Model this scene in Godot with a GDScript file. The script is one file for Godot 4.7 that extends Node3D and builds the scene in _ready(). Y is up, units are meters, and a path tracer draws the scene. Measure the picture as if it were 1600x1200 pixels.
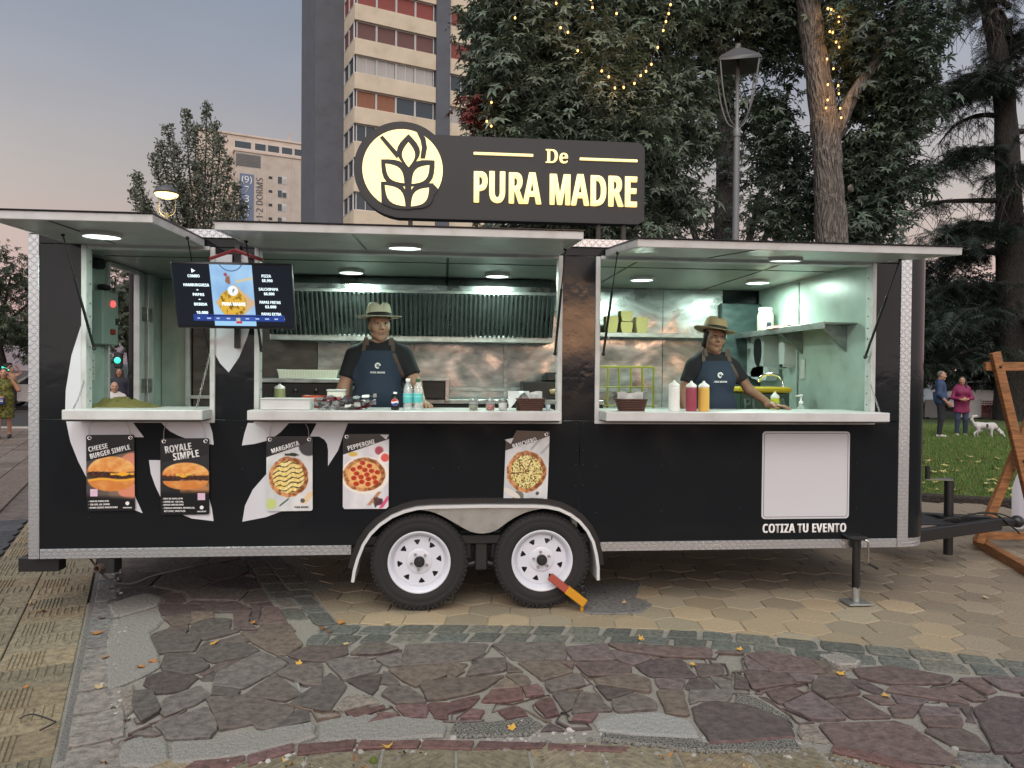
extends Node3D
# A black food trailer with two vendors under raised serving hatches, parked on stone paving at dusk.
# World: the trailer's serving side is the plane z = 0, facing +z; x runs along it; y is up; metres.

var rng := RandomNumberGenerator.new()
var used := {}
var MT := {}
var TX := {}
var font_sans: Font
var font_serif: Font

# ---------------------------------------------------------------- naming and tagging
func nm(called: String) -> String:
	if not used.has(called):
		used[called] = 0
		return called
	used[called] += 1
	return "%s_%03d" % [called, used[called]]

func thing(called: String, label: String, category: String, at := Vector3.ZERO, turn := 0.0, group := "") -> Node3D:
	var o := Node3D.new()
	o.name = nm(called)
	add_child(o)
	o.position = at
	o.rotation.y = turn
	tag(o, label, category, group)
	return o

func tag(o: Node, label: String, category: String, group := "", kind := "") -> void:
	if label: o.set_meta("label", label)
	if category: o.set_meta("category", category)
	if group: o.set_meta("group", group)
	if kind: o.set_meta("kind", kind)

func structure(called: String) -> Node3D:
	var o := Node3D.new()
	o.name = nm(called)
	add_child(o)
	o.set_meta("kind", "structure")
	return o

func put(called: String, mesh: Mesh, m: Material, parent: Node = null) -> MeshInstance3D:
	var o := MeshInstance3D.new()
	o.mesh = mesh
	o.material_override = m
	if parent == null:
		o.name = nm(called)
		add_child(o)
	else:
		o.name = called
		var n := 0
		while parent.has_node(NodePath(o.name)):
			n += 1
			o.name = "%s_%03d" % [called, n]
		parent.add_child(o)
	return o

var child_count := {}
func piece(called: String, mesh: Mesh, m: Material, parent: Node) -> MeshInstance3D:
	var key := str(parent.get_instance_id()) + called
	var n: int = child_count.get(key, 0)
	child_count[key] = n + 1
	var o := MeshInstance3D.new()
	o.mesh = mesh
	o.material_override = m
	o.name = called if n == 0 else "%s_%03d" % [called, n]
	parent.add_child(o)
	return o

func st() -> SurfaceTool:
	var s := SurfaceTool.new()
	s.begin(Mesh.PRIMITIVE_TRIANGLES)
	return s

func obj(called: String, s: SurfaceTool, m: Material, parent: Node = null) -> MeshInstance3D:
	s.generate_normals()
	var mesh := s.commit()
	if parent == null:
		return put(called, mesh, m)
	return piece(called, mesh, m, parent)

# ---------------------------------------------------------------- shape helpers
func tri(s: SurfaceTool, a: Vector3, b: Vector3, c: Vector3) -> void:
	s.add_vertex(a)
	s.add_vertex(b)
	s.add_vertex(c)

func quad(s: SurfaceTool, a: Vector3, b: Vector3, c: Vector3, d: Vector3) -> void:
	tri(s, a, b, c)
	tri(s, a, c, d)

func uvquad(s: SurfaceTool, a: Vector3, b: Vector3, c: Vector3, d: Vector3) -> void:
	# a top left, b top right, c bottom right, d bottom left
	var p := [a, b, c, a, c, d]
	var u := [Vector2(0, 0), Vector2(1, 0), Vector2(1, 1), Vector2(0, 0), Vector2(1, 1), Vector2(0, 1)]
	for i in 6:
		s.set_uv(u[i])
		s.add_vertex(p[i])

# chamfered box; t places it
func bx(s: SurfaceTool, c: Vector3, size: Vector3, bev := 0.003, t := Transform3D()) -> void:
	s.set_smooth_group(-1)
	var h := size / 2
	var e: float = minf(bev, minf(h.x, minf(h.y, h.z)) * 0.6)
	for ax in 3:
		for sg in [-1.0, 1.0]:
			var q: Array[Vector3] = []
			for k in 4:
				var a := 1.0 if k == 1 or k == 2 else -1.0
				var b := 1.0 if k >= 2 else -1.0
				var v := Vector3.ZERO
				v[ax] = sg * h[ax]
				v[(ax + 1) % 3] = a * (h[(ax + 1) % 3] - e)
				v[(ax + 2) % 3] = b * (h[(ax + 2) % 3] - e)
				q.append(t * (c + v))
			if sg > 0:
				quad(s, q[0], q[3], q[2], q[1])
			else:
				quad(s, q[0], q[1], q[2], q[3])
	if e <= 0.0:
		return
	for ax in 3:
		var i := (ax + 1) % 3
		var j := (ax + 2) % 3
		for sa in [-1.0, 1.0]:
			for sb in [-1.0, 1.0]:
				var p := [Vector3.ZERO, Vector3.ZERO, Vector3.ZERO, Vector3.ZERO]
				for k in 4:
					var w := -1.0 if k == 0 or k == 3 else 1.0
					var v := Vector3.ZERO
					v[ax] = w * (h[ax] - e)
					v[i] = sa * (h[i] if k < 2 else h[i] - e)
					v[j] = sb * (h[j] - e if k < 2 else h[j])
					p[k] = t * (c + v)
				if sa * sb > 0:
					quad(s, p[0], p[3], p[2], p[1])
				else:
					quad(s, p[0], p[1], p[2], p[3])
	for sx in [-1.0, 1.0]:
		for sy in [-1.0, 1.0]:
			for sz in [-1.0, 1.0]:
				var a := t * (c + Vector3(sx * h.x, sy * (h.y - e), sz * (h.z - e)))
				var b := t * (c + Vector3(sx * (h.x - e), sy * h.y, sz * (h.z - e)))
				var d := t * (c + Vector3(sx * (h.x - e), sy * (h.y - e), sz * h.z))
				if sx * sy * sz > 0:
					tri(s, a, d, b)
				else:
					tri(s, a, b, d)

func bxm(x0: float, x1: float, y0: float, y1: float, z0: float, z1: float, bev := 0.003) -> SurfaceTool:
	var s := st()
	bx(s, Vector3((x0 + x1) / 2, (y0 + y1) / 2, (z0 + z1) / 2), Vector3(absf(x1 - x0), absf(y1 - y0), absf(z1 - z0)), bev)
	return s

# square bar between two points
func bar(s: SurfaceTool, a: Vector3, b: Vector3, w: float, d: float, bev := 0.002) -> void:
	var y := (b - a).normalized()
	var up := Vector3(0, 0, 1) if absf(y.z) < 0.9 else Vector3(0, 1, 0)
	var x := y.cross(up).normalized()
	var z := x.cross(y)
	bx(s, Vector3.ZERO, Vector3(w, (b - a).length(), d), bev, Transform3D(Basis(x, y, z), (a + b) / 2))

func frame_along(pts: PackedVector3Array) -> Array[Basis]:
	var out: Array[Basis] = []
	var n := pts.size()
	var side := Vector3.ZERO
	for i in n:
		var d := (pts[mini(i + 1, n - 1)] - pts[maxi(i - 1, 0)]).normalized()
		if side == Vector3.ZERO:
			side = d.cross(Vector3(0, 0, 1) if absf(d.z) < 0.8 else Vector3(1, 0, 0)).normalized()
		else:
			side = (side - d * side.dot(d)).normalized()
		out.append(Basis(side, d, side.cross(d)))
	return out

# tube with radii (a float or one per point)
func tube(s: SurfaceTool, pts: PackedVector3Array, r, seg := 8, caps := true) -> void:
	s.set_smooth_group(0)
	var f := frame_along(pts)
	var rings := []
	for i in pts.size():
		var rad: float = r[i] if r is Array or r is PackedFloat32Array else r
		var ring := PackedVector3Array()
		for k in seg:
			var a := TAU * k / seg
			ring.append(pts[i] + f[i].x * cos(a) * rad + f[i].z * sin(a) * rad)
		rings.append(ring)
	for i in pts.size() - 1:
		for k in seg:
			var k2 := (k + 1) % seg
			quad(s, rings[i][k], rings[i][k2], rings[i + 1][k2], rings[i + 1][k])
	if caps:
		s.set_smooth_group(-1)
		for e in 2:
			var i := 0 if e == 0 else pts.size() - 1
			for k in seg:
				var k2 := (k + 1) % seg
				if e == 0:
					tri(s, pts[i], rings[i][k2], rings[i][k])
				else:
					tri(s, pts[i], rings[i][k], rings[i][k2])

# profile of (radius, height) turned round y; flat: sharp rings
func lathe(s: SurfaceTool, prof: Array, seg: int, t := Transform3D(), flat := false, sx := 1.0, sz := 1.0) -> void:
	s.set_smooth_group(0)
	for i in prof.size() - 1:
		if flat:
			s.set_smooth_group(i + 1)
		var a: Vector2 = prof[i]
		var b: Vector2 = prof[i + 1]
		for k in seg:
			var a0 := TAU * k / seg
			var a1 := TAU * (k + 1) / seg
			var p0 := t * Vector3(cos(a0) * a.x * sx, a.y, sin(a0) * a.x * sz)
			var p1 := t * Vector3(cos(a1) * a.x * sx, a.y, sin(a1) * a.x * sz)
			var q0 := t * Vector3(cos(a0) * b.x * sx, b.y, sin(a0) * b.x * sz)
			var q1 := t * Vector3(cos(a1) * b.x * sx, b.y, sin(a1) * b.x * sz)
			if a.x > 0.00001:
				tri(s, p0, p1, q1)
			if b.x > 0.00001:
				tri(s, p0, q1, q0)

func ball(s: SurfaceTool, c: Vector3, r: Vector3, seg := 12, rings := 8, basis := Basis()) -> void:
	var prof := []
	for i in rings + 1:
		var a := -PI / 2 + PI * i / rings
		prof.append(Vector2(maxf(cos(a), 0.0), sin(a)))
	lathe(s, prof, seg, Transform3D(basis * Basis.from_scale(r), c))

func rot_to(axis: Vector3, at: Vector3) -> Transform3D:   # y axis of a lathe along AXIS
	var y := axis.normalized()
	var x := y.cross(Vector3(0, 0, 1) if absf(y.z) < 0.9 else Vector3(1, 0, 0)).normalized()
	return Transform3D(Basis(x, y, x.cross(y)), at)

# prism of a flat outline in x, y between z0 and z1 (z1 is the front), edge of the front chamfered
func prism(s: SurfaceTool, poly: PackedVector2Array, z0: float, z1: float, t := Transform3D(), bev := 0.0, back := true, smooth := false) -> void:
	if Geometry2D.is_polygon_clockwise(poly):
		poly = poly.duplicate()
		poly.reverse()
	var front := poly
	var zf := z1
	if bev > 0.0:
		var sh := Geometry2D.offset_polygon(poly, -bev)
		if sh.size() == 1:
			front = sh[0]
			if Geometry2D.is_polygon_clockwise(front):
				front.reverse()
	s.set_smooth_group(-1)
	var ids := Geometry2D.triangulate_polygon(front)
	for i in range(0, ids.size(), 3):
		var a := front[ids[i]]
		var b := front[ids[i + 1]]
		var c := front[ids[i + 2]]
		if (b - a).cross(c - a) > 0:
			var w := b
			b = c
			c = w
		tri(s, t * Vector3(a.x, a.y, zf), t * Vector3(b.x, b.y, zf), t * Vector3(c.x, c.y, zf))
	var n := poly.size()
	var ze := z1
	if bev > 0.0 and front.size() == n and front != poly:
		ze = z1 - bev
		var off := 0       # offset_polygon may begin at another corner
		var best := 1e9
		for k in n:
			var d := front[k].distance_to(poly[0])
			if d < best:
				best = d
				off = k
		for i in n:
			var j := (i + 1) % n
			quad(s, t * Vector3(poly[i].x, poly[i].y, ze), t * Vector3(front[(i + off) % n].x, front[(i + off) % n].y, z1), t * Vector3(front[(j + off) % n].x, front[(j + off) % n].y, z1), t * Vector3(poly[j].x, poly[j].y, ze))
	elif front != poly:
		ze = z1
		ids = Geometry2D.triangulate_polygon(poly)
		for i in range(0, ids.size(), 3):
			tri(s, t * Vector3(poly[ids[i]].x, poly[ids[i]].y, z1 - 0.0006), t * Vector3(poly[ids[i + 2]].x, poly[ids[i + 2]].y, z1 - 0.0006), t * Vector3(poly[ids[i + 1]].x, poly[ids[i + 1]].y, z1 - 0.0006))
	if smooth:
		s.set_smooth_group(3)
	for i in n:
		var j := (i + 1) % n
		quad(s, t * Vector3(poly[i].x, poly[i].y, z0), t * Vector3(poly[i].x, poly[i].y, ze), t * Vector3(poly[j].x, poly[j].y, ze), t * Vector3(poly[j].x, poly[j].y, z0))
	if back:
		s.set_smooth_group(-1)
		ids = Geometry2D.triangulate_polygon(poly)
		for i in range(0, ids.size(), 3):
			var a := poly[ids[i]]
			var b := poly[ids[i + 1]]
			var c := poly[ids[i + 2]]
			if (b - a).cross(c - a) < 0:
				var w := b
				b = c
				c = w
			tri(s, t * Vector3(a.x, a.y, z0), t * Vector3(b.x, b.y, z0), t * Vector3(c.x, c.y, z0))

func round_rect(x0: float, y0: float, x1: float, y1: float, r: float, seg := 5) -> PackedVector2Array:
	var p := PackedVector2Array()
	for c in 4:
		var cx := x1 - r if c == 0 or c == 3 else x0 + r
		var cy := y1 - r if c < 2 else y0 + r
		for k in seg + 1:
			var a := PI / 2 * c + PI / 2 * k / seg
			p.append(Vector2(cx + r * cos(a), cy + r * sin(a)))
	return p

func circle2(c: Vector2, r: float, seg := 32) -> PackedVector2Array:
	var p := PackedVector2Array()
	for k in seg:
		p.append(c + Vector2(cos(TAU * k / seg), sin(TAU * k / seg)) * r)
	return p

func smooth2(p: PackedVector2Array, sub := 4) -> PackedVector2Array:   # closed curve through the points
	var out := PackedVector2Array()
	var n := p.size()
	for i in n:
		for k in sub:
			out.append(p[i].cubic_interpolate(p[(i + 1) % n], p[(i + n - 1) % n], p[(i + 2) % n], float(k) / sub))
	return out

func v2(a: Array) -> PackedVector2Array:
	var p := PackedVector2Array()
	for i in range(0, a.size(), 2):
		p.append(Vector2(a[i], a[i + 1]))
	return p

func curve3(a: Array, sub := 6) -> PackedVector3Array:   # open smooth curve
	var out := PackedVector3Array()
	var n := a.size()
	for i in n - 1:
		var p0: Vector3 = a[maxi(i - 1, 0)]
		var p1: Vector3 = a[i]
		var p2: Vector3 = a[i + 1]
		var p3: Vector3 = a[mini(i + 2, n - 1)]
		for k in sub:
			out.append(p1.cubic_interpolate(p2, p0, p3, float(k) / sub))
	out.append(a[n - 1])
	return out

# flat lettering: cap height h, laid in the x-y plane, fitted to a width if one is given (0: natural)
func lettering(text: String, h: float, width: float, depth: float, font: Font = null) -> Array:
	var tm := TextMesh.new()
	tm.text = text
	tm.font = font if font else font_sans
	tm.font_size = 64
	tm.pixel_size = 0.01
	tm.depth = 0.01
	tm.curve_step = 4.0
	tm.horizontal_alignment = HORIZONTAL_ALIGNMENT_CENTER
	tm.vertical_alignment = VERTICAL_ALIGNMENT_CENTER
	var arr := tm.get_mesh_arrays()
	var v: PackedVector3Array = arr[Mesh.ARRAY_VERTEX]
	if v.is_empty():
		return [null, 0.0]
	var lo := v[0]
	var hi := v[0]
	for q in v:
		lo = lo.min(q)
		hi = hi.max(q)
	var cap := 0.457 if text.to_upper() == text else hi.y - lo.y
	var ky := h / cap
	var kx := ky if width <= 0.0 else width / (hi.x - lo.x)
	var mid := (lo + hi) / 2
	var am := ArrayMesh.new()
	for i in v.size():
		v[i] = Vector3((v[i].x - mid.x) * kx, (v[i].y - mid.y) * ky, (v[i].z - lo.z) * depth / 0.01)
	var out := []
	out.resize(Mesh.ARRAY_MAX)
	out[Mesh.ARRAY_VERTEX] = v
	out[Mesh.ARRAY_INDEX] = arr[Mesh.ARRAY_INDEX]
	am.add_surface_from_arrays(Mesh.PRIMITIVE_TRIANGLES, out)
	var s := SurfaceTool.new()
	s.create_from(am, 0)
	s.deindex()
	s.generate_normals()
	return [s.commit(), (hi.x - lo.x) * kx]

func letters(called: String, text: String, h: float, width: float, depth: float, m: Material, parent: Node, t: Transform3D, font: Font = null) -> void:
	var r := lettering(text, h, width, depth, font)
	if r[0] == null:
		return
	if font == null:       # condensed heavy face: thicken the upright strokes
		var s := SurfaceTool.new()
		s.begin(Mesh.PRIMITIVE_TRIANGLES)
		for k in 3:
			s.append_from(r[0], 0, Transform3D(Basis.from_scale(Vector3(1, 1, 1.0 + 0.03 * k)), Vector3((k - 1) * 0.022 * h, 0, 0)))
		r[0] = s.commit()
	var o := piece(called, r[0], m, parent)
	o.transform = t

# ---------------------------------------------------------------- materials (base colours are linear)
func M(key: String, c: Color, rough: float, metal := 0.0, tex := "", scale := 1.0, bump := "", depth := 0.0) -> StandardMaterial3D:
	if MT.has(key):
		return MT[key]
	var m := StandardMaterial3D.new()
	m.resource_name = key
	var a := c.a
	m.albedo_color = c.linear_to_srgb()
	m.albedo_color.a = a
	m.roughness = rough
	m.metallic = metal
	if tex or bump:
		m.uv1_triplanar = true
		m.uv1_world_triplanar = true
		m.uv1_scale = Vector3.ONE * scale
	if tex:
		m.albedo_texture = TX[tex]
	if bump:
		m.heightmap_enabled = true
		m.heightmap_texture = TX[bump]
		m.heightmap_scale = depth
	MT[key] = m
	return m

func glow(key: String, c: Color, energy: float) -> StandardMaterial3D:
	var m := M(key, c, 0.4)
	m.emission_enabled = true
	m.emission = c.linear_to_srgb()
	m.emission_energy_multiplier = energy
	return m

func noise_tex(freq: float, octaves: int, lo: Color, hi: Color, type := FastNoiseLite.TYPE_SIMPLEX_SMOOTH, seed_ := 1, size := 512, mid := 0.5, gain := 0.5) -> NoiseTexture2D:
	var n := FastNoiseLite.new()
	n.seed = seed_
	n.noise_type = type
	n.frequency = freq
	n.fractal_octaves = octaves
	n.fractal_gain = gain
	var t := NoiseTexture2D.new()
	t.width = size
	t.height = size
	t.seamless = true
	t.noise = n
	var g := Gradient.new()
	g.offsets = PackedFloat32Array([0.0, mid, 1.0])
	g.colors = PackedColorArray([lo, lo.lerp(hi, 0.55), hi])
	t.color_ramp = g
	return t

func img_tex(im: Image) -> ImageTexture:
	return ImageTexture.create_from_image(im)

func make_textures() -> void:
	TX.grain = noise_tex(0.06, 5, Color(0.72, 0.72, 0.72), Color(1, 1, 1), FastNoiseLite.TYPE_SIMPLEX_SMOOTH, 3)
	TX.faint = noise_tex(0.012, 4, Color(0.86, 0.85, 0.83), Color(1, 1, 1), FastNoiseLite.TYPE_SIMPLEX_SMOOTH, 33, 512, 0.3)
	TX.stone = noise_tex(0.022, 6, Color(0.62, 0.6, 0.6), Color(1, 0.98, 0.95), FastNoiseLite.TYPE_SIMPLEX_SMOOTH, 5, 512, 0.45, 0.62)
	TX.stone_h = noise_tex(0.035, 6, Color(0, 0, 0), Color(1, 1, 1), FastNoiseLite.TYPE_SIMPLEX_SMOOTH, 15, 512, 0.5, 0.6)
	TX.speck = noise_tex(0.16, 3, Color(0.5, 0.48, 0.46), Color(1, 1, 1), FastNoiseLite.TYPE_SIMPLEX_SMOOTH, 8, 512, 0.4, 0.7)
	TX.pebble = noise_tex(0.07, 2, Color(0.95, 0.95, 0.93), Color(0.12, 0.12, 0.12), FastNoiseLite.TYPE_CELLULAR, 9, 512, 0.6)
	TX.cloth = noise_tex(0.2, 3, Color(0.78, 0.78, 0.8), Color(1, 1, 1), FastNoiseLite.TYPE_SIMPLEX_SMOOTH, 21, 256)
	TX.dirt = noise_tex(0.012, 5, Color(0.66, 0.62, 0.58), Color(1, 1, 1), FastNoiseLite.TYPE_SIMPLEX_SMOOTH, 31, 512, 0.35, 0.6)
	# brushed sheet metal: fine lines and cloudy smears of cleaning
	var nl := FastNoiseLite.new()
	nl.seed = 4
	nl.frequency = 0.02
	nl.fractal_octaves = 5
	var im := Image.create(256, 256, false, Image.FORMAT_RGB8)
	var ir := Image.create(256, 256, false, Image.FORMAT_RGB8)
	for y in 256:
		for x in 256:
			var a := TAU * x / 256.0
			var b := TAU * y / 256.0
			var v := nl.get_noise_3d(cos(a) * 40 + 90 * sin(b), sin(a) * 40, 90 * cos(b))
			var w := nl.get_noise_3d(cos(a) * 26 + 7, sin(a) * 26 + 26 * cos(b), 26 * sin(b))
			var c := clampf(0.86 + 0.2 * v, 0, 1)
			im.set_pixel(x, y, Color(c, c, c))
			var r := clampf(0.36 + 0.4 * w, 0.2, 0.8)
			ir.set_pixel(x, y, Color(r, r, r))
	TX.brushed = img_tex(im)
	TX.smears = img_tex(ir)
	# raised tread of chequer plate: short bars, alternately turned
	var th := Image.create(128, 128, false, Image.FORMAT_RGB8)
	for y in 128:
		for x in 128:
			var h := 0.0
			for c in [[32.0, 32.0, 1.0], [96.0, 96.0, 1.0], [96.0, 32.0, -1.0], [32.0, 96.0, -1.0]]:
				for ox in [-128.0, 0.0, 128.0]:
					for oy in [-128.0, 0.0, 128.0]:
						var dx: float = x - c[0] + ox
						var dy: float = y - c[1] + oy
						var u: float = (dx + dy * c[2]) * 0.7071
						var w2: float = (dx - dy * c[2]) * 0.7071
						h = maxf(h, clampf(1.25 - sqrt(pow(u / 30.0, 2) + pow(w2 / 9.0, 2)) * 1.0, 0.0, 0.35) / 0.35)
			th.set_pixel(x, y, Color(h, h, h))
	TX.tread = img_tex(th)
	# bark: ridges running up
	var nb := FastNoiseLite.new()
	nb.seed = 12
	nb.frequency = 0.05
	nb.fractal_octaves = 4
	var bh := Image.create(256, 256, false, Image.FORMAT_RGB8)
	for y in 256:
		for x in 256:
			var a := TAU * x / 256.0
			var b := TAU * y / 256.0
			var v := nb.get_noise_3d(cos(a) * 120, sin(a) * 120 + cos(b) * 22, sin(b) * 22)
			var c := clampf(0.5 + 1.1 * v, 0, 1)
			bh.set_pixel(x, y, Color(c, c, c))
	TX.bark_h = img_tex(bh)
	var bc := Image.create(256, 256, false, Image.FORMAT_RGB8)
	for y in 256:
		for x in 256:
			var c := 0.55 + 0.45 * bh.get_pixel(x, y).r
			bc.set_pixel(x, y, Color(c, c, c * 0.98))
	TX.bark = img_tex(bc)
	# wood grain along x
	var wd := Image.create(256, 256, false, Image.FORMAT_RGB8)
	for y in 256:
		for x in 256:
			var a := TAU * x / 256.0
			var b := TAU * y / 256.0
			var v := nb.get_noise_3d(cos(b) * 90, sin(b) * 90 + cos(a) * 9, sin(a) * 9)
			var c := clampf(0.82 + 0.35 * v, 0, 1)
			wd.set_pixel(x, y, Color(c, c * 0.97, c * 0.93))
	TX.wood = img_tex(wd)

func make_materials() -> void:
	M("trailer black", Color(0.011, 0.0125, 0.0145), 0.16, 0.0)
	MT["trailer black"].roughness_texture = TX.smears
	MT["trailer black"].roughness = 0.3
	MT["trailer black"].metallic_specular = 0.36
	MT["trailer black"].heightmap_enabled = true
	MT["trailer black"].heightmap_texture = TX.faint
	MT["trailer black"].heightmap_scale = 0.5
	MT["trailer black"].uv1_triplanar = true
	MT["trailer black"].uv1_world_triplanar = true
	MT["trailer black"].uv1_scale = Vector3.ONE * 0.7
	M("roof black", Color(0.02, 0.02, 0.022), 0.5)
	M("white sheet", Color(0.62, 0.63, 0.64), 0.42)
	M("aluminium frame", Color(0.6, 0.615, 0.62), 0.4, 0.1, "faint", 0.9)
	M("white vinyl", Color(0.6, 0.61, 0.65), 0.4)
	M("tread plate", Color(0.58, 0.6, 0.62), 0.34, 0.85, "grain", 3.0)
	var tp: StandardMaterial3D = MT["tread plate"]
	tp.albedo_texture = null
	tp.heightmap_enabled = true
	tp.heightmap_texture = TX.tread
	tp.heightmap_scale = 0.8
	tp.uv1_scale = Vector3.ONE * 20.0
	M("stainless", Color(0.46, 0.48, 0.48), 0.32, 1.0, "brushed", 1.1)
	MT["stainless"].roughness_texture = TX.smears
	MT["stainless"].roughness = 1.0
	M("stainless dull", Color(0.5, 0.51, 0.5), 0.45, 0.9, "brushed", 1.5)
	M("galvanised", Color(0.42, 0.44, 0.43), 0.42, 0.7, "faint", 1.6)
	M("chrome", Color(0.8, 0.8, 0.8), 0.15, 1.0)
	M("inner wall", Color(0.41, 0.51, 0.465), 0.33, 0.0, "faint", 0.6)
	M("inner ceiling", Color(0.36, 0.41, 0.38), 0.33, 0.0, "faint", 0.5)
	M("flap lining", Color(0.52, 0.56, 0.54), 0.34, 0.0, "faint", 0.6)
	M("dark steel", Color(0.035, 0.038, 0.04), 0.4, 0.5)
	M("black paint", Color(0.012, 0.012, 0.013), 0.4)
	M("black plastic", Color(0.014, 0.014, 0.016), 0.45)
	M("black rubber", Color(0.018, 0.018, 0.019), 0.78, 0.0, "grain", 5.0)
	M("wheel white", Color(0.62, 0.64, 0.71), 0.35)
	M("brass nut", Color(0.5, 0.45, 0.4), 0.35, 0.8)
	M("white board", Color(0.62, 0.625, 0.63), 0.4, 0.0, "faint", 0.7)
	M("skin tan", Color(0.5, 0.285, 0.19), 0.5, 0.0, "grain", 6.0)
	M("skin brown", Color(0.36, 0.185, 0.115), 0.48, 0.0, "grain", 6.0)
	M("skin warm", Color(0.38, 0.2, 0.13), 0.5)
	for k in ["skin tan", "skin brown", "skin warm"]:
		MT[k].subsurf_scatter_enabled = true
		MT[k].subsurf_scatter_strength = 0.12
	M("tee black", Color(0.012, 0.013, 0.017), 0.85, 0.0, "cloth", 6.0)
	M("denim", Color(0.026, 0.042, 0.075), 0.85, 0.0, "cloth", 9.0)
	M("leather", Color(0.07, 0.04, 0.03), 0.6)
	M("straw pale", Color(0.72, 0.7, 0.52), 0.75, 0.0, "cloth", 14.0)
	M("straw tan", Color(0.42, 0.3, 0.16), 0.75, 0.0, "cloth", 14.0)
	M("hat band", Color(0.015, 0.014, 0.014), 0.7)
	M("hair black", Color(0.008, 0.007, 0.007), 0.55)
	M("eye white", Color(0.62, 0.6, 0.57), 0.3)
	M("eye dark", Color(0.012, 0.008, 0.006), 0.2)
	M("lip", Color(0.26, 0.1, 0.08), 0.5)
	M("mortar", Color(0.4, 0.375, 0.335), 0.95, 0.0, "speck", 2.2, "stone_h", 0.7)
	M("lettering white", Color(0.8, 0.8, 0.8), 0.5)

func emat(key: String, tex: Texture2D, energy: float, rough := 0.3) -> StandardMaterial3D:
	var m := StandardMaterial3D.new()
	m.resource_name = key
	m.albedo_color = Color(0.02, 0.02, 0.02)
	m.roughness = rough
	m.emission_enabled = true
	m.emission = Color.WHITE
	m.emission_operator = BaseMaterial3D.EMISSION_OP_MULTIPLY
	m.emission_texture = tex
	m.emission_energy_multiplier = energy
	MT[key] = m
	return m

func print_mat(key: String, tex: Texture2D, rough := 0.35) -> StandardMaterial3D:
	var m := StandardMaterial3D.new()
	m.resource_name = key
	m.albedo_texture = tex
	m.roughness = rough
	MT[key] = m
	return m
# flagstones: a kind, then the outline on the ground in centimetres (x, z)
const FLAGS_LEFT := [
	[4,-194,-21,-176,-28,-161,-13,-164,-5,-188,-7], [1,-170,-6,-160,-8,-156,16,-147,30,-160,29], [1,-158,-8,-154,-9,-149,19,-154,15], [1,-152,-13,-144,-14,-131,18,-148,20], 
	[3,-147,22,-129,21,-123,34,-145,32], [3,-197,-6,-183,-3,-179,4,-190,16], [0,-189,19,-178,8,-168,10,-163,32,-157,33,-173,46,-183,39], [0,-164,49,-155,39,-146,48,-147,52,-161,50], 
	[0,-171,68,-171,50,-146,54,-137,65,-140,72,-157,82], [0,-154,90,-150,83,-148,87,-152,95], [3,-155,34,-124,35,-114,58,-120,73,-124,74,-144,51], 
	[4,-119,74,-110,61,-89,60,-86,74,-98,84,-108,83], [0,-84,74,-78,60,-68,58,-57,69,-70,76], [0,-148,112,-151,96,-135,68,-117,86,-122,98,-133,117], [0,-157,103,-152,96,-151,105,-155,105], 
	[0,-147,115,-133,120,-132,125,-145,122], [0,-130,126,-121,102,-116,106,-102,126,-107,133], [0,-120,100,-116,91,-98,89,-94,116,-101,115,-112,106], [6,-110,107,-98,118,-102,125], 
	[0,-95,86,-90,81,-77,82,-66,92,-66,99,-83,110], [4,-81,111,-64,104,-65,121,-67,128], [0,-103,130,-91,101,-81,118,-85,144,-88,144,-105,135], [0,-63,102,-60,104,-54,118,-63,117], 
	[0,-69,84,-55,77,-55,93,-59,96], [0,-62,128,-60,120,-50,121,-40,139,-54,140], [5,-83,143,-79,128,-68,130,-61,138,-79,146], [2,-78,147,-60,142,-59,143,-72,154], 
	[2,-66,159,-60,150,-54,151,-52,154], [2,-54,142,-40,142,-39,153,-48,155], [2,-39,141,-29,140,-30,157,-35,157], [0,-146,128,-130,126,-102,142,-119,156,-130,161], 
	[0,-118,157,-102,144,-106,162,-115,160], [0,-105,160,-100,144,-95,146,-92,154], [0,-55,93,-53,62,-29,60,-6,64,-9,78,-16,87,-29,90], [3,-61,98,-29,92,-19,95,-22,101,-46,120,-51,114], 
	[3,-43,119,-29,114,0,112,-13,128,-29,136,-39,138], [4,88,155,94,150,115,153,127,170,124,185,85,187,85,168], [0,-17,100,-12,89,3,88,1,104,-19,110], [3,-29,94,-22,94,-20,102,-29,114], 
	[0,-2,64,40,65,37,90,8,90], [1,39,74,64,70,64,94,41,93], [1,66,69,124,81,120,94,94,90,71,79], [1,65,81,86,92,73,102,66,94], [3,4,93,10,106,3,107], [3,10,94,31,95,38,109,20,118], 
	[1,33,95,40,95,38,103], [1,41,97,64,96,71,103,67,114,45,114], [1,73,104,86,95,101,96,102,120,78,117], [4,107,103,121,106,118,118,104,120], [3,2,110,10,108,14,118,9,125], 
	[3,-6,124,0,114,7,126,-7,127], [2,-13,141,-8,129,8,127,7,139,1,142], [2,-29,141,-14,135,-18,145,-30,152], [2,9,126,16,123,19,134,10,137], [0,20,121,40,111,42,124,23,132], 
	[0,23,134,36,133,30,150,26,154], [0,29,156,37,135,42,136,48,155], [3,46,120,67,114,76,121,72,136,48,125], [4,47,128,63,136,49,143], [0,50,145,64,138,71,144,71,154,50,156], 
	[1,78,121,95,121,91,133,79,132], 
]
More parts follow.
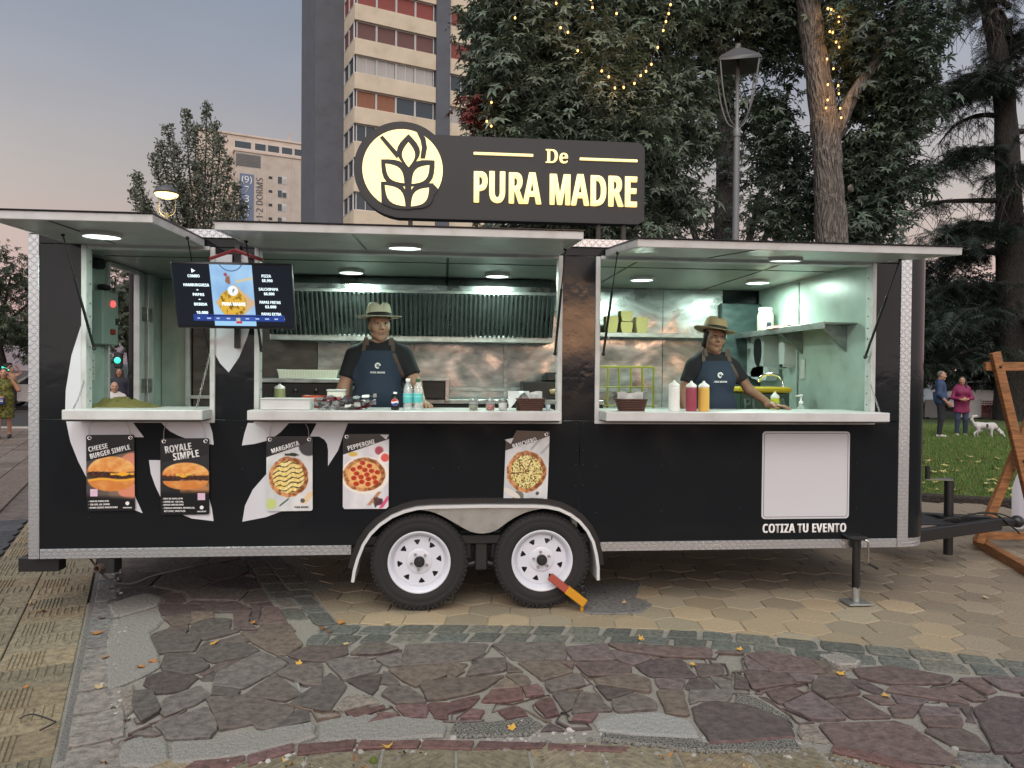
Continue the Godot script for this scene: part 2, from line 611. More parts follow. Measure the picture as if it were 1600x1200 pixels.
const FLAGS_RIGHT := [
	[3,76,135,89,135,83,162,74,161], [4,96,124,107,122,108,134,92,134], [2,13,146,21,140,22,157,17,160], [2,-6,153,3,148,8,156,-2,159], [2,-23,157,-18,150,-13,152,-14,157], 
	[2,28,160,40,158,36,165,28,163], [6,36,168,46,160,71,159,82,168,81,184,73,184,50,178,38,174], [1,142,90,154,88,174,101,173,120,145,116], [1,138,97,140,96,144,114,134,112], 
	[1,130,116,151,120,152,131,126,137], [1,152,120,166,121,160,130,153,130], [4,160,132,166,125,181,128,178,145,158,149,156,141], [1,190,117,215,114,238,130,232,137,200,136,189,128], 
	[1,181,128,189,129,192,142,187,148,183,139], [1,198,138,225,146,225,161,212,154,193,144], [1,177,148,189,149,188,158,182,159], [1,192,148,207,155,200,160,191,156], 
	[1,183,162,191,159,199,161,190,171,180,171], [1,224,144,237,140,237,158,230,159], [1,241,132,253,131,249,148,242,152], [1,255,131,276,135,263,150,254,147], 
	[1,130,142,146,137,148,144,132,154], [1,133,156,153,144,155,154,156,171,141,171], [1,157,152,175,149,178,171,159,171], [1,198,163,215,166,212,173,193,171], 
	[1,191,173,210,175,204,184,190,182], [1,223,167,244,155,256,159,215,206,203,206], [4,186,184,203,185,206,190,202,204,190,202], [1,140,176,177,175,182,179,183,213,162,214,138,194], 
	[5,185,205,202,208,202,218,180,216], [5,125,189,129,176,139,175,137,193], [7,115,141,123,144,130,167,128,176,127,167,110,152], [6,203,158,212,158,212,162,202,160], 
	[4,125,117,127,124,123,137,117,136], [1,204,209,212,211,206,218,203,218], [0,-207,36,-202,26,-176,44,-173,64,-192,66], [0,-184,85,-187,68,-170,70,-158,87,-163,98,-180,91], 
	[4,-186,100,-180,93,-159,101,-161,116,-172,120,-183,108], [0,-185,117,-178,114,-165,138,-169,149,-177,137], [0,-167,128,-155,113,-146,124,-150,133,-160,145], 
	[0,-161,153,-144,138,-134,155,-132,167,-150,168], [0,-166,161,-163,157,-156,163,-167,162], [3,-211,4,-196,-3,-190,15,-199,21], [4,-225,-25,-199,-23,-185,-4,-214,-2], 
	[5,-193,116,-188,108,-177,137,-177,146], [6,-232,38,-242,8,-232,-10,-223,-20,-209,10,-210,31,-193,63,-184,85,-188,97,-196,112,-198,116,-218,72], 
	[6,-259,-27,-251,-42,-244,-51,-227,-37,-225,-21,-233,-10,-244,2], [6,-166,181,-168,169,-164,164,-154,168,-150,170,-145,184,-147,190,-162,189], 
	[6,-149,171,-129,169,-106,162,-90,157,-87,172,-110,183,-125,187,-141,189], [6,-89,156,-71,149,-47,155,-30,162,-30,174,-57,176,-85,174], [7,-28,162,-12,162,9,158,14,165,7,176,-28,174], 
	[7,37,178,78,186,83,191,122,188,122,199,78,197,37,184], [7,136,195,161,211,179,216,154,222,128,205], [2,-135,192,-134,188,-114,185,-112,189,-122,196], [2,-113,186,-96,177,-94,181,-110,192], 
	[2,-94,178,-70,175,-69,181,-92,185], [2,-68,176,-42,178,-42,183,-68,181], [2,-41,177,-19,180,-19,186,-41,183], [2,-17,180,12,184,11,187,-18,186], [2,13,184,47,190,46,193,13,188], 
	[2,83,189,122,187,122,191,83,192], [2,135,196,154,207,163,215,156,217,133,200], 
]

# ---------------------------------------------------------------- the scene
func _ready() -> void:
	rng.seed = 20240611
	make_camera_sky_sun()
	var fs := SystemFont.new()
	fs.font_names = PackedStringArray(["Droid Sans"])
	fs.font_weight = 700
	var fv := FontVariation.new()
	fv.base_font = fs
	font_sans = fv
	var fr := SystemFont.new()
	fr.font_names = PackedStringArray(["Droid Serif"])
	fr.font_weight = 700
	font_serif = fr
	make_textures()
	make_materials()
	build_ground()
	build_buildings()
	build_trailer()
	build_interior()
	build_roof_sign()
	build_screen()
	build_posters()
	build_counter_things()
	build_people()
	build_trees()
	build_surroundings()
	build_litter()

func make_camera_sky_sun() -> void:
	var cam := Camera3D.new()
	cam.name = "camera"
	cam.fov = 54.9
	cam.near = 0.05
	cam.far = 4000.0
	cam.position = Vector3(-0.33, 1.6, 4.985)
	cam.basis = Basis.from_euler(Vector3(deg_to_rad(-0.8), deg_to_rad(-5.34), deg_to_rad(0.5)))
	add_child(cam)
	cam.current = true
	# dusk sky: blue-grey overhead, a dusty pink band low down, the afterglow of sunset behind the camera
	var im := Image.create(512, 256, false, Image.FORMAT_RGBF)
	var els := [0.0, 4.0, 8.0, 13.0, 20.0, 28.0, 45.0, 90.0]
	var cols := [Color(0.60, 0.37, 0.36), Color(0.60, 0.38, 0.37), Color(0.56, 0.43, 0.38), Color(0.47, 0.43, 0.41), Color(0.33, 0.35, 0.405), Color(0.235, 0.285, 0.37), Color(0.21, 0.26, 0.35), Color(0.19, 0.24, 0.33)]
	var fog_noise := FastNoiseLite.new()
	fog_noise.seed = 7
	fog_noise.frequency = 0.9
	fog_noise.fractal_octaves = 4
	for y in 256:
		var el := 90.0 - (y + 0.5) / 256.0 * 180.0
		var c: Color = cols[0]
		if el <= 0.0:
			c = Color(0.12, 0.11, 0.10)
		else:
			for i in els.size() - 1:
				if el >= els[i] and el <= els[i + 1]:
					c = cols[i].lerp(cols[i + 1], (el - els[i]) / (els[i + 1] - els[i]))
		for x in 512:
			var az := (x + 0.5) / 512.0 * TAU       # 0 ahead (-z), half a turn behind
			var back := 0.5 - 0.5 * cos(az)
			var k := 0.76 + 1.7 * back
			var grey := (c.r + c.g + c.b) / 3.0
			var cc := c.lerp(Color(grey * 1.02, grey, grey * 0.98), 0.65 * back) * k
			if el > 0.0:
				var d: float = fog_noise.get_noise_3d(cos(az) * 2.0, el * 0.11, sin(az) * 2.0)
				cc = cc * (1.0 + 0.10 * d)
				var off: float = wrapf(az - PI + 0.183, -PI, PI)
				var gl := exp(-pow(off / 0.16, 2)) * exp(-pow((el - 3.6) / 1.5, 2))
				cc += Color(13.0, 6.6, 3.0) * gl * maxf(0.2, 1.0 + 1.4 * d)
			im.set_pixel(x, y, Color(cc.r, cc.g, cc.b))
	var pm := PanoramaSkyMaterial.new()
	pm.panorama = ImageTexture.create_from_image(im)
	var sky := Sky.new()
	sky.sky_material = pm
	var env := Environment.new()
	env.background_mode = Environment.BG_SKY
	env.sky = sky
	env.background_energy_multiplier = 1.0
	env.tonemap_mode = Environment.TONE_MAPPER_LINEAR
	env.tonemap_exposure = 1.3
	env.sdfgi_enabled = true
	env.ssao_enabled = true
	env.ssil_enabled = true
	var we := WorldEnvironment.new()
	we.name = "world_environment"
	we.environment = env
	add_child(we)
	# the bright western sky after sunset, behind the camera: one very soft light
	var sun := DirectionalLight3D.new()
	sun.name = "afterglow"
	sun.light_color = Color(1.0, 0.95, 0.9)
	sun.light_energy = 0.5
	sun.light_angular_distance = 50.0
	sun.shadow_enabled = true
	sun.basis = Basis.looking_at(Vector3(0.14, -1.15, -1.0).normalized())
	add_child(sun)

func area_light(called: String, at: Vector3, towards: Vector3, w: float, h: float, c: Color, energy: float) -> void:
	var l := AreaLight3D.new()
	l.name = nm(called)
	l.area_size = Vector2(w, h)
	l.light_color = c
	l.light_energy = energy
	l.shadow_enabled = true
	l.area_range = 14.0
	l.area_attenuation = 2.0
	add_child(l)
	l.position = at
	l.basis = Basis.looking_at(towards, Vector3.UP if absf(towards.y) < 0.9 else Vector3(0, 0, 1))

# ---------------------------------------------------------------- ground
func flat_piece(pts: PackedVector2Array, top: float, thick: float, inset: float, tilt := Vector2.ZERO) -> ArrayMesh:
	# an outline on the ground (x, z) as a slab with an eased upper edge
	var p := pts
	if Geometry2D.is_polygon_clockwise(p):
		p = p.duplicate()
		p.reverse()
	var n := p.size()
	var mid := Vector2.ZERO
	for q in p: mid += q / n
	var inner := PackedVector2Array()
	for i in n:
		var d := ((p[i] - p[(i + n - 1) % n]).normalized() + (p[(i + 1) % n] - p[i]).normalized()).normalized()
		inner.append(p[i] + Vector2(-d.y, d.x) * inset)
	var s := st()
	var up := func(q: Vector2, y: float) -> Vector3: return Vector3(q.x, y + (q - mid).dot(tilt), q.y)
	s.set_smooth_group(-1)
	var ids := Geometry2D.triangulate_polygon(inner)
	for i in range(0, ids.size(), 3):
		var a := inner[ids[i]]
		var b := inner[ids[i + 1]]
		var c := inner[ids[i + 2]]
		if (b - a).cross(c - a) < 0:
			var w := b
			b = c
			c = w
		tri(s, up.call(a, top), up.call(b, top), up.call(c, top))
	for i in n:
		var j := (i + 1) % n
		quad(s, up.call(p[i], top - inset * 0.8), up.call(p[j], top - inset * 0.8), up.call(inner[j], top), up.call(inner[i], top))
		quad(s, up.call(p[i], top - thick), up.call(p[j], top - thick), up.call(p[j], top - inset * 0.8), up.call(p[i], top - inset * 0.8))
	s.generate_normals()
	return s.commit()

func rough_outline(p: PackedVector2Array, step: float, amp: float) -> PackedVector2Array:
	var out := PackedVector2Array()
	var n := p.size()
	for i in n:
		var a := p[i]
		var b := p[(i + 1) % n]
		var m := maxi(1, int(a.distance_to(b) / step))
		var nn := (b - a).orthogonal().normalized()
		for k in m:
			var f := (k + 0.25) / m if k == 0 and m > 1 else float(k) / m
			if k == 0 and m > 2:
				f = 0.14 / m * 2.0
			out.append(a.lerp(b, f) + nn * rng.randf_range(-amp, amp))
		if m > 2:
			out.append(a.lerp(b, 1.0 - 0.14 / m * 2.0) + nn * rng.randf_range(-amp, amp))
	return out

func tones(key: String, c: Color, n: int, spread: float, rough: float, tex: String, scale: float, bump: String, depth: float) -> Array:
	var out := []
	for i in n:
		var f := 1.0 + spread * (2.0 * i / maxf(n - 1, 1) - 1.0)
		var w := rng.randf_range(-0.06, 0.06)
		out.append(M("%s %d" % [key, i], Color(c.r * f * (1 + w), c.g * f, c.b * f * (1 - w)), rough, 0.0, tex, scale, bump, depth))
	return out

func bed(called: String, x0: float, x1: float, z0: float, z1: float, step: float, y: float, amp: float, m: Material, parent: Node) -> void:
	var n := FastNoiseLite.new()
	n.seed = 91
	n.frequency = 3.0
	n.fractal_octaves = 4
	var nx := int((x1 - x0) / step)
	var nz := int((z1 - z0) / step)
	var v := PackedVector3Array()
	var ix := PackedInt32Array()
	for j in nz + 1:
		for i in nx + 1:
			var x := x0 + (x1 - x0) * i / nx
			var z := z0 + (z1 - z0) * j / nz
			v.append(Vector3(x, y + amp * n.get_noise_2d(x, z), z))
			if i < nx and j < nz:
				var a := j * (nx + 1) + i
				ix.append_array([a, a + 1, a + nx + 2, a, a + nx + 2, a + nx + 1])
	var arr := []
	arr.resize(Mesh.ARRAY_MAX)
	arr[Mesh.ARRAY_VERTEX] = v
	arr[Mesh.ARRAY_INDEX] = ix
	var am := ArrayMesh.new()
	am.add_surface_from_arrays(Mesh.PRIMITIVE_TRIANGLES, arr)
	var s := SurfaceTool.new()
	s.create_from(am, 0)
	s.generate_normals()
	piece(called, s.commit(), m, parent)

func sheet(called: String, x0: float, x1: float, z0: float, z1: float, y: float, m: Material) -> MeshInstance3D:
	var s := st()
	quad(s, Vector3(x0, y, z0), Vector3(x1, y, z0), Vector3(x1, y, z1), Vector3(x0, y, z1))
	var o := obj(called, s, m)
	o.set_meta("kind", "structure")
	return o

func lerp_line(line: Array, x: float) -> float:     # z of a polyline of (x, z) pairs at x, run on past its ends
	var i := 0
	while i < line.size() - 2 and x > line[i + 1].x:
		i += 1
	var a: Vector2 = line[i]
	var b: Vector2 = line[i + 1]
	return a.y + (b.y - a.y) * (x - a.x) / (b.x - a.x)

const SETT_IN := [Vector2(-0.97, 0.253), Vector2(-0.29, 0.276), Vector2(0.845, 0.424), Vector2(1.5, 0.561), Vector2(2.14, 0.791), Vector2(2.52, 0.931), Vector2(2.95, 1.116)]
const SETT_OUT := [Vector2(-1.13, 0.595), Vector2(-0.53, 0.576), Vector2(-0.29, 0.57), Vector2(0.67, 0.679), Vector2(1.25, 0.802), Vector2(1.77, 1.0), Vector2(2.27, 1.167), Vector2(2.77, 1.332)]

func build_ground() -> void:
	sheet("ground", -1500, 1500, -2500, 300, -0.075, M("asphalt", Color(0.055, 0.054, 0.055), 0.95, 0.0, "speck", 0.5))
	# --- crazy paving of large flagstones set in mortar
	var crazy := structure("stone_paving")
	bed("mortar_bed", -2.75, 4.7, -3.2, 2.6, 0.035, -0.008, 0.007, M("mortar", Color.WHITE, 1), crazy)
	var kinds := [
		tones("grey flag", Color(0.17, 0.15, 0.142), 4, 0.2, 0.85, "stone", 1.3, "stone_h", 0.7),
		tones("plum flag", Color(0.165, 0.124, 0.122), 4, 0.2, 0.85, "stone", 1.3, "stone_h", 0.7),
		tones("red flag", Color(0.185, 0.105, 0.1), 3, 0.18, 0.85, "stone", 1.6, "stone_h", 0.7),
		tones("brown flag", Color(0.195, 0.158, 0.132), 3, 0.18, 0.85, "stone", 1.3, "stone_h", 0.7),
		tones("dark flag", Color(0.12, 0.1, 0.1), 3, 0.15, 0.85, "stone", 1.3, "stone_h", 0.7),
		tones("grey concrete", Color(0.26, 0.25, 0.235), 2, 0.1, 0.95, "stone", 2.0, "stone_h", 1.0),
		tones("pale concrete", Color(0.4, 0.385, 0.36), 2, 0.1, 0.95, "speck", 1.4, "stone_h", 0.8),
		tones("pebble concrete", Color(0.45, 0.43, 0.4), 1, 0.0, 0.95, "pebble", 3.0, "pebble", -1.5),
	]
	var outlines: Array[PackedVector2Array] = []
	for row in FLAGS_LEFT + FLAGS_RIGHT:
		var p := PackedVector2Array()
		for i in range(1, row.size(), 2):
			p.append(Vector2(row[i], row[i + 1]) / 100.0)
		var kind: int = row[0]
		outlines.append(p)
		var wide := Geometry2D.offset_polygon(p, 0.007, Geometry2D.JOIN_MITER)
		if wide.size() and kind < 5: p = wide[0]
		var set_: Array = kinds[kind]
		var cement := kind >= 5
		var mesh := flat_piece(rough_outline(p, 0.05, 0.007 if cement else 0.0035), rng.randf_range(0.001, 0.009) + 0.003, 0.05, 0.012 if cement else 0.006, Vector2(rng.randf_range(-1, 1), rng.randf_range(-1, 1)) * 0.008)
		piece("concrete_patch" if cement else "stone", mesh, set_[rng.randi() % set_.size()], crazy)
	# the flags under the trailer and out of the photograph's sharp front: irregular cells
	var seeds := PackedVector2Array()
	var zone := v2([-1.73, 1.72, -2.6, -0.28, -2.75, -0.65, -2.75, -3.1, -2.71, -3.1, -1.79, -0.936, -1.15, 0.6, -0.53, 0.586])
	for q in SETT_OUT.slice(2): zone.append(q + Vector2(0, 0.012))
	zone.append_array(v2([4.5, 2.04, 4.6, 2.5, 2.66, 2.5, 1.1, 1.72]))
	for i in 1600:
		var q := Vector2(rng.randf_range(-2.65, 4.6), rng.randf_range(-3.0, 2.5))
		var ok := true
		for o in seeds:
			if o.distance_to(q) < 0.27:
				ok = false
		if ok: seeds.append(q)
	for i in seeds.size():
		var cell := PackedVector2Array([Vector2(-1, -1), Vector2(1, -1), Vector2(1, 1), Vector2(-1, 1)])
		for k in 4: cell[k] = cell[k] * 0.6 + seeds[i]
		for j in seeds.size():
			var d := seeds[j] - seeds[i]
			if j != i and d.length() < 1.2:
				var mid := seeds[i] + d / 2
				var side := d.orthogonal().normalized()
				var u := d.normalized()
				var half := PackedVector2Array([mid + side * 5, mid - side * 5, mid - side * 5 - u * 9, mid + side * 5 - u * 9])
				var r := Geometry2D.intersect_polygons(cell, half)
				if r.size(): cell = r[0]
		var sh := Geometry2D.offset_polygon(cell, -0.012)
		if sh.is_empty(): continue
		cell = sh[0]
		var kept := Geometry2D.intersect_polygons(cell, zone)
		if kept.is_empty(): continue
		cell = kept[0]
		for q in outlines:
			if cell.size() == 0 or Geometry2D.intersect_polygons(cell, q).is_empty(): continue
			var grown := Geometry2D.offset_polygon(q, 0.02, Geometry2D.JOIN_MITER)
			var left := Geometry2D.clip_polygons(cell, grown[0] if grown.size() else q)
			cell = PackedVector2Array()
			var most := 0.004
			for g in left:
				var ar := 0.0
				for k in g.size(): ar += g[k].cross(g[(k + 1) % g.size()]) * 0.5
				if absf(ar) > most and not Geometry2D.is_polygon_clockwise(g):
					most = absf(ar)
					cell = g
		if cell.size() < 3: continue
		var set_: Array = kinds[[0, 1, 1, 3, 4][rng.randi() % 5]]
		piece("stone", flat_piece(rough_outline(cell, 0.06, 0.004), rng.randf_range(0.0, 0.008), 0.05, 0.006), set_[rng.randi() % set_.size()], crazy)
	# --- tan hexagonal pavers the trailer stands on
	var hex := structure("hexagon_paving")
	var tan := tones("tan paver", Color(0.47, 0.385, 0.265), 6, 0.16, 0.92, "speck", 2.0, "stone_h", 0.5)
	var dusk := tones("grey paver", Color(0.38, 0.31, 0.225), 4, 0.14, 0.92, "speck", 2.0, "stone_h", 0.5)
	var w := 0.272
	var turn := deg_to_rad(-7.0)
	var spots := []
	for r in range(-34, 18):
		for c in range(-12, 34):
			var q := Vector2((c + (0.5 if r & 1 else 0.0)) * w, r * w * 0.8660254).rotated(-turn)
			var inside := q.x > -1.43 + (q.y + 0.916) * 0.417 + 0.02 and q.y < lerp_line(SETT_IN, q.x) - 0.02 and q.x < 6.6 and q.y > -5.2 + maxf(0.0, q.x - 3.0) * 0.4 - (0.0 if q.x > 3.0 else 0.0)
			if inside: spots.append(q)
	var eye := Vector2(-0.33, 4.985)
	spots.sort_custom(func(a, b): return a.distance_to(eye) + (0.0 if a.x > 3.0 or a.y > -1.2 else 4.0) < b.distance_to(eye) + (0.0 if b.x > 3.0 or b.y > -1.2 else 4.0))
	var variants := []
	for k in 5:
		var p := PackedVector2Array()
		for i in 6:
			p.append((Vector2(0, 1).rotated(TAU * i / 6 - turn) * (w / 1.7320508 - 0.0035)) + Vector2(rng.randf_range(-1, 1), rng.randf_range(-1, 1)) * 0.002)
		variants.append(flat_piece(rough_outline(p, 0.08, 0.0012), 0.0, 0.05, 0.006))
	var rest := st()
	var left_over := 0
	for i in spots.size():
		var q: Vector2 = spots[i]
		var at := Transform3D(Basis.from_euler(Vector3(rng.randf_range(-1, 1) * 0.006, 0, rng.randf_range(-1, 1) * 0.006)), Vector3(q.x, rng.randf_range(-0.003, 0.002), q.y))
		# a run at the inner edge is cut by the setts: trim it to the line
		var over := false
		var poly := PackedVector2Array()
		for k in 6:
			var h := q + Vector2(0, 1).rotated(TAU * k / 6 - turn) * (w / 1.7320508 - 0.0035)
			if h.y > lerp_line(SETT_IN, h.x) - 0.006:
				over = true
				h.y = lerp_line(SETT_IN, h.x) - 0.006
			var lx := -1.453 + (h.y + 0.916) * 0.417 + 0.008
			if h.x < lx:
				over = true
				h.x = lx
			poly.append(h)
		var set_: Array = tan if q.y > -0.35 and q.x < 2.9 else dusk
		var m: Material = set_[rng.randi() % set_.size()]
		if i < 292:
			if over:
				piece("paver", flat_piece(poly, at.origin.y, 0.05, 0.005), m, hex)
			else:
				var o := piece("paver", variants[rng.randi() % 5], m, hex)
				o.transform = at
		else:
			rest.append_from(variants[i % 5], 0, at)
			left_over += 1
	if left_over:
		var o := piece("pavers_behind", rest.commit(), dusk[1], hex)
		o.set_meta("kind", "stuff")
	# edge pieces fill the saw-tooth between the hexagons and the setts
	for i in 24:
		var x := -0.93 + i * w * 0.98
		var y1 := lerp_line(SETT_IN, x) - 0.006
		var y2 := lerp_line(SETT_IN, x + w * 0.95) - 0.006
		piece("paver", flat_piece(PackedVector2Array([Vector2(x, y1 - 0.1), Vector2(x + w * 0.95, y2 - 0.1), Vector2(x + w * 0.95, y2), Vector2(x, y1)]), -0.006, 0.04, 0.005), tan[i % 6], hex)
	# concrete patch beside the right wheel
	piece("concrete_patch", flat_piece(rough_outline(v2([0.52, -0.5, 0.62, 0.12, 0.75, 0.17, 1.0, 0.15, 1.14, -0.02, 1.06, -0.2, 1.2, -0.55]), 0.06, 0.006), 0.007, 0.05, 0.006), kinds[5][0], hex)
	# --- two rows of grey-green setts round the hexagons
	var setts := structure("sett_border")
	var greens := tones("sett", Color(0.17, 0.18, 0.162), 5, 0.22, 0.88, "stone", 2.0, "stone_h", 0.8)
	for row in 2:
		var x := -1.05 + 0.1 * row
		while x < 4.6:
			var l := rng.randf_range(0.17, 0.25)
			var p := PackedVector2Array()
			for c in [[0, 0], [1, 0], [1, 1], [0, 1]]:
				var xx: float = x + (l - 0.012) * c[0] + rng.randf_range(-1, 1) * 0.005
				var a := lerp_line(SETT_IN, xx)
				var b := lerp_line(SETT_OUT, xx - 0.05)
				var f: float = (row + c[1]) * 0.5
				p.append(Vector2(xx - 0.06 * f, lerpf(a, b, f) + (0.005 if c[1] == 0 else -0.005)))
			piece("sett", flat_piece(rough_outline(p, 0.07, 0.004), rng.randf_range(-0.002, 0.007), 0.05, 0.009, Vector2(0, rng.randf_range(-1, 1) * 0.02)), greens[rng.randi() % 5], setts)
			x += l
		var z := 0.24 if row == 1 else 0.12
		while z > -2.6:
			var l := rng.randf_range(0.16, 0.25)
			var p := PackedVector2Array()
			for c in [[0, 0], [1, 0], [1, 1], [0, 1]]:
				var zz: float = z - (l - 0.012) * c[1]
				var xo := -1.775 + (zz + 0.936) * 0.422
				var xi := -1.453 + (zz + 0.916) * 0.417
				var f: float = (row + c[0]) * 0.5
				p.append(Vector2(lerpf(xo, xi, f) + (0.005 if c[0] == 0 else -0.005) + rng.randf_range(-1, 1) * 0.004, zz))
			piece("sett", flat_piece(rough_outline(p, 0.07, 0.004), rng.randf_range(-0.002, 0.006), 0.05, 0.008), greens[rng.randi() % 5], setts)
			z -= l
	piece("sett", flat_piece(rough_outline(v2([-1.13, 0.42, -1.0, 0.4, -1.0, 0.58, -1.12, 0.595]), 0.06, 0.004), 0.004, 0.05, 0.008), greens[2], setts)
	# --- the strips on the left: ribbed tan tiles, a dark band, then large tiles
	var uu := Vector2(0.366, 0.9306)       # towards the camera
	var vv := Vector2(-0.9306, 0.366)      # away from the trailer
	var o0 := Vector2(-2.72, -0.28)
	var cement := structure("kerb_strip")
	var cm := tones("kerb concrete", Color(0.27, 0.262, 0.252), 4, 0.12, 0.93, "stone", 1.2, "stone_h", 0.9)
	var s0 := -4.6
	while s0 < 2.6:
		var l := rng.randf_range(0.26, 0.36)
		var wid := 0.14 + 0.035 * (s0 + 1.0)
		var p := PackedVector2Array([o0 + uu * s0 - vv * 0.03, o0 + uu * (s0 + l - 0.012) - vv * 0.03, o0 + uu * (s0 + l - 0.012) - vv * maxf(wid, 0.08), o0 + uu * s0 - vv * maxf(wid, 0.08)])
		piece("kerb_slab", flat_piece(rough_outline(p, 0.07, 0.003), rng.randf_range(0.002, 0.007), 0.06, 0.006), cm[rng.randi() % 4], cement)
		s0 += l
	var strip := st()
	var pa := o0 - uu * 5.0
	var pb := o0 + uu * 3.0
	quad(strip, Vector3(pa.x, -0.004, pa.y), Vector3(pb.x, -0.004, pb.y), Vector3(pb.x - vv.x * 0.04, -0.004, pb.y - vv.y * 0.04), Vector3(pa.x - vv.x * 0.04, -0.004, pa.y - vv.y * 0.04))
	obj("joint", strip, M("pebble joint", Color(0.34, 0.33, 0.31), 0.95, 0.0, "speck", 3.0, "stone_h", 2.0), cement)
	var ribbed := structure("ribbed_paving")
	var rt := tones("ribbed tile", Color(0.31, 0.265, 0.18), 5, 0.15, 0.92, "stone", 1.5, "stone_h", 0.6)
	var tile_len := 0.275
	var tile_wid := 0.365
	for kind in 2:
		var sv := st()
		bx(sv, Vector3(0, -0.022, 0), Vector3(tile_wid - 0.008, 0.044, tile_len - 0.008), 0.004)
		for i in 8:
			var x := -0.15 + i * 0.04 if kind == 0 else -0.14 + i * 0.022
			bx(sv, Vector3(x, 0.002, -0.05 if kind == 0 else 0.0), Vector3(0.016, 0.01, 0.15 if kind == 0 else 0.24), 0.004)
		sv.generate_normals()
		TX["rib%d" % kind] = sv.commit()
	var spin := atan2(uu.x, uu.y)
	for r in range(-14, 10):
		for c in 2:
			var q := o0 + uu * (r + 0.5 + 0.5 * (c & 1)) * tile_len + vv * (0.012 + (c + 0.5) * tile_wid)
			var o := piece("ribbed_tile", TX["rib%d" % ((r + c) & 1)], rt[rng.randi() % 5], ribbed)
			o.transform = Transform3D(Basis(Vector3.UP, spin) * Basis.from_euler(Vector3(rng.randf_range(-1, 1) * 0.008, 0, rng.randf_range(-1, 1) * 0.008)), Vector3(q.x, 0.0, q.y))
	var dark := structure("dark_band")
	var dm := tones("dark tile", Color(0.085, 0.09, 0.1), 4, 0.18, 0.85, "stone", 1.4, "stone_h", 0.6)
	for r in range(-12, 9):
		var a := o0 + vv * 0.755 + uu * r * 0.3
		var p := PackedVector2Array([a, a + uu * 0.292, a + uu * 0.292 + vv * 0.33, a + vv * 0.33])
		piece("tile", flat_piece(rough_outline(p, 0.1, 0.002), rng.randf_range(-0.002, 0.003), 0.05, 0.005), dm[rng.randi() % 4], dark)
	var plaza := structure("plaza_paving")
	var pm := tones("plaza tile", Color(0.205, 0.172, 0.155), 6, 0.25, 0.85, "stone", 0.9, "stone_h", 0.6)
	var n := 0
	var far := st()
	for r in range(-46, 8):
		for c in 16:
			var a := o0 + vv * (1.1 + c * 0.42) + uu * (r * 0.42 + (0.21 if c & 1 else 0.0))
			var rel := a - eye
			var bear := rad_to_deg(atan2(rel.x, -rel.y))
			if rel.y > -1.5 or bear > -24.0 or bear < -37.0: continue
			var p := PackedVector2Array([a, a + uu * 0.411, a + uu * 0.411 + vv * 0.411, a + vv * 0.411])
			if n < 260:
				piece("tile", flat_piece(p, rng.randf_range(-0.003, 0.003), 0.05, 0.005), pm[rng.randi() % 6], plaza)
				n += 1
			else:
				var fm := flat_piece(p, rng.randf_range(-0.003, 0.003), 0.05, 0.005)
				far.append_from(fm, 0, Transform3D())
	var fo := far.commit()
	if fo and fo.get_surface_count():
		piece("tiles_beyond", fo, pm[2], plaza).set_meta("kind", "stuff")
	var far_plaza := st()
	quad(far_plaza, Vector3(-60, -0.022, -15.5), Vector3(-2.8, -0.022, -15.5), Vector3(-1.8, -0.022, 4), Vector3(-60, -0.022, 4))
	obj("plaza_bed", far_plaza, M("plaza ground", Color(0.17, 0.145, 0.13), 0.9, 0.0, "stone", 0.5), plaza)
	# front strip of tan tiles below the broken edge, with crumbs of mortar
	var front := structure("front_paving")
	for i in 11:
		for j in 2:
			var x := -1.35 + i * 0.31 + 0.05 * j
			var z := 1.93 + 0.31 * j + maxf(0.0, x - 0.4) * 0.16
			var sv := st()
			var t := Transform3D(Basis(Vector3.UP, rng.randf_range(-0.02, 0.02)), Vector3(x, -0.002, z + 0.05))
			bx(sv, Vector3(0, -0.02, 0), Vector3(0.3, 0.04, 0.3), 0.005, t)
			for k in range(-4, 5):
				var half := 0.14 - absf(k) * 0.026
				bx(sv, Vector3.ZERO, Vector3(half * 2, 0.009, 0.012), 0.003, t * Transform3D(Basis(Vector3.UP, PI / 4 if (i + j) & 1 else -PI / 4), Vector3(k * 0.022, 0, k * 0.022 * (1 if (i + j) & 1 else -1))))
			obj("ribbed_tile", sv, rt[rng.randi() % 5], front)
	bed("dirt_bed", -2.2, 2.6, 1.7, 2.9, 0.05, -0.04, 0.03, M("dirt", Color(0.2, 0.165, 0.12), 0.95, 0.0, "speck", 1.5, "stone_h", 2.0), front)
	var pebble := st()
	ball(pebble, Vector3.ZERO, Vector3(0.011, 0.007, 0.009), 6, 4)
	pebble.generate_normals()
	var mm := MultiMesh.new()
	mm.transform_format = MultiMesh.TRANSFORM_3D
	mm.use_colors = true
	mm.mesh = pebble.commit()
	mm.instance_count = 1300
	for i in 1300:
		var x := rng.randf_range(-1.6, 2.2)
		var z := 1.82 + maxf(0.0, x - 0.2) * 0.17 + rng.randfn(0.0, 0.075)
		if i < 380:          # the gutter along the kerb
			var f := rng.randf_range(-1.5, 2.0)
			x = o0.x + uu.x * f + 0.17 + 0.035 * f + rng.randfn(0, 0.022)
			z = o0.y + uu.y * f + rng.randfn(0, 0.02)
		var k := rng.randf_range(0.35, 1.5) if rng.randf() < 0.9 else 2.2
		mm.set_instance_transform(i, Transform3D(Basis.from_euler(Vector3(rng.randf(), rng.randf() * 6, rng.randf())).scaled(Vector3.ONE * k), Vector3(x, -0.008 if i < 380 else -0.012, z)))
		var g := rng.randf_range(0.12, 0.42)
		mm.set_instance_color(i, Color(g, g * 0.93, g * 0.85))
	var gm := M("gravel", Color(1, 1, 1), 0.9)
	gm.vertex_color_use_as_albedo = true
	var gi := MultiMeshInstance3D.new()
	gi.name = "gravel"
	gi.multimesh = mm
	gi.material_override = gm
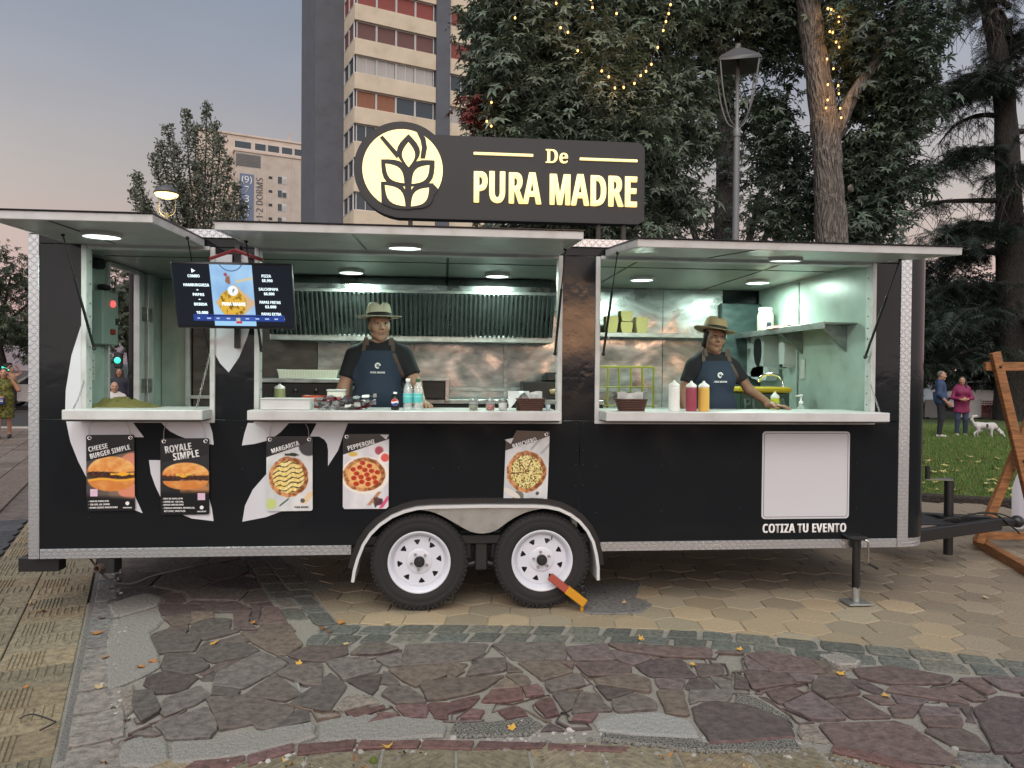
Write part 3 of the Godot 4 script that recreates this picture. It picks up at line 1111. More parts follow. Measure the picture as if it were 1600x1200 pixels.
	add_child(gi)
	tag(gi, "loose grey gravel and mortar crumbs along the broken paving edge", "gravel", "", "stuff")
	# --- lawn beyond the tow bar
	var lw := st()
	for i in 30:
		for j in 12:
			var x0 := 2.0 + i * 2.2
			var x1 := x0 + 2.2
			var zf := func(x: float, k: int) -> float: return lerpf(-7.3 + 0.53 * minf(x, 9.0), -23.5, k / 12.0)
			quad(lw, Vector3(x0, 0.01, zf.call(x0, j + 1)), Vector3(x1, 0.01, zf.call(x1, j + 1)), Vector3(x1, 0.01, zf.call(x1, j)), Vector3(x0, 0.01, zf.call(x0, j)))
	obj("lawn", lw, M("lawn", Color(0.08, 0.13, 0.03), 0.95, 0.0, "dirt", 0.35)).set_meta("kind", "structure")
	var kerb := st()
	var k0 := Vector3(4.2, 0, -5.05)
	var k1 := Vector3(8.0, 0, -3.05)
	bar(kerb, k0 + Vector3(0, 0.0, 0), k1, 0.16, 0.14, 0.02)
	obj("lawn_kerb", kerb, M("soil kerb", Color(0.05, 0.043, 0.037), 0.95, 0.0, "stone", 1.5, "stone_h", 2.0)).set_meta("kind", "structure")
	var blade := st()
	blade.set_smooth_group(-1)
	for i in 9:
		var a := TAU * i / 9.0
		var d := Vector3(cos(a), 0, sin(a))
		var s2 := d.cross(Vector3.UP) * 0.0045
		var base := d * 0.015 * (i % 3)
		var h := 0.045 + 0.012 * (i % 4)
		tri(blade, base - s2, base + s2, base + Vector3.UP * h + d * 0.022)
	blade.generate_normals()
	var gmm := MultiMesh.new()
	gmm.transform_format = MultiMesh.TRANSFORM_3D
	gmm.use_colors = true
	gmm.mesh = blade.commit()
	var places := []
	while places.size() < 26000:
		var dist: float = 7.0 + 20.5 * pow(rng.randf(), 1.25)
		var bear := deg_to_rad(rng.randf_range(28.0, 43.5))
		var q := Vector2(-0.33 + sin(bear) * dist, 4.985 - cos(bear) * dist)
		if q.y < -7.25 + 0.53 * minf(q.x, 9.0) and q.y > -23.3: places.append(q)
	gmm.instance_count = places.size()
	for i in places.size():
		var q: Vector2 = places[i]
		var k := rng.randf_range(0.6, 1.15) * (1.0 + 0.03 * q.distance_to(eye))
		gmm.set_instance_transform(i, Transform3D(Basis(Vector3.UP, rng.randf() * TAU).scaled(Vector3(k, k * rng.randf_range(0.5, 1.0), k)), Vector3(q.x, 0.008, q.y)))
		var g := rng.randf_range(0.7, 1.25)
		gmm.set_instance_color(i, Color(0.1 * g, 0.175 * g, 0.035 * g) if rng.randf() < 0.85 else Color(0.2 * g, 0.2 * g, 0.07 * g))
	var bm := M("grass blades", Color(1, 1, 1), 0.8)
	bm.vertex_color_use_as_albedo = true
	var gr := MultiMeshInstance3D.new()
	gr.name = "grass"
	gr.multimesh = gmm
	gr.material_override = bm
	add_child(gr)
	tag(gr, "short green grass of the park lawn beyond the trailer's tow bar", "grass", "", "stuff")

# ---------------------------------------------------------------- the trailer
var trailer: Node3D
const ARCH := [-0.955, 0.385, -0.89, 0.45, -0.845, 0.53, -0.78, 0.61, -0.70, 0.67, -0.60, 0.715, -0.50, 0.74, -0.05, 0.752, 0.37, 0.745, 0.46, 0.73, 0.54, 0.695, 0.6, 0.655, 0.66, 0.595, 0.705, 0.525, 0.735, 0.45, 0.765, 0.385]

func offset_path(p: PackedVector2Array, d: float) -> PackedVector2Array:
	var out := PackedVector2Array()
	for i in p.size():
		var t := (p[mini(i + 1, p.size() - 1)] - p[maxi(i - 1, 0)]).normalized()
		out.append(p[i] + Vector2(t.y, -t.x) * d)
	return out

func band(s: SurfaceTool, path: PackedVector2Array, d0: float, d1: float, z0: float, z1: float) -> void:
	var a := offset_path(path, d0)
	var b := offset_path(path, d1)
	s.set_smooth_group(-1)
	for i in path.size() - 1:
		var P := func(q: Vector2, z: float) -> Vector3: return Vector3(q.x, q.y, z)
		quad(s, P.call(a[i], z1), P.call(a[i + 1], z1), P.call(b[i + 1], z1), P.call(b[i], z1))
		quad(s, P.call(b[i], z0), P.call(b[i + 1], z0), P.call(a[i + 1], z0), P.call(a[i], z0))
		quad(s, P.call(a[i], z0), P.call(a[i + 1], z0), P.call(a[i + 1], z1), P.call(a[i], z1))
		quad(s, P.call(b[i], z1), P.call(b[i + 1], z1), P.call(b[i + 1], z0), P.call(b[i], z0))
	for i in [0, path.size() - 1]:
		quad(s, Vector3(a[i].x, a[i].y, z0), Vector3(a[i].x, a[i].y, z1), Vector3(b[i].x, b[i].y, z1), Vector3(b[i].x, b[i].y, z0))

func part(called: String, s: SurfaceTool, m: Material, parent: Node = null) -> MeshInstance3D:
	return obj(called, s, m, parent if parent else trailer)

func build_trailer() -> void:
	trailer = thing("food_trailer", "long black food trailer with three raised serving hatches and white petal graphics", "food trailer")
	var blk: Material = MT["trailer black"]
	var tread: Material = MT["tread plate"]
	var alu: Material = MT["aluminium frame"]
	# side panels
	var s := st()
	var arch := v2(ARCH)
	var pl := PackedVector2Array([Vector2(-2.9, 0.45)])
	for q in arch.slice(1, 12): pl.append(q)
	pl.append_array(PackedVector2Array([Vector2(0.603, 1.28), Vector2(-2.9, 1.28)]))
	prism(s, pl, -0.03, 0.0)
	part("lower_panel", s, blk)
	s = st()
	var pr := PackedVector2Array([Vector2(0.607, 0.647)])
	for q in arch.slice(12, 15): pr.append(q)
	pr.append_array(PackedVector2Array([Vector2(2.905, 0.45), Vector2(2.905, 1.28), Vector2(0.607, 1.28)]))
	prism(s, pr, -0.03, 0.0)
	part("lower_panel", s, blk)
	for x in [[-2.9, -2.636], [-1.815, -1.557], [0.47, 0.708], [2.71, 2.905]]:
		part("upper_panel", bxm(x[0], x[1], 1.284, 2.404, -0.03, 0.0, 0.002), blk)
	part("header_panel", bxm(-2.9, 2.905, 2.408, 2.462, -0.03, 0.0, 0.002), blk)
	# rivets along the seams
	s = st()
	for x in [0.58, 0.63]:
		for y in [0.84, 0.98, 1.08, 1.26]:
			ball(s, Vector3(x, y, 0.0), Vector3(0.005, 0.005, 0.004), 6, 4)
	for x in [-2.62, -2.1, -1.62, -0.4, -0.2, 0.72, 1.2, 1.75, 2.62]:
		for y in [0.66, 0.98, 1.25]:
			ball(s, Vector3(x + 0.02 * sin(x * 9), y + 0.02 * sin(x * 5), 0.0), Vector3(0.0045, 0.0045, 0.0035), 6, 4)
	part("rivets", s, MT["dark steel"]).set_meta("kind", "stuff")
	# chequer-plate edging
	part("edge_trim", bxm(-2.962, -2.897, 0.386, 2.462, -0.03, 0.008, 0.002), tread)
	part("edge_trim", bxm(2.905, 2.985, 0.386, 2.462, -0.03, 0.008, 0.002), tread)
	part("bottom_trim", bxm(-2.893, -0.93, 0.386, 0.449, -0.03, 0.008, 0.002), tread)
	part("bottom_trim", bxm(0.752, 2.901, 0.386, 0.449, -0.03, 0.008, 0.002), tread)
	part("roof_trim", bxm(-2.962, 2.985, 2.466, 2.52, -0.03, 0.014, 0.002), tread)
	# roof, floor, ends and back
	part("roof", bxm(-2.96, 2.97, 2.47, 2.515, -2.1, -0.034, 0.005), MT["roof black"])
	part("floor", bxm(-2.95, 2.95, 0.44, 0.5, -2.08, -0.034, 0.004), MT["dark steel"])
	part("back_wall", bxm(-2.96, 2.97, 0.45, 2.462, -2.12, -2.085, 0.004), blk)
	part("rear_wall", bxm(-2.96, -2.925, 0.45, 2.462, -0.955, -0.034, 0.004), blk)
	part("rear_wall", bxm(-2.96, -2.925, 0.45, 2.462, -2.083, -1.5, 0.004), blk)
	part("rear_header", bxm(-2.96, -2.925, 2.43, 2.462, -1.497, -0.958, 0.002), blk)
	s = st()
	var plan := PackedVector2Array()
	for k in 9:
		var a := PI / 2 - PI / 2 * k / 8
		plan.append(Vector2(2.985 + 0.2 * cos(a), -0.2 + 0.2 * sin(a)))
	for k in 9:
		var a := -PI / 2 * k / 8
		plan.append(Vector2(2.985 + 0.2 * cos(a), -1.9 + 0.2 * sin(a)))
	s.set_smooth_group(0)
	for i in plan.size() - 1:
		quad(s, Vector3(plan[i].x, 0.45, plan[i].y), Vector3(plan[i].x, 2.5, plan[i].y), Vector3(plan[i + 1].x, 2.5, plan[i + 1].y), Vector3(plan[i + 1].x, 0.45, plan[i + 1].y))
	part("rounded_nose", s, blk)
	s = st()
	s.set_smooth_group(-1)
	for i in plan.size() - 1:
		var a := Vector3(plan[i].x, 0, plan[i].y)
		var b := Vector3(plan[i + 1].x, 0, plan[i + 1].y)
		tri(s, Vector3(2.97, 2.5, -1.05), a + Vector3.UP * 2.5, b + Vector3.UP * 2.5)
		tri(s, Vector3(2.97, 0.45, -1.05), b + Vector3.UP * 0.45, a + Vector3.UP * 0.45)
	part("nose_cap", s, MT["roof black"])
	s = st()
	for i in plan.size() - 1:
		var a := Vector3(plan[i].x, 0.386, plan[i].y)
		var b := Vector3(plan[i + 1].x, 0.386, plan[i + 1].y)
		var n := (b - a).cross(Vector3.UP).normalized() * -0.006
		quad(s, a + n, a + n + Vector3.UP * 0.07, b + n + Vector3.UP * 0.07, b + n)
	part("nose_trim", s, tread)
	# white petals of the big wheat emblem, cut vinyl
	var petals := [
		smooth2(v2([-2.639, 1.888, -2.702, 1.694, -2.737, 1.468, -2.741, 1.303, -2.709, 1.139, -2.662, 1.015, -2.592, 0.871, -2.434, 0.725]), 1),
	]
	var big := v2([-2.639, 1.9, -2.702, 1.694, -2.737, 1.468, -2.741, 1.303, -2.709, 1.139, -2.662, 1.015, -2.592, 0.871, -2.434, 0.745, -2.263, 0.675, -2.36, 0.9, -2.5, 1.05, -2.56, 1.168, -2.256, 1.168, -2.324, 1.262, -2.638, 1.262])
	petals = [big,
		v2([-2.148, 1.262, -2.12, 1.23, -2.092, 1.206, -2.04, 1.178, -1.984, 1.156, -1.9, 1.135, -1.818, 1.118, -1.826, 1.194, -1.846, 1.262]),
		v2([-2.224, 1.019, -2.212, 0.931, -2.183, 0.848, -2.135, 0.743, -2.055, 0.68, -1.954, 0.637, -1.817, 0.619, -1.828, 0.70, -1.85, 0.783, -1.915, 0.909, -2.015, 0.985, -2.136, 1.018]),
		v2([-1.602, 1.262, -1.624, 1.19, -1.639, 1.114, -1.56, 1.124, -1.488, 1.143, -1.43, 1.172, -1.39, 1.203, -1.338, 1.262]),
		v2([-1.158, 1.262, -1.204, 1.173, -1.142, 1.173, -1.108, 1.152, -1.09, 1.122, -1.084, 1.08, -1.084, 0.978, -1.02, 1.08, -0.983, 1.19, -0.956, 1.262]),
		v2([-1.634, 0.613, -1.618, 0.718, -1.569, 0.823, -1.487, 0.92, -1.344, 0.991, -1.22, 1.016, -1.236, 0.906, -1.281, 0.779, -1.363, 0.687, -1.486, 0.641]),
		v2([-1.812, 2.36, -1.597, 2.36, -1.593, 1.882, -1.605, 1.832, -1.658, 1.693, -1.724, 1.592, -1.779, 1.65, -1.812, 1.712])]
	for p in petals:
		s = st()
		prism(s, p, 0.0005, 0.0022, Transform3D(), 0.0, false)
		part("white_petal", s, MT["white vinyl"])
	s = st()
	prism(s, v2([-1.705, 1.9, -1.672, 1.9, -1.672, 2.37, -1.705, 2.37]), 0.0023, 0.0035, Transform3D(), 0.0, false)
	part("black_stem", s, blk)
	# booking sticker (its code left out) and its line of lettering
	s = st()
	prism(s, round_rect(1.9, 0.596, 2.542, 1.212, 0.025), 0.0005, 0.003, Transform3D(), 0.0, false)
	part("sticker", s, M("sticker white", Color(0.56, 0.57, 0.6), 0.4))
	s = st()
	var ring := round_rect(1.914, 0.61, 2.528, 1.198, 0.018)
	for i in ring.size():
		var a := ring[i]
		var b := ring[(i + 1) % ring.size()]
		bar(s, Vector3(a.x, a.y, 0.0035), Vector3(b.x, b.y, 0.0035), 0.004, 0.001, 0.0)
	part("sticker_border", s, M("print grey", Color(0.16, 0.16, 0.17), 0.5))
	letters("lettering", "COTIZA TU EVENTO", 0.062, 0.612, 0.002, MT["lettering white"], trailer, Transform3D(Basis(), Vector3(2.217, 0.53, 0.001)))
	# fender over the two wheels
	var path := v2([-0.913, 0.215, -0.902, 0.29, -0.88, 0.37, -0.845, 0.46, -0.80, 0.53, -0.74, 0.59, -0.66, 0.645, -0.58, 0.678, -0.5, 0.698, -0.4, 0.706, -0.05, 0.71, 0.3, 0.706, 0.38, 0.7, 0.46, 0.683, 0.54, 0.645, 0.6, 0.6, 0.655, 0.535, 0.695, 0.46, 0.718, 0.37, 0.729, 0.29, 0.731, 0.2])
	s = st()
	band(s, path, -0.011, 0.009, -0.24, 0.055)
	part("fender", s, M("bright aluminium", Color(0.74, 0.77, 0.78), 0.3, 0.35))
	s = st()
	band(s, path.slice(1, path.size() - 1), -0.05, -0.0125, -0.04, 0.018)
	part("fender_lip", s, MT["black paint"])
	s = st()
	prism(s, smooth2(v2([-0.5, 0.693, -0.41, 0.676, -0.332, 0.646, -0.225, 0.585, -0.138, 0.537, -0.052, 0.523, 0.034, 0.544, 0.12, 0.605, 0.22, 0.658, 0.31, 0.682, 0.37, 0.693, 0.2, 0.697, -0.05, 0.7, -0.3, 0.698]), 2), 0.02, 0.03)
	part("fender_plate", s, MT["galvanised"])
	part("wheel_well", bxm(-0.97, 0.78, 0.37, 0.76, -0.36, -0.3, 0.004), MT["black paint"])
	s = st()
	for x in [-0.06]:
		bx(s, Vector3(x, 0.36, -0.1), Vector3(0.09, 0.22, 0.08), 0.01)
		bx(s, Vector3(x - 0.09, 0.39, -0.1), Vector3(0.05, 0.13, 0.05), 0.01)
		bx(s, Vector3(x + 0.09, 0.39, -0.1), Vector3(0.05, 0.13, 0.05), 0.01)
		tube(s, curve3([Vector3(x - 0.2, 0.27, -0.1), Vector3(x - 0.08, 0.285, -0.1), Vector3(x, 0.3, -0.1), Vector3(x + 0.08, 0.285, -0.1), Vector3(x + 0.2, 0.27, -0.1)]), 0.022, 6)
	for x in [-0.479, 0.35]:
		tube(s, PackedVector3Array([Vector3(x, 0.33, -0.1), Vector3(x, 0.33, -2.0)]), 0.035, 8)
	part("suspension", s, MT["dark steel"])
	s = st()
	for z in [-0.35, -1.05, -1.75]:
		bx(s, Vector3(0, 0.40, z), Vector3(5.8, 0.08, 0.06), 0.004)
	for x in [-2.5, -1.6, 1.2, 2.4]:
		bx(s, Vector3(x, 0.42, -1.05), Vector3(0.05, 0.06, 1.9), 0.004)
	part("chassis", s, MT["black paint"])
	wheel(Vector3(-0.479, 0.329, -0.085), 0.12)
	wheel(Vector3(0.352, 0.329, -0.085), 0.5)
	for x in [-0.479, 0.352]:
		s = st()
		tyre(s, Vector3(x, 0.329, -1.98))
		part("far_wheel", s, MT["black rubber"])
	# serving windows
	serving_window([-2.64, -1.81], 0.2)
	serving_window([-1.561, 0.476], 0.19)
	serving_window([0.704, 2.72], 0.19)
	hatch(-2.72, -1.873, 2.385, 0.88, Vector3(-2.318, 0, 0.455), [-2.57, -1.86])
	hatch(-1.559, 0.452, 2.357, 0.87, Vector3(-0.569, 0, 0.37), [-1.52, 0.43])
	hatch(0.765, 2.728, 2.325, 0.86, Vector3(1.93, 0, 0.25), [0.765, 2.655])
	# tow bar, jacks, bumper
	s = st()
	for z in [-0.45, -1.65]:
		bar(s, Vector3(3.1, 0.33, z), Vector3(4.5, 0.33, -1.05 + (0.04 if z > -1 else -0.04)), 0.1, 0.06, 0.006)
	bx(s, Vector3(3.75, 0.385, -1.05), Vector3(0.3, 0.012, 0.6), 0.003)
	bx(s, Vector3(4.55, 0.34, -1.05), Vector3(0.24, 0.07, 0.08), 0.02)
	ball(s, Vector3(4.7, 0.34, -1.05), Vector3(0.06, 0.055, 0.055), 10, 6)
	part("tow_bar", s, MT["black paint"])
	s = st()
	tube(s, curve3([Vector3(3.6, 0.34, -1.05), Vector3(3.95, 0.4, -0.9), Vector3(4.4, 0.43, -1.0), Vector3(4.62, 0.3, -1.0), Vector3(4.7, 0.24, -1.02)]), 0.008, 6)
	tube(s, curve3([Vector3(4.2, 0.42, -1.0), Vector3(4.45, 0.43, -0.95), Vector3(4.66, 0.35, -0.98)]), 0.006, 6)
	part("brake_cable", s, MT["black rubber"])
	s = st()
	tube(s, PackedVector3Array([Vector3(4.06, 0.06, -1.05), Vector3(4.06, 0.7, -1.05)]), 0.038, 12)
	bx(s, Vector3(4.06, 0.33, -1.05), Vector3(0.14, 0.13, 0.14), 0.01)
	var nj := part("nose_jack", s, MT["black paint"])
	s = st()
	prism(s, smooth2(v2([-0.21, 0.0, -0.1, -0.012, 0.0, -0.03, 0.035, 0.0, 0.0, 0.03, -0.1, 0.01]), 4), -0.006, 0.006, Transform3D(Basis(Vector3.RIGHT, -PI / 2 + 0.12), Vector3(4.06, 0.715, -1.05)))
	part("crank", s, MT["chrome"], nj)
	s = st()
	tube(s, PackedVector3Array([Vector3(3.86, 0.72, -1.05), Vector3(3.86, 0.83, -1.05)]), 0.02, 10)
	part("grip", s, MT["black rubber"], nj)
	# corner jack at the front
	s = st()
	tube(s, PackedVector3Array([Vector3(2.575, 0.115, 0.05), Vector3(2.575, 0.465, 0.05)]), 0.031, 4)
	bx(s, Vector3(2.575, 0.43, 0.02), Vector3(0.05, 0.07, 0.1), 0.004)
	var cj := part("corner_jack", s, MT["black paint"])
	s = st()
	prism(s, v2([-0.075, 0.0, 0.06, 0.0, 0.075, -0.012, 0.055, -0.03, -0.05, -0.02]), -0.05, 0.05, Transform3D(Basis(), Vector3(2.56, 0.485, 0.05)), 0.004)
	part("cap", s, MT["dark steel"], cj)
	s = st()
	tube(s, PackedVector3Array([Vector3(2.575, 0.02, 0.05), Vector3(2.575, 0.12, 0.05)]), 0.025, 12)
	part("inner_tube", s, MT["galvanised"], cj)
	s = st()
	bx(s, Vector3(2.575, 0.013, 0.05), Vector3(0.17, 0.01, 0.15), 0.003)
	part("foot_plate", s, MT["galvanised"], cj)
	s = st()
	tube(s, curve3([Vector3(2.605, 0.46, 0.09), Vector3(2.625, 0.455, 0.1), Vector3(2.632, 0.42, 0.1), Vector3(2.632, 0.3, 0.1)], 4), 0.007, 8)
	part("crank", s, MT["chrome"], cj)
	s = st()
	tube(s, PackedVector3Array([Vector3(2.632, 0.298, 0.1), Vector3(2.70, 0.262, 0.11)]), 0.009, 8)
	part("grip", s, MT["black rubber"], cj)
	s = st()
	bx(s, Vector3(-2.93, 0.335, -0.1), Vector3(0.25, 0.09, 0.1), 0.004)
	bx(s, Vector3(-3.03, 0.335, -1.05), Vector3(0.06, 0.09, 1.9), 0.004)
	part("rear_bumper", s, MT["black paint"])
	s = st()
	bx(s, Vector3(-2.49, 0.335, -0.06), Vector3(0.1, 0.1, 0.12), 0.004)
	var rs := part("drain_bracket", s, MT["dark steel"])
	s = st()
	lathe(s, [Vector2(0.0, -0.05), Vector2(0.026, -0.05), Vector2(0.026, 0.0), Vector2(0.017, 0.0), Vector2(0.017, -0.045)], 14, rot_to(Vector3(-0.25, 0, 1), Vector3(-2.53, 0.325, 0.04)), true)
	part("drain_pipe", s, M("rusty pipe", Color(0.11, 0.075, 0.06), 0.8, 0.2, "stone", 4.0), rs)
	s = st()
	tube(s, curve3([Vector3(-2.62, 0.385, -0.05), Vector3(-2.48, 0.25, 0.0), Vector3(-2.34, 0.215, 0.0), Vector3(-2.2, 0.26, -0.03), Vector3(-1.95, 0.31, -0.1), Vector3(-1.82, 0.385, -0.15)]), 0.007, 6)
	part("hanging_cable", s, MT["black rubber"])

func tyre(s: SurfaceTool, c: Vector3) -> void:
	var prof := [Vector2(0.2, 0.086), Vector2(0.212, 0.098), Vector2(0.235, 0.102), Vector2(0.262, 0.105), Vector2(0.268, 0.102), Vector2(0.276, 0.106), Vector2(0.29, 0.104), Vector2(0.307, 0.098), Vector2(0.32, 0.086), Vector2(0.327, 0.07), Vector2(0.329, 0.03), Vector2(0.322, 0.028), Vector2(0.322, 0.02), Vector2(0.329, 0.018), Vector2(0.329, -0.018), Vector2(0.322, -0.02), Vector2(0.322, -0.028), Vector2(0.329, -0.03), Vector2(0.325, -0.075), Vector2(0.305, -0.1), Vector2(0.25, -0.103), Vector2(0.2, -0.09)]
	lathe(s, prof, 56, Transform3D(Basis(Vector3.RIGHT, PI / 2), c))
	for k in 64:
		var a := TAU * k / 64
		for sg in [1.0, -1.0]:
			bx(s, Vector3(0, 0.3175, 0.083 * sg), Vector3(0.02, 0.014, 0.028), 0.003, Transform3D(Basis(Vector3(0, 0, 1), a), c))
	for k in 40:
		var a := TAU * (k + 0.3) / 40
		bx(s, Vector3(0, 0.303, 0.099), Vector3(0.012, 0.022, 0.005), 0.002, Transform3D(Basis(Vector3(0, 0, 1), a), c))

func wheel(c: Vector3, phase: float) -> void:
	var s := st()
	tyre(s, c)
	var w := part("wheel", s, MT["black rubber"])
	# steel rim: lip, step and a dished disc with eight three-cornered openings
	s = st()
	var t := Transform3D(Basis(Vector3.RIGHT, PI / 2), c)
	lathe(s, [Vector2(0.196, -0.02), Vector2(0.2, 0.088), Vector2(0.207, 0.097), Vector2(0.211, 0.1), Vector2(0.207, 0.104), Vector2(0.198, 0.1), Vector2(0.187, 0.088), Vector2(0.181, 0.075), Vector2(0.176, 0.058), Vector2(0.168, 0.052), Vector2(0.164, 0.06)], 48, t)
	var wt := MT["wheel white"] as Material
	part("rim", s, wt, w)
	s = st()
	for k in 16:
		var a0 := phase + TAU * k / 16
		var mirror := 1.0 if k & 1 else -1.0
		# half sector from the opening's axis outwards
		var ax := phase + TAU * (k / 2 + (0.5 if false else 0.0)) / 8
		var poly := PackedVector2Array()
		var pt := func(r: float, a: float) -> Vector2: return Vector2(cos(ax + a * mirror), sin(ax + a * mirror)) * r
		poly.append(pt.call(0.088, 0.0))
		poly.append(pt.call(0.112, 0.0))
		poly.append(pt.call(0.116, 0.05))
		poly.append(pt.call(0.142, 0.15))
		poly.append(pt.call(0.147, 0.14))
		poly.append(pt.call(0.149, 0.0))
		for i in 5: poly.append(pt.call(0.168, PI / 8 * i / 4))
		for i in 5: poly.append(pt.call(0.088, PI / 8 * (4 - i) / 4))
		poly.remove_at(poly.size() - 1)
		prism(s, poly, 0.052, 0.06, Transform3D(Basis(), c))
	lathe(s, [Vector2(0.0, 0.066), Vector2(0.072, 0.066), Vector2(0.084, 0.063), Vector2(0.09, 0.056)], 32, t)
	part("disc", s, wt, w)
	s = st()
	lathe(s, [Vector2(0.162, 0.03), Vector2(0.0, 0.03)], 24, t)
	part("brake_drum", s, MT["black paint"], w)
	s = st()
	lathe(s, [Vector2(0.036, 0.064), Vector2(0.036, 0.09), Vector2(0.032, 0.094), Vector2(0.024, 0.094), Vector2(0.023, 0.11), Vector2(0.019, 0.114), Vector2(0.0, 0.114)], 20, t, true)
	part("hub", s, MT["black plastic"], w)
	for k in 5:
		var a := phase + TAU * k / 5 + 0.3
		s = st()
		lathe(s, [Vector2(0.0095, 0.064), Vector2(0.0095, 0.078), Vector2(0.006, 0.083), Vector2(0.0, 0.083)], 6, t * Transform3D(Basis(), Vector3(cos(a) * 0.056, 0, sin(a) * 0.056)), true)
		part("lug_nut", s, MT["brass nut"], w)
	s = st()
	tube(s, PackedVector3Array([c + Vector3(0.07, 0.155, 0.062), c + Vector3(0.064, 0.142, 0.09)]), 0.004, 6)
	part("valve", s, MT["black rubber"], w)

func serving_window(x: Array, shelf: float) -> void:
	var x0: float = x[0]
	var x1: float = x[1]
	var alu: Material = MT["aluminium frame"]
	var s := st()
	bx(s, Vector3(x0 + 0.016, 1.834, -0.03), Vector3(0.032, 1.14, 0.084), 0.003)
	bx(s, Vector3(x1 - 0.016, 1.834, -0.03), Vector3(0.032, 1.14, 0.084), 0.003)
	bx(s, Vector3((x0 + x1) / 2, 2.397, -0.03), Vector3(x1 - x0 - 0.07, 0.026, 0.08), 0.003)
	bx(s, Vector3((x0 + x1) / 2, 1.272, -0.02), Vector3(x1 - x0, 0.02, 0.07), 0.003)
	var f := part("window_frame", s, alu)
	s = st()
	for k in 9:
		var y := 1.4 + k * 0.11 + 0.03 * sin(k * 5.0)
		ball(s, Vector3(x0 + 0.033, y, -0.04), Vector3(0.003, 0.006, 0.006), 6, 4)
		ball(s, Vector3(x1 - 0.033, y, -0.04), Vector3(0.003, 0.006, 0.006), 6, 4)
	part("screws", s, MT["dark steel"], f).set_meta("kind", "stuff")
	# fold-down serving shelf on chains
	var lx := x0 - 0.02 if x0 < -2 else x0 + 0.005
	lx = 0.742 if x0 > 0.5 else lx
	var rx := x1 - 0.01 if x0 < 0.5 else x1 - 0.008
	rx = -1.825 if x0 < -2 else (0.446 if x0 < 0 else rx)
	s = st()
	bx(s, Vector3((lx + rx) / 2, 1.323, shelf / 2 + 0.016), Vector3(rx - lx, 0.062, shelf - 0.006), 0.004)
	var sh := part("serving_shelf", s, MT["white board"])
	s = st()
	bx(s, Vector3((lx + rx) / 2, 1.2865, shelf / 2 + 0.02), Vector3(rx - lx - 0.03, 0.008, shelf - 0.03), 0.002)
	part("shelf_rail", s, MT["dark steel"], sh)
	part("sill", bxm(x0 + 0.034, x1 - 0.034, 1.286, 1.352, -0.34, 0.012, 0.003), MT["white board"])
	for e in 2:
		if x0 > -2 and x0 < 0 or (x0 > 0.5 and e == 0): continue
		var cx := lx + 0.05 if e == 0 else rx - 0.05
		var a := Vector3(x0 + 0.02 if e == 0 else x1 - 0.03, 1.72 if x0 < -2 and e == 1 else 1.55, 0.0)
		var b := Vector3(cx, 1.36, shelf - 0.03)
		s = st()
		var mid := (a + b) / 2 + Vector3(0, -0.02 if e == 0 else 0.0, 0)
		var pts := curve3([a, mid, b], 12)
		for i in pts.size() - 1:
			var d := (pts[i + 1] - pts[i])
			var fr := rot_to(d, (pts[i] + pts[i + 1]) / 2)
			var w := 0.006
			var hl := d.length() * 0.62
			var side := fr.basis.x if i & 1 else fr.basis.z
			var loop := PackedVector3Array()
			for k in 9:
				var an := TAU * k / 8
				loop.append(fr.origin + side * cos(an) * w + fr.basis.y * sin(an) * hl)
			tube(s, loop, 0.0017, 5, false)
		part("chain", s, MT["galvanised"], sh)

func hatch(x0: float, x1: float, yb: float, length: float, lamp: Vector3, struts: Array) -> void:
	var y0 := 2.404
	var dir := Vector3(0, yb - y0, length - 0.02).normalized()
	var len3 := Vector3(0, yb - y0, length - 0.02).length()
	var t := Transform3D(Basis(Vector3.RIGHT, Vector3(0, dir.z, -dir.y), dir), Vector3(0, y0, 0.02))
	var s := st()
	var w := x1 - x0
	var cx := (x0 + x1) / 2
	# frame of square tube round the raised hatch
	bx(s, Vector3(cx, 0.024, len3 - 0.012), Vector3(w, 0.046, 0.024), 0.003, t)
	bx(s, Vector3(cx, 0.024, 0.012), Vector3(w, 0.046, 0.024), 0.003, t)
	for e in [x0 + 0.012, x1 - 0.012]:
		bx(s, Vector3(e, 0.024, len3 / 2), Vector3(0.024, 0.046, len3 - 0.05), 0.003, t)
	var h := part("serving_hatch", s, MT["aluminium frame"])
	s = st()
	bx(s, Vector3(cx, 0.051, len3 / 2 + 0.004), Vector3(w + 0.012, 0.007, len3 + 0.012), 0.002, t)
	part("outer_skin", s, MT["trailer black"], h)
	s = st()
	bx(s, Vector3(cx, 0.008, len3 / 2), Vector3(w - 0.05, 0.006, len3 - 0.05), 0.002, t)
	part("lining", s, MT["flap lining"], h)
	s = st()
	var n := int(w / 0.35) + 1
	for i in n:
		ball(s, t * Vector3(x0 + 0.1 + (w - 0.2) * i / maxf(n - 1, 1), 0.053, len3 - 0.006), Vector3(0.006, 0.004, 0.006), 6, 4)
	bx(s, Vector3(cx - w * 0.14, 0.003, len3 * 0.5), Vector3(0.012, 0.004, len3 - 0.06), 0.001, t)
	part("seam_strip", s, MT["dark steel"], h)
	downlight(h, t * Vector3(lamp.x, 0.005, lamp.z - 0.02), t.basis, 0.105, 0.28)
	for i in 2:
		var x: float = struts[i]
		var up := t * Vector3(x, 0.0, len3 * 0.42)
		var lo := Vector3(x, 1.74, -0.012)
		var mid := up.lerp(lo, 0.36)
		s = st()
		tube(s, PackedVector3Array([mid, lo]), 0.0085, 8)
		tube(s, PackedVector3Array([up, mid]), 0.0042, 6)
		ball(s, lo, Vector3.ONE * 0.014, 8, 6)
		ball(s, up, Vector3.ONE * 0.012, 8, 6)
		part("gas_strut", s, MT["black paint"], h)

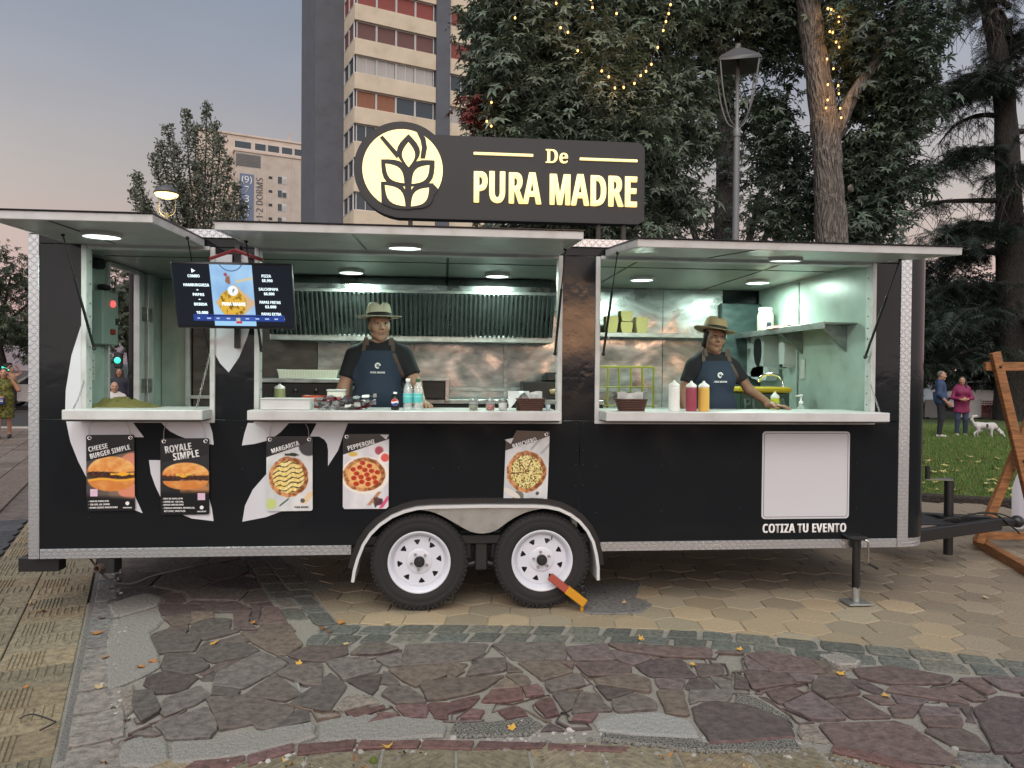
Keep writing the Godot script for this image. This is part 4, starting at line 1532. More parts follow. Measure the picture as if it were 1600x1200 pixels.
func downlight(parent: Node, at: Vector3, b: Basis, r: float, energy: float) -> void:
	var t := Transform3D(b, at)
	var s := st()
	lathe(s, [Vector2(0.0, 0.0), Vector2(r + 0.006, 0.0), Vector2(r + 0.006, -0.022), Vector2(r - 0.004, -0.026), Vector2(r - 0.006, -0.02)], 32, t, true)
	part("downlight", s, MT["white board"], parent)
	s = st()
	lathe(s, [Vector2(r - 0.006, -0.022), Vector2(0.0, -0.024)], 32, t)
	part("lamp_face", s, glow("lamp face", Color(0.86, 1.0, 0.92), 2.2), parent)
	area_light("downlight_glow", t * Vector3(0, -0.032, 0), -b.y, r * 1.7, r * 1.7, Color(0.88, 1.0, 0.93), energy * 2.4)

# ---------------------------------------------------------------- inside the trailer (built-in parts)
func build_interior() -> void:
	var wall: Material = MT["inner wall"]
	var ss: Material = MT["stainless"]
	part("ceiling", bxm(-2.92, 2.78, 2.44, 2.466, -2.08, -0.036, 0.002), MT["inner ceiling"])
	var s := st()
	for x in [-1.9, -0.3, 1.1, 2.2]:
		bx(s, Vector3(x, 2.4385, -1.05), Vector3(0.02, 0.004, 2.0), 0.001)
	bx(s, Vector3(0, 2.4385, -0.7), Vector3(5.6, 0.004, 0.02), 0.001)
	part("ceiling_seam", s, MT["dark steel"])
	for x in [-1.086, 0.118, 1.372, 2.42]:
		downlight(trailer, Vector3(x, 2.438, -1.2 - 0.03 * (x + 1.0)), Basis(), 0.1, 0.6)
	# rear end wall with its doorway, lined in pale green sheet
	part("wall_lining", bxm(-2.922, -2.905, 0.51, 2.436, -0.95, -0.04, 0.001), wall)
	part("wall_lining", bxm(-2.922, -2.905, 0.51, 2.436, -2.08, -1.79, 0.001), wall)
	s = st()
	bx(s, Vector3(-2.9, 1.47, -1.56), Vector3(0.05, 1.92, 0.11), 0.004)
	bx(s, Vector3(-2.89, 1.47, -1.73), Vector3(0.05, 1.92, 0.12), 0.004)
	bx(s, Vector3(-2.9, 2.42, -1.23), Vector3(0.05, 0.03, 0.54), 0.003)
	bx(s, Vector3(-2.9, 1.47, -0.945), Vector3(0.05, 1.92, 0.03), 0.003)
	var dj := part("door_frame", s, MT["aluminium frame"])
	for y in [2.08, 1.47]:
		s = st()
		bx(s, Vector3(-2.872, y, -1.575), Vector3(0.006, 0.12, 0.075), 0.001)
		bx(s, Vector3(-2.862, y, -1.705), Vector3(0.006, 0.12, 0.075), 0.001)
		tube(s, PackedVector3Array([Vector3(-2.864, y - 0.06, -1.64), Vector3(-2.864, y + 0.06, -1.64)]), 0.011, 8)
		part("hinge", s, MT["stainless dull"], dj)
	part("dark_gap_strip", bxm(-2.94, -2.93, 0.5, 2.4, -1.66, -1.62, 0.002), MT["black rubber"])  # black strip added for the shade in the gap between the two posts
	# back lining: pale sheet on the left, polished steel behind the griddle
	part("back_lining", bxm(-2.9, -2.68, 0.51, 2.436, -2.082, -2.066, 0.002), wall)
	s = st()
	bx(s, Vector3(-2.66, 1.47, -2.055), Vector3(0.04, 1.92, 0.05), 0.004)
	bx(s, Vector3(-2.35, 1.36, -2.05), Vector3(0.6, 0.03, 0.04), 0.003)
	part("wall_batten", s, MT["aluminium frame"])
	part("dark_cabinet", bxm(-2.62, -1.5, 0.51, 2.436, -2.082, -2.06, 0.002), M("cabinet brown", Color(0.13, 0.115, 0.105), 0.35, 0.3, "brushed", 1.0))
	for x in [[-1.496, -0.62], [-0.616, 0.26], [0.264, 1.1]]:
		part("steel_backsplash", bxm(x[0], x[1], 0.9, 2.436, -2.082, -2.066, 0.001), ss)
	s = st()
	for x in [-0.618, 0.262]:
		bx(s, Vector3(x, 1.68, -2.058), Vector3(0.035, 1.0, 0.014), 0.002)
	bx(s, Vector3(0.1, 1.45, -2.055), Vector3(3.1, 0.04, 0.02), 0.003)
	part("splash_rail", s, MT["stainless dull"])
	for x in [[1.104, 1.8], [1.804, 2.4]]:
		part("steel_backsplash", bxm(x[0], x[1], 0.9, 2.436, -2.082, -2.066, 0.001), ss)
	part("cold_cupboard", bxm(2.36, 2.76, 0.51, 2.3, -2.06, -1.98, 0.006), M("cupboard steel", Color(0.1, 0.15, 0.15), 0.4, 0.5, "brushed", 1.0))
	for z in [[-2.05, -1.22], [-1.216, -0.036]]:
		part("wall_lining", bxm(2.762, 2.78, 0.51, 2.436, z[0], z[1], 0.001), wall)
	s = st()
	bx(s, Vector3(2.758, 1.47, -1.218), Vector3(0.008, 1.9, 0.02), 0.001)
	part("wall_batten", s, MT["stainless dull"])
	# partition stub between the middle and right windows
	part("partition", bxm(0.56, 0.6, 0.51, 2.436, -0.4, -0.036, 0.003), MT["inner ceiling"])
	# extractor hood with a row of upright baffle slats
	s = st()
	prism(s, v2([-2.06, 2.43, -1.54, 2.43, -1.48, 2.36, -1.48, 2.32, -1.52, 2.3, -1.7, 1.93, -1.7, 1.88, -2.06, 1.88]), -0.66, 1.85, Transform3D(Basis(Vector3(0, 0, 1), Vector3.UP, Vector3(-1, 0, 0)), Vector3(0, 0, 0)), 0.0)
	var hood := part("extractor_hood", s, ss)
	var slat := M("baffle steel", Color(0.13, 0.155, 0.15), 0.38, 0.7, "brushed", 1.3)
	for k in 62:
		var x := -1.82 + k * 0.0402
		s = st()
		bar(s, Vector3(x, 2.29, -1.505), Vector3(x, 1.935, -1.68), 0.021, 0.03, 0.005)
		part("baffle_slat", s, slat, hood)
	s = st()
	bx(s, Vector3(-0.59, 2.305, -1.495), Vector3(2.5, 0.03, 0.02), 0.003)
	bx(s, Vector3(-0.59, 1.905, -1.692), Vector3(2.5, 0.05, 0.02), 0.003)
	part("hood_rail", s, MT["stainless dull"], hood)
	# counters
	part("back_counter", bxm(-2.3, 1.1, 1.33, 1.37, -2.05, -1.5, 0.004), MT["stainless dull"])
	part("counter_front", bxm(-2.3, 1.1, 0.52, 1.325, -2.04, -1.52, 0.004), MT["dark steel"])
	part("right_counter", bxm(1.12, 2.75, 1.25, 1.29, -2.05, -1.4, 0.004), MT["stainless dull"])
	part("counter_front", bxm(1.12, 2.75, 0.52, 1.245, -2.04, -1.42, 0.004), MT["dark steel"])
	part("sink_counter", bxm(2.3, 2.755, 1.2, 1.24, -1.38, -0.4, 0.004), MT["stainless dull"])
	# shelves
	s = st()
	bx(s, Vector3(1.72, 1.97, -1.9), Vector3(1.22, 0.04, 0.28), 0.003)
	for x in [1.2, 2.25]:
		bar(s, Vector3(x, 1.95, -2.05), Vector3(x, 1.95, -1.78), 0.02, 0.03)
	part("back_shelf", s, MT["stainless dull"])
	s = st()
	bx(s, Vector3(2.63, 2.0, -1.15), Vector3(0.26, 0.012, 1.7), 0.002)
	bx(s, Vector3(2.505, 1.985, -1.15), Vector3(0.012, 0.05, 1.7), 0.002)
	for z in [-1.9, -1.15, -0.45]:
		prism(s, v2([0, 0, -0.22, 0, 0, -0.2]), -0.01, 0.01, Transform3D(Basis(), Vector3(2.758, 1.99, z)))
	part("side_shelf", s, MT["stainless dull"])
	# small fittings on the walls
	s = st()
	bx(s, Vector3(-2.865, 1.99, -0.85), Vector3(0.08, 0.4, 0.26), 0.008)
	var eb := part("fuse_box", s, M("box green grey", Color(0.27, 0.34, 0.31), 0.45))
	s = st()
	lathe(s, [Vector2(0.026, 0.0), Vector2(0.026, 0.012), Vector2(0.02, 0.022), Vector2(0.0, 0.026)], 16, rot_to(Vector3(1, 0, 0), Vector3(-2.826, 2.1, -0.87)))
	part("indicator_light", s, glow("red indicator", Color(1.0, 0.12, 0.12), 0.9), eb)
	s = st()
	bx(s, Vector3(-2.82, 1.89, -0.87), Vector3(0.02, 0.04, 0.06), 0.004)
	part("red_switch", s, M("red plastic", Color(0.3, 0.02, 0.02), 0.4), eb)
	s = st()
	bx(s, Vector3(-2.822, 1.97, -0.94), Vector3(0.012, 0.05, 0.03), 0.002)
	part("latch", s, MT["dark steel"], eb)
	s = st()
	bx(s, Vector3(-2.9, 1.62, -0.7), Vector3(0.02, 0.2, 0.09), 0.004)
	var so := part("wall_socket", s, MT["white board"])
	s = st()
	for y in [1.57, 1.62, 1.67]:
		for dz in [-0.012, 0.012]:
			bx(s, Vector3(-2.889, y, -0.7 + dz), Vector3(0.003, 0.008, 0.006), 0.0)
	part("socket_holes", s, MT["dark steel"], so)
	s = st()
	tube(s, curve3([Vector3(-2.88, 2.3, -0.95), Vector3(-2.85, 2.32, -0.98), Vector3(-2.85, 2.2, -0.96), Vector3(-2.84, 2.19, -0.86)]), 0.005, 6)
	bx(s, Vector3(-2.86, 2.22, -0.82), Vector3(0.06, 0.04, 0.1), 0.01)
	bx(s, Vector3(-2.86, 2.38, -0.7), Vector3(0.08, 0.07, 0.13), 0.015)
	part("cable", s, MT["black rubber"])
	s = st()
	bx(s, Vector3(2.755, 1.66, -1.12), Vector3(0.012, 0.17, 0.07), 0.003)
	part("wall_socket", s, MT["white board"])
	# paper dispenser: a white half round shell with a smoked window
	s = st()
	prism(s, smooth2(v2([-0.28, 0.18, -0.1, 0.185, 0.08, 0.17, 0.17, 0.1, 0.2, 0.0, 0.18, -0.1, 0.1, -0.18, -0.05, -0.2, -0.18, -0.2, -0.28, -0.2]), 3), -0.07, 0.07, Transform3D(Basis(Vector3(0, 0, -1), Vector3.UP, Vector3(1, 0, 0)), Vector3(2.69, 1.79, -1.9)), 0.008)
	prism(s, smooth2(v2([-0.2, -0.1, 0.12, -0.1, 0.16, -0.2, -0.16, -0.22]), 2), -0.05, 0.05, Transform3D(Basis(Vector3(0, 0, -1), Vector3.UP, Vector3(1, 0, 0)), Vector3(2.67, 1.78, -1.72)))
	var pd := part("paper_dispenser", s, M("dispenser white", Color(0.5, 0.54, 0.53), 0.35))
	s = st()
	prism(s, smooth2(v2([-0.02, 0.13, 0.1, 0.14, 0.13, 0.02, 0.09, -0.1, 0.02, -0.1, -0.03, 0.0]), 3), 0.0, 0.004, Transform3D(Basis(Vector3(0, 0, 1), Vector3.UP, Vector3(-1, 0, 0)), Vector3(2.617, 1.8, -1.78)))
	part("smoked_window", s, MT["black plastic"], pd)
	s = st()
	prism(s, smooth2(v2([-0.05, 0.1, 0.05, 0.1, 0.06, 0.0, 0.05, -0.1, -0.03, -0.11, -0.05, 0.0]), 3), -0.05, 0.05, Transform3D(Basis(Vector3(0, 0, 1), Vector3.UP, Vector3(-1, 0, 0)), Vector3(2.71, 1.79, -1.33)), 0.006)
	var sd := part("soap_dispenser", s, M("soap white", Color(0.58, 0.6, 0.6), 0.35))
	part("push_lever", bxm(2.66, 2.7, 1.67, 1.71, -1.37, -1.3, 0.006), MT["black plastic"], sd)
	s = st()
	tube(s, curve3([Vector3(2.5, 1.24, -0.95), Vector3(2.5, 1.5, -0.95), Vector3(2.49, 1.58, -0.98), Vector3(2.44, 1.615, -1.02), Vector3(2.37, 1.6, -1.06), Vector3(2.34, 1.55, -1.08)]), 0.012, 10)
	lathe(s, [Vector2(0.028, 0.0), Vector2(0.028, 0.02), Vector2(0.015, 0.03)], 14, Transform3D(Basis(), Vector3(2.5, 1.24, -0.95)))
	part("faucet", s, MT["chrome"])

# ---------------------------------------------------------------- sign on the roof
func leaf2(tip: Vector2, base: Vector2, belly: float, skew := 0.5, seg := 8) -> PackedVector2Array:
	var p := PackedVector2Array()
	var n := (tip - base).orthogonal() * belly
	for k in seg + 1:
		var f := float(k) / seg
		p.append(base.lerp(tip, f) + n * sin(PI * pow(f, log(0.5) / log(skew))))
	for k in range(seg - 1, 0, -1):
		var f := float(k) / seg
		p.append(base.lerp(tip, f) - n * sin(PI * pow(f, log(0.5) / log(skew))))
	return p

func wheat(parent: Node, t: Transform3D, lit: Material, dark: Material, k: float) -> void:
	# the emblem: a disc with an ear of wheat; k scales the raised depth
	var s := st()
	prism(s, circle2(Vector2(0, 0), 0.27, 48), 0.0, 0.004 * k, t)
	part("emblem_disc", s, lit, parent)
	s = st()
	var add := func(p: PackedVector2Array, z: float) -> void: prism(s, p, z - 0.003 * k, z, t)
	var z1 := 0.0105 * k
	add.call(leaf2(Vector2(0.038, 0.237), Vector2(0.038, 0.0), 0.33), z1)
	add.call(leaf2(Vector2(-0.145, 0.06), Vector2(0.045, -0.115), 0.33), z1 + 0.0004 * k)
	add.call(leaf2(Vector2(0.215, 0.065), Vector2(0.03, -0.115), 0.33), z1 + 0.0008 * k)
	add.call(leaf2(Vector2(-0.145, -0.09), Vector2(0.035, -0.265), 0.33), z1 + 0.0012 * k)
	add.call(leaf2(Vector2(0.21, -0.09), Vector2(0.045, -0.265), 0.33), z1 + 0.0016 * k)
	add.call(v2([-0.155, 0.205, -0.135, 0.22, -0.02, 0.095, -0.04, 0.07]), z1 + 0.002 * k)
	add.call(v2([0.085, 0.268, 0.115, 0.255, 0.152, 0.215, 0.163, 0.15, 0.15, 0.075, 0.118, 0.075, 0.128, 0.15, 0.118, 0.2]), z1 + 0.0024 * k)
	add.call(v2([0.015, -0.27, 0.06, -0.27, 0.058, 0.05, 0.018, 0.05]), z1 + 0.0028 * k)
	var low := PackedVector2Array([Vector2(-0.145, -0.1)])
	for i in 14:
		var a := deg_to_rad(-121.0 + 93.0 * i / 13.0)
		low.append(Vector2(cos(a), sin(a)) * 0.273)
	low.append(Vector2(0.215, -0.1))
	low.append(Vector2(0.04, -0.16))
	add.call(low, z1 - 0.0006 * k)
	part("wheat_ear", s, dark, parent)
	s = st()
	var z2 := z1 + 0.0065 * k
	for p in [leaf2(Vector2(0.038, 0.18), Vector2(0.04, 0.012), 0.26), leaf2(Vector2(-0.115, 0.03), Vector2(0.012, -0.097), 0.26), leaf2(Vector2(0.18, 0.03), Vector2(0.062, -0.1), 0.26), leaf2(Vector2(-0.118, -0.115), Vector2(0.02, -0.252), 0.26), leaf2(Vector2(0.178, -0.122), Vector2(0.058, -0.252), 0.26)]:
		prism(s, p, z2 - 0.003 * k, z2, t)
	part("grain", s, lit, parent)

func build_roof_sign() -> void:
	var o := thing("roof_sign", "large black illuminated name sign with a wheat emblem on the trailer roof", "sign", Vector3(0, 2.515, -0.15))
	var lit := glow("sign light", Color(1.0, 0.8, 0.36), 0.74)
	var dark := M("sign black", Color(0.022, 0.024, 0.027), 0.5, 0.0, "grain", 3.0)
	var off := Vector3(0, -2.515, 0.15)
	var outline := round_rect(-0.7, 2.652, 1.065, 3.222, 0.06)
	var u := Geometry2D.merge_polygons(outline, circle2(Vector2(-0.615, 2.978), 0.325, 64))
	var s := st()
	prism(s, u[0], -0.2, -0.1, Transform3D(Basis(), off), 0.006)
	part("sign_box", s, dark, o)
	wheat(o, Transform3D(Basis(), Vector3(-0.612, 2.98, -0.1) + off), lit, dark, 1.0)
	letters("lettering", "PURA MADRE", 0.208, 1.13, 0.012, lit, o, Transform3D(Basis(), Vector3(0.44, 2.879, -0.1) + off))
	letters("lettering", "De", 0.092, 0.155, 0.012, lit, o, Transform3D(Basis(), Vector3(0.442, 3.104, -0.1) + off), font_serif)
	for x in [[-0.133, 0.278, 3.104], [0.602, 1.011, 3.092]]:
		s = st()
		bx(s, Vector3((x[0] + x[1]) / 2, x[2], -0.094) + off, Vector3(x[1] - x[0], 0.018, 0.012), 0.003)
		part("rule", s, lit, o)
	for x in [-0.56, 0.75, 0.93]:
		s = st()
		bx(s, Vector3(x, 2.585, -0.15) + off, Vector3(0.03, 0.14, 0.03), 0.003)
		bx(s, Vector3(x, 2.519, -0.15) + off, Vector3(0.1, 0.008, 0.1), 0.002)
		part("post", s, MT["black paint"], o)
	area_light("sign_glow", Vector3(-0.612, 2.98, -0.07), Vector3(0, 0, 1), 0.4, 0.4, Color(1.0, 0.9, 0.62), 0.04)
	area_light("sign_glow", Vector3(0.44, 2.93, -0.07), Vector3(0, 0, 1), 1.1, 0.3, Color(1.0, 0.9, 0.62), 0.05)

# ---------------------------------------------------------------- painted pictures (posters and the screen)
var ns := FastNoiseLite.new()

func nz(x: float, y: float, f: float, k := 0.0) -> float:
	return ns.get_noise_3d(x * f * 500.0, y * f * 500.0, k * 37.0)

func over(a: Color, b: Color, k: float) -> Color:
	return a.lerp(b, clampf(k, 0.0, 1.0))

func edge(d: float, w := 0.012) -> float:          # 1 inside, 0 outside
	return clampf(0.5 - d / w, 0.0, 1.0)

func dish(x: float, y: float, kind: int, base: Color) -> Color:   # a pizza; x, y from its middle in radii
	var r := Vector2(x, y).length()
	var a := atan2(y, x)
	var rr := r * (1.0 + 0.05 * nz(cos(a), sin(a), 0.012, kind))
	var c := base
	var crust := Color(0.83, 0.60, 0.40).lerp(Color(0.5, 0.28, 0.15), clampf(0.4 + 1.4 * nz(x, y, 0.02, 3) + (0.3 if x > 0.2 else -0.1), 0, 1))
	c = over(c, crust, edge(rr - 1.0, 0.04))
	var cheese := Color(0.88, 0.74, 0.38).lerp(Color(0.95, 0.9, 0.68), clampf(0.5 + 1.3 * nz(x, y, 0.035, 5), 0, 1))
	if kind == 1: cheese = cheese.lerp(Color(0.9, 0.55, 0.32), 0.4)
	if kind == 2: cheese = cheese.lerp(Color(0.9, 0.86, 0.62), 0.5)
	c = over(c, cheese, edge(rr - 0.8, 0.06))
	if rr < 0.82:
		if kind == 0:      # dark drizzle in zigzag lines
			var v := y + 0.22 * x + 0.06 * sin(x * 9.0)
			var w := absf(fposmod(v * 4.2, 1.0) - 0.5)
			c = over(c, Color(0.16, 0.15, 0.05), edge(w - 0.1 - 0.12 * nz(x, y, 0.03, 8), 0.1))
		elif kind == 1:    # round slices of sausage
			for i in 17:
				var q := Vector2(cos(i * 2.4), sin(i * 2.4)) * 0.72 * sqrt((i + 0.5) / 17.0)
				var d := Vector2(x, y).distance_to(q)
				c = over(c, Color(0.80, 0.27, 0.17).lerp(Color(0.62, 0.15, 0.1), 0.5 + nz(x, y, 0.05, i)), edge(d - 0.13, 0.04))
		else:              # herbs
			c = over(c, Color(0.30, 0.29, 0.10), edge(0.16 - nz(x, y, 0.055, 9), 0.08))
			for a2 in [-2.25, -1.2, 3.0]:
				var dd := Vector2(cos(a2), sin(a2))
				var off := absf(Vector2(x, y).cross(dd))
				if Vector2(x, y).dot(dd) > 0.0: c = over(c, Color(0.45, 0.27, 0.16), edge(off - 0.022, 0.03))
	return c

func burger(x: float, y: float, rich: bool, base: Color) -> Color:   # x -1..1, y -1 (top) .. 1
	var c := base
	var bun := Color(0.86, 0.52, 0.24).lerp(Color(0.96, 0.78, 0.5), clampf(0.35 - y * 0.3 + 0.7 * nz(x, y, 0.012, 1), 0, 1))
	var top := Vector2(x / 1.0, (y + 0.15) / 0.82).length() - 1.0
	if y < -0.12 + 0.04 * sin(x * 5): c = over(c, bun, edge(top, 0.05))
	var low := Vector2(x / 0.97, (y - 0.3) / 0.6).length() - 1.0
	if y > 0.28: c = over(c, bun.lerp(Color(0.78, 0.5, 0.26), 0.4), edge(low, 0.05))
	var wob := 0.06 * nz(x, 0.0, 0.02, 4)
	if absf(x) < 0.98:
		if y > -0.2 and y < 0.36:
			var meat := Color(0.17, 0.10, 0.08).lerp(Color(0.34, 0.22, 0.17), clampf(0.5 + 1.5 * nz(x, y, 0.05, 2), 0, 1))
			c = over(c, meat, edge(absf(y - 0.05 - 0.06 * x) - 0.17 - wob, 0.05))
			if rich:
				var mix := Color(0.83, 0.42, 0.26).lerp(Color(0.9, 0.8, 0.35), clampf(0.5 + 2.0 * nz(x, y, 0.03, 6), 0, 1))
				c = over(c, mix, edge(absf(y + 0.2) - 0.13 - wob, 0.05))
			var drip := 0.1 - absf(x + (0.1 if rich else -0.45)) * 0.5
			c = over(c, Color(0.96, 0.70, 0.20), edge(absf(y + 0.02 if rich else y + 0.02) - maxf(drip, 0.0) - (0.0 if rich else 0.05 + wob), 0.04) if drip > -0.15 else 0.0)
		if not rich:
			c = over(c, Color(0.93, 0.68, 0.25), edge(absf(y - 0.27 - 0.05 * sin(x * 4.0)) - 0.06, 0.04))
	return c

func poster_image(kind: int) -> ImageTexture:
	var w := 110
	var h := 184
	var im := Image.create(w, h, false, Image.FORMAT_RGB8)
	var black := Color(0.09, 0.095, 0.105)
	for j in h:
		for i in w:
			var x := (i + 0.5) / w
			var y := (j + 0.5) / h
			var ax := x * 0.6
			var c := black
			if kind < 2:
				var slope := 0.345 - 0.13 * x if kind == 0 else 0.315 - 0.1 * x
				var low := 0.79 + 0.05 * x if kind == 0 else 0.70
				if y > slope and y < low + 0.1:
					var bg := Color(0.25, 0.26, 0.28).lerp(Color(0.5, 0.42, 0.36), clampf(0.35 + nz(x, y, 0.012, 2) + 0.5 * x, 0, 1))
					if kind == 1: bg = Color(0.16, 0.16, 0.17).lerp(Color(0.72, 0.5, 0.32), edge(0.35 + 0.1 * x - y + 0.0, 0.05) if x > 0.4 else 0.0).lerp(Color(0.2, 0.19, 0.19), clampf(nz(x, y, 0.02, 1), 0, 1))
					if kind == 0:
						bg = over(bg, Color(0.85, 0.55, 0.45), edge(Vector2((x - 0.95) / 0.24, (y - 0.36) / 0.12).length() - 1.0, 0.1))
						bg = over(bg, Color(0.85, 0.55, 0.45), edge(Vector2((x - 0.95) / 0.3, (y - 0.74) / 0.1).length() - 1.0, 0.1))
						c = burger((x - 0.52) / 0.5, (y - 0.52) / 0.245, false, bg)
					else:
						c = burger((x - 0.52) / 0.48, (y - 0.5) / 0.19, true, bg)
					c = over(c, black, edge(low - y, 0.06))
				# printed leaf-pink tag (its code left out)
				var tx := 0.15 if kind == 0 else 0.84
				var ty := 0.755 if kind == 0 else 0.765
				if absf(x - tx) < 0.08 and absf(y - ty) < 0.047: c = Color(0.86, 0.74, 0.83)
			else:
				var line := 0.275 - 0.21 * x
				var cloth := Color(0.74, 0.76, 0.77).lerp(Color(0.86, 0.86, 0.86), clampf(0.5 + nz(x, y, 0.01, kind), 0, 1))
				if kind == 3: cloth = Color(0.80, 0.80, 0.83).lerp(Color(0.9, 0.9, 0.9), 0.5 + nz(x, y, 0.012, 2))
				c = cloth
				if kind == 2:
					c = over(c, Color(0.22, 0.23, 0.25), edge(Vector2(ax - 0.55, y - 0.13).length() - 0.13, 0.02))
					c = over(c, Color(0.14, 0.19, 0.13), edge(Vector2((ax - 0.33) / 0.08, (y - 0.24) / 0.022).length() - 1.0 + 0.6 * nz(x, y, 0.04, 4), 0.2))
					c = over(c, Color(0.75, 0.8, 0.5), edge(Vector2(ax - 0.06, y - 0.9).length() - 0.07, 0.02))
					c = over(c, Color(0.14, 0.22, 0.16), edge(absf((ax - 0.23) * 0.8 + (y - 0.88)) - 0.01, 0.012) * edge(absf(ax - 0.23) - 0.06, 0.02))
					c = over(c, Color(0.88, 0.78, 0.62), edge(absf((ax - 0.55) + (y - 0.8) * 0.7) - 0.045, 0.02) * edge(absf(y - 0.82) - 0.08, 0.03))
					c = dish((ax - 0.29) / 0.255, (y - 0.54) / 0.27, 0, c)
				elif kind == 3:
					c = over(c, Color(0.66, 0.28, 0.33), edge(Vector2(ax - 0.47, y - 0.22).length() - 0.055, 0.02))
					c = over(c, Color(0.95, 0.94, 0.93), edge(Vector2(ax - 0.54, y - 0.315).length() - 0.075, 0.02))
					c = over(c, Color(0.86, 0.36, 0.32), edge(Vector2(ax - 0.55, y - 0.315).length() - 0.055, 0.02))
					c = over(c, Color(0.85, 0.72, 0.33), edge(Vector2((ax - 0.13) / 0.06, (y - 0.27) / 0.03).length() - 1.0, 0.2))
					c = over(c, Color(0.93, 0.91, 0.87), edge(Vector2((ax - 0.29) / 0.32, (y - 0.55) / 0.25).length() - 1.0, 0.05))
					c = dish((ax - 0.28) / 0.275, (y - 0.54) / 0.225, 1, c)
					c = over(c, Color(0.72, 0.53, 0.38), edge(absf((ax - 0.42) + (y - 0.85) * 0.8) - 0.025, 0.015) * edge(absf(y - 0.86) - 0.09, 0.02))
					c = over(c, Color(0.33, 0.22, 0.24), edge(Vector2((ax - 0.47) / 0.05, (y - 0.9) / 0.06).length() - 1.0 + nz(x, y, 0.05, 3), 0.3))
					c = over(c, Color(0.83, 0.33, 0.5), edge(absf((ax - 0.56) + (y - 0.9) * 0.7) - 0.025, 0.015) * edge(absf(y - 0.91) - 0.08, 0.02))
				else:
					c = over(c, Color(0.62, 0.63, 0.65), edge(absf(sin((ax * 1.2 + y) * 14.0)) - 0.35, 0.3) * edge(Vector2((ax - 0.52) / 0.2, (y - 0.2) / 0.11).length() - 1.0, 0.3))
					c = over(c, Color(0.44, 0.45, 0.42), edge(Vector2(ax - 0.2, y - 0.9).length() - 0.075, 0.02))
					c = over(c, Color(0.86, 0.84, 0.8), edge(Vector2((ax - 0.11) / 0.12, (y - 0.86 - (ax - 0.11) * 0.5) / 0.045).length() - 1.0, 0.15))
					c = dish((ax - 0.3) / 0.27, (y - 0.56) / 0.285, 2, c)
				c = over(c, black, edge(y - line, 0.008) if x < 0.72 or kind == 3 else edge(y - line + 0.02 * (x - 0.7), 0.008))
				if (kind == 2 and Vector2(ax - 0.47, y - 0.86).length() < 0.03) or (kind == 4 and Vector2(ax - 0.46, y - 0.855).length() < 0.025): c = c.lerp(Color(0.2, 0.18, 0.18), 0.75)
			im.set_pixel(i, j, c)
	return ImageTexture.create_from_image(im)

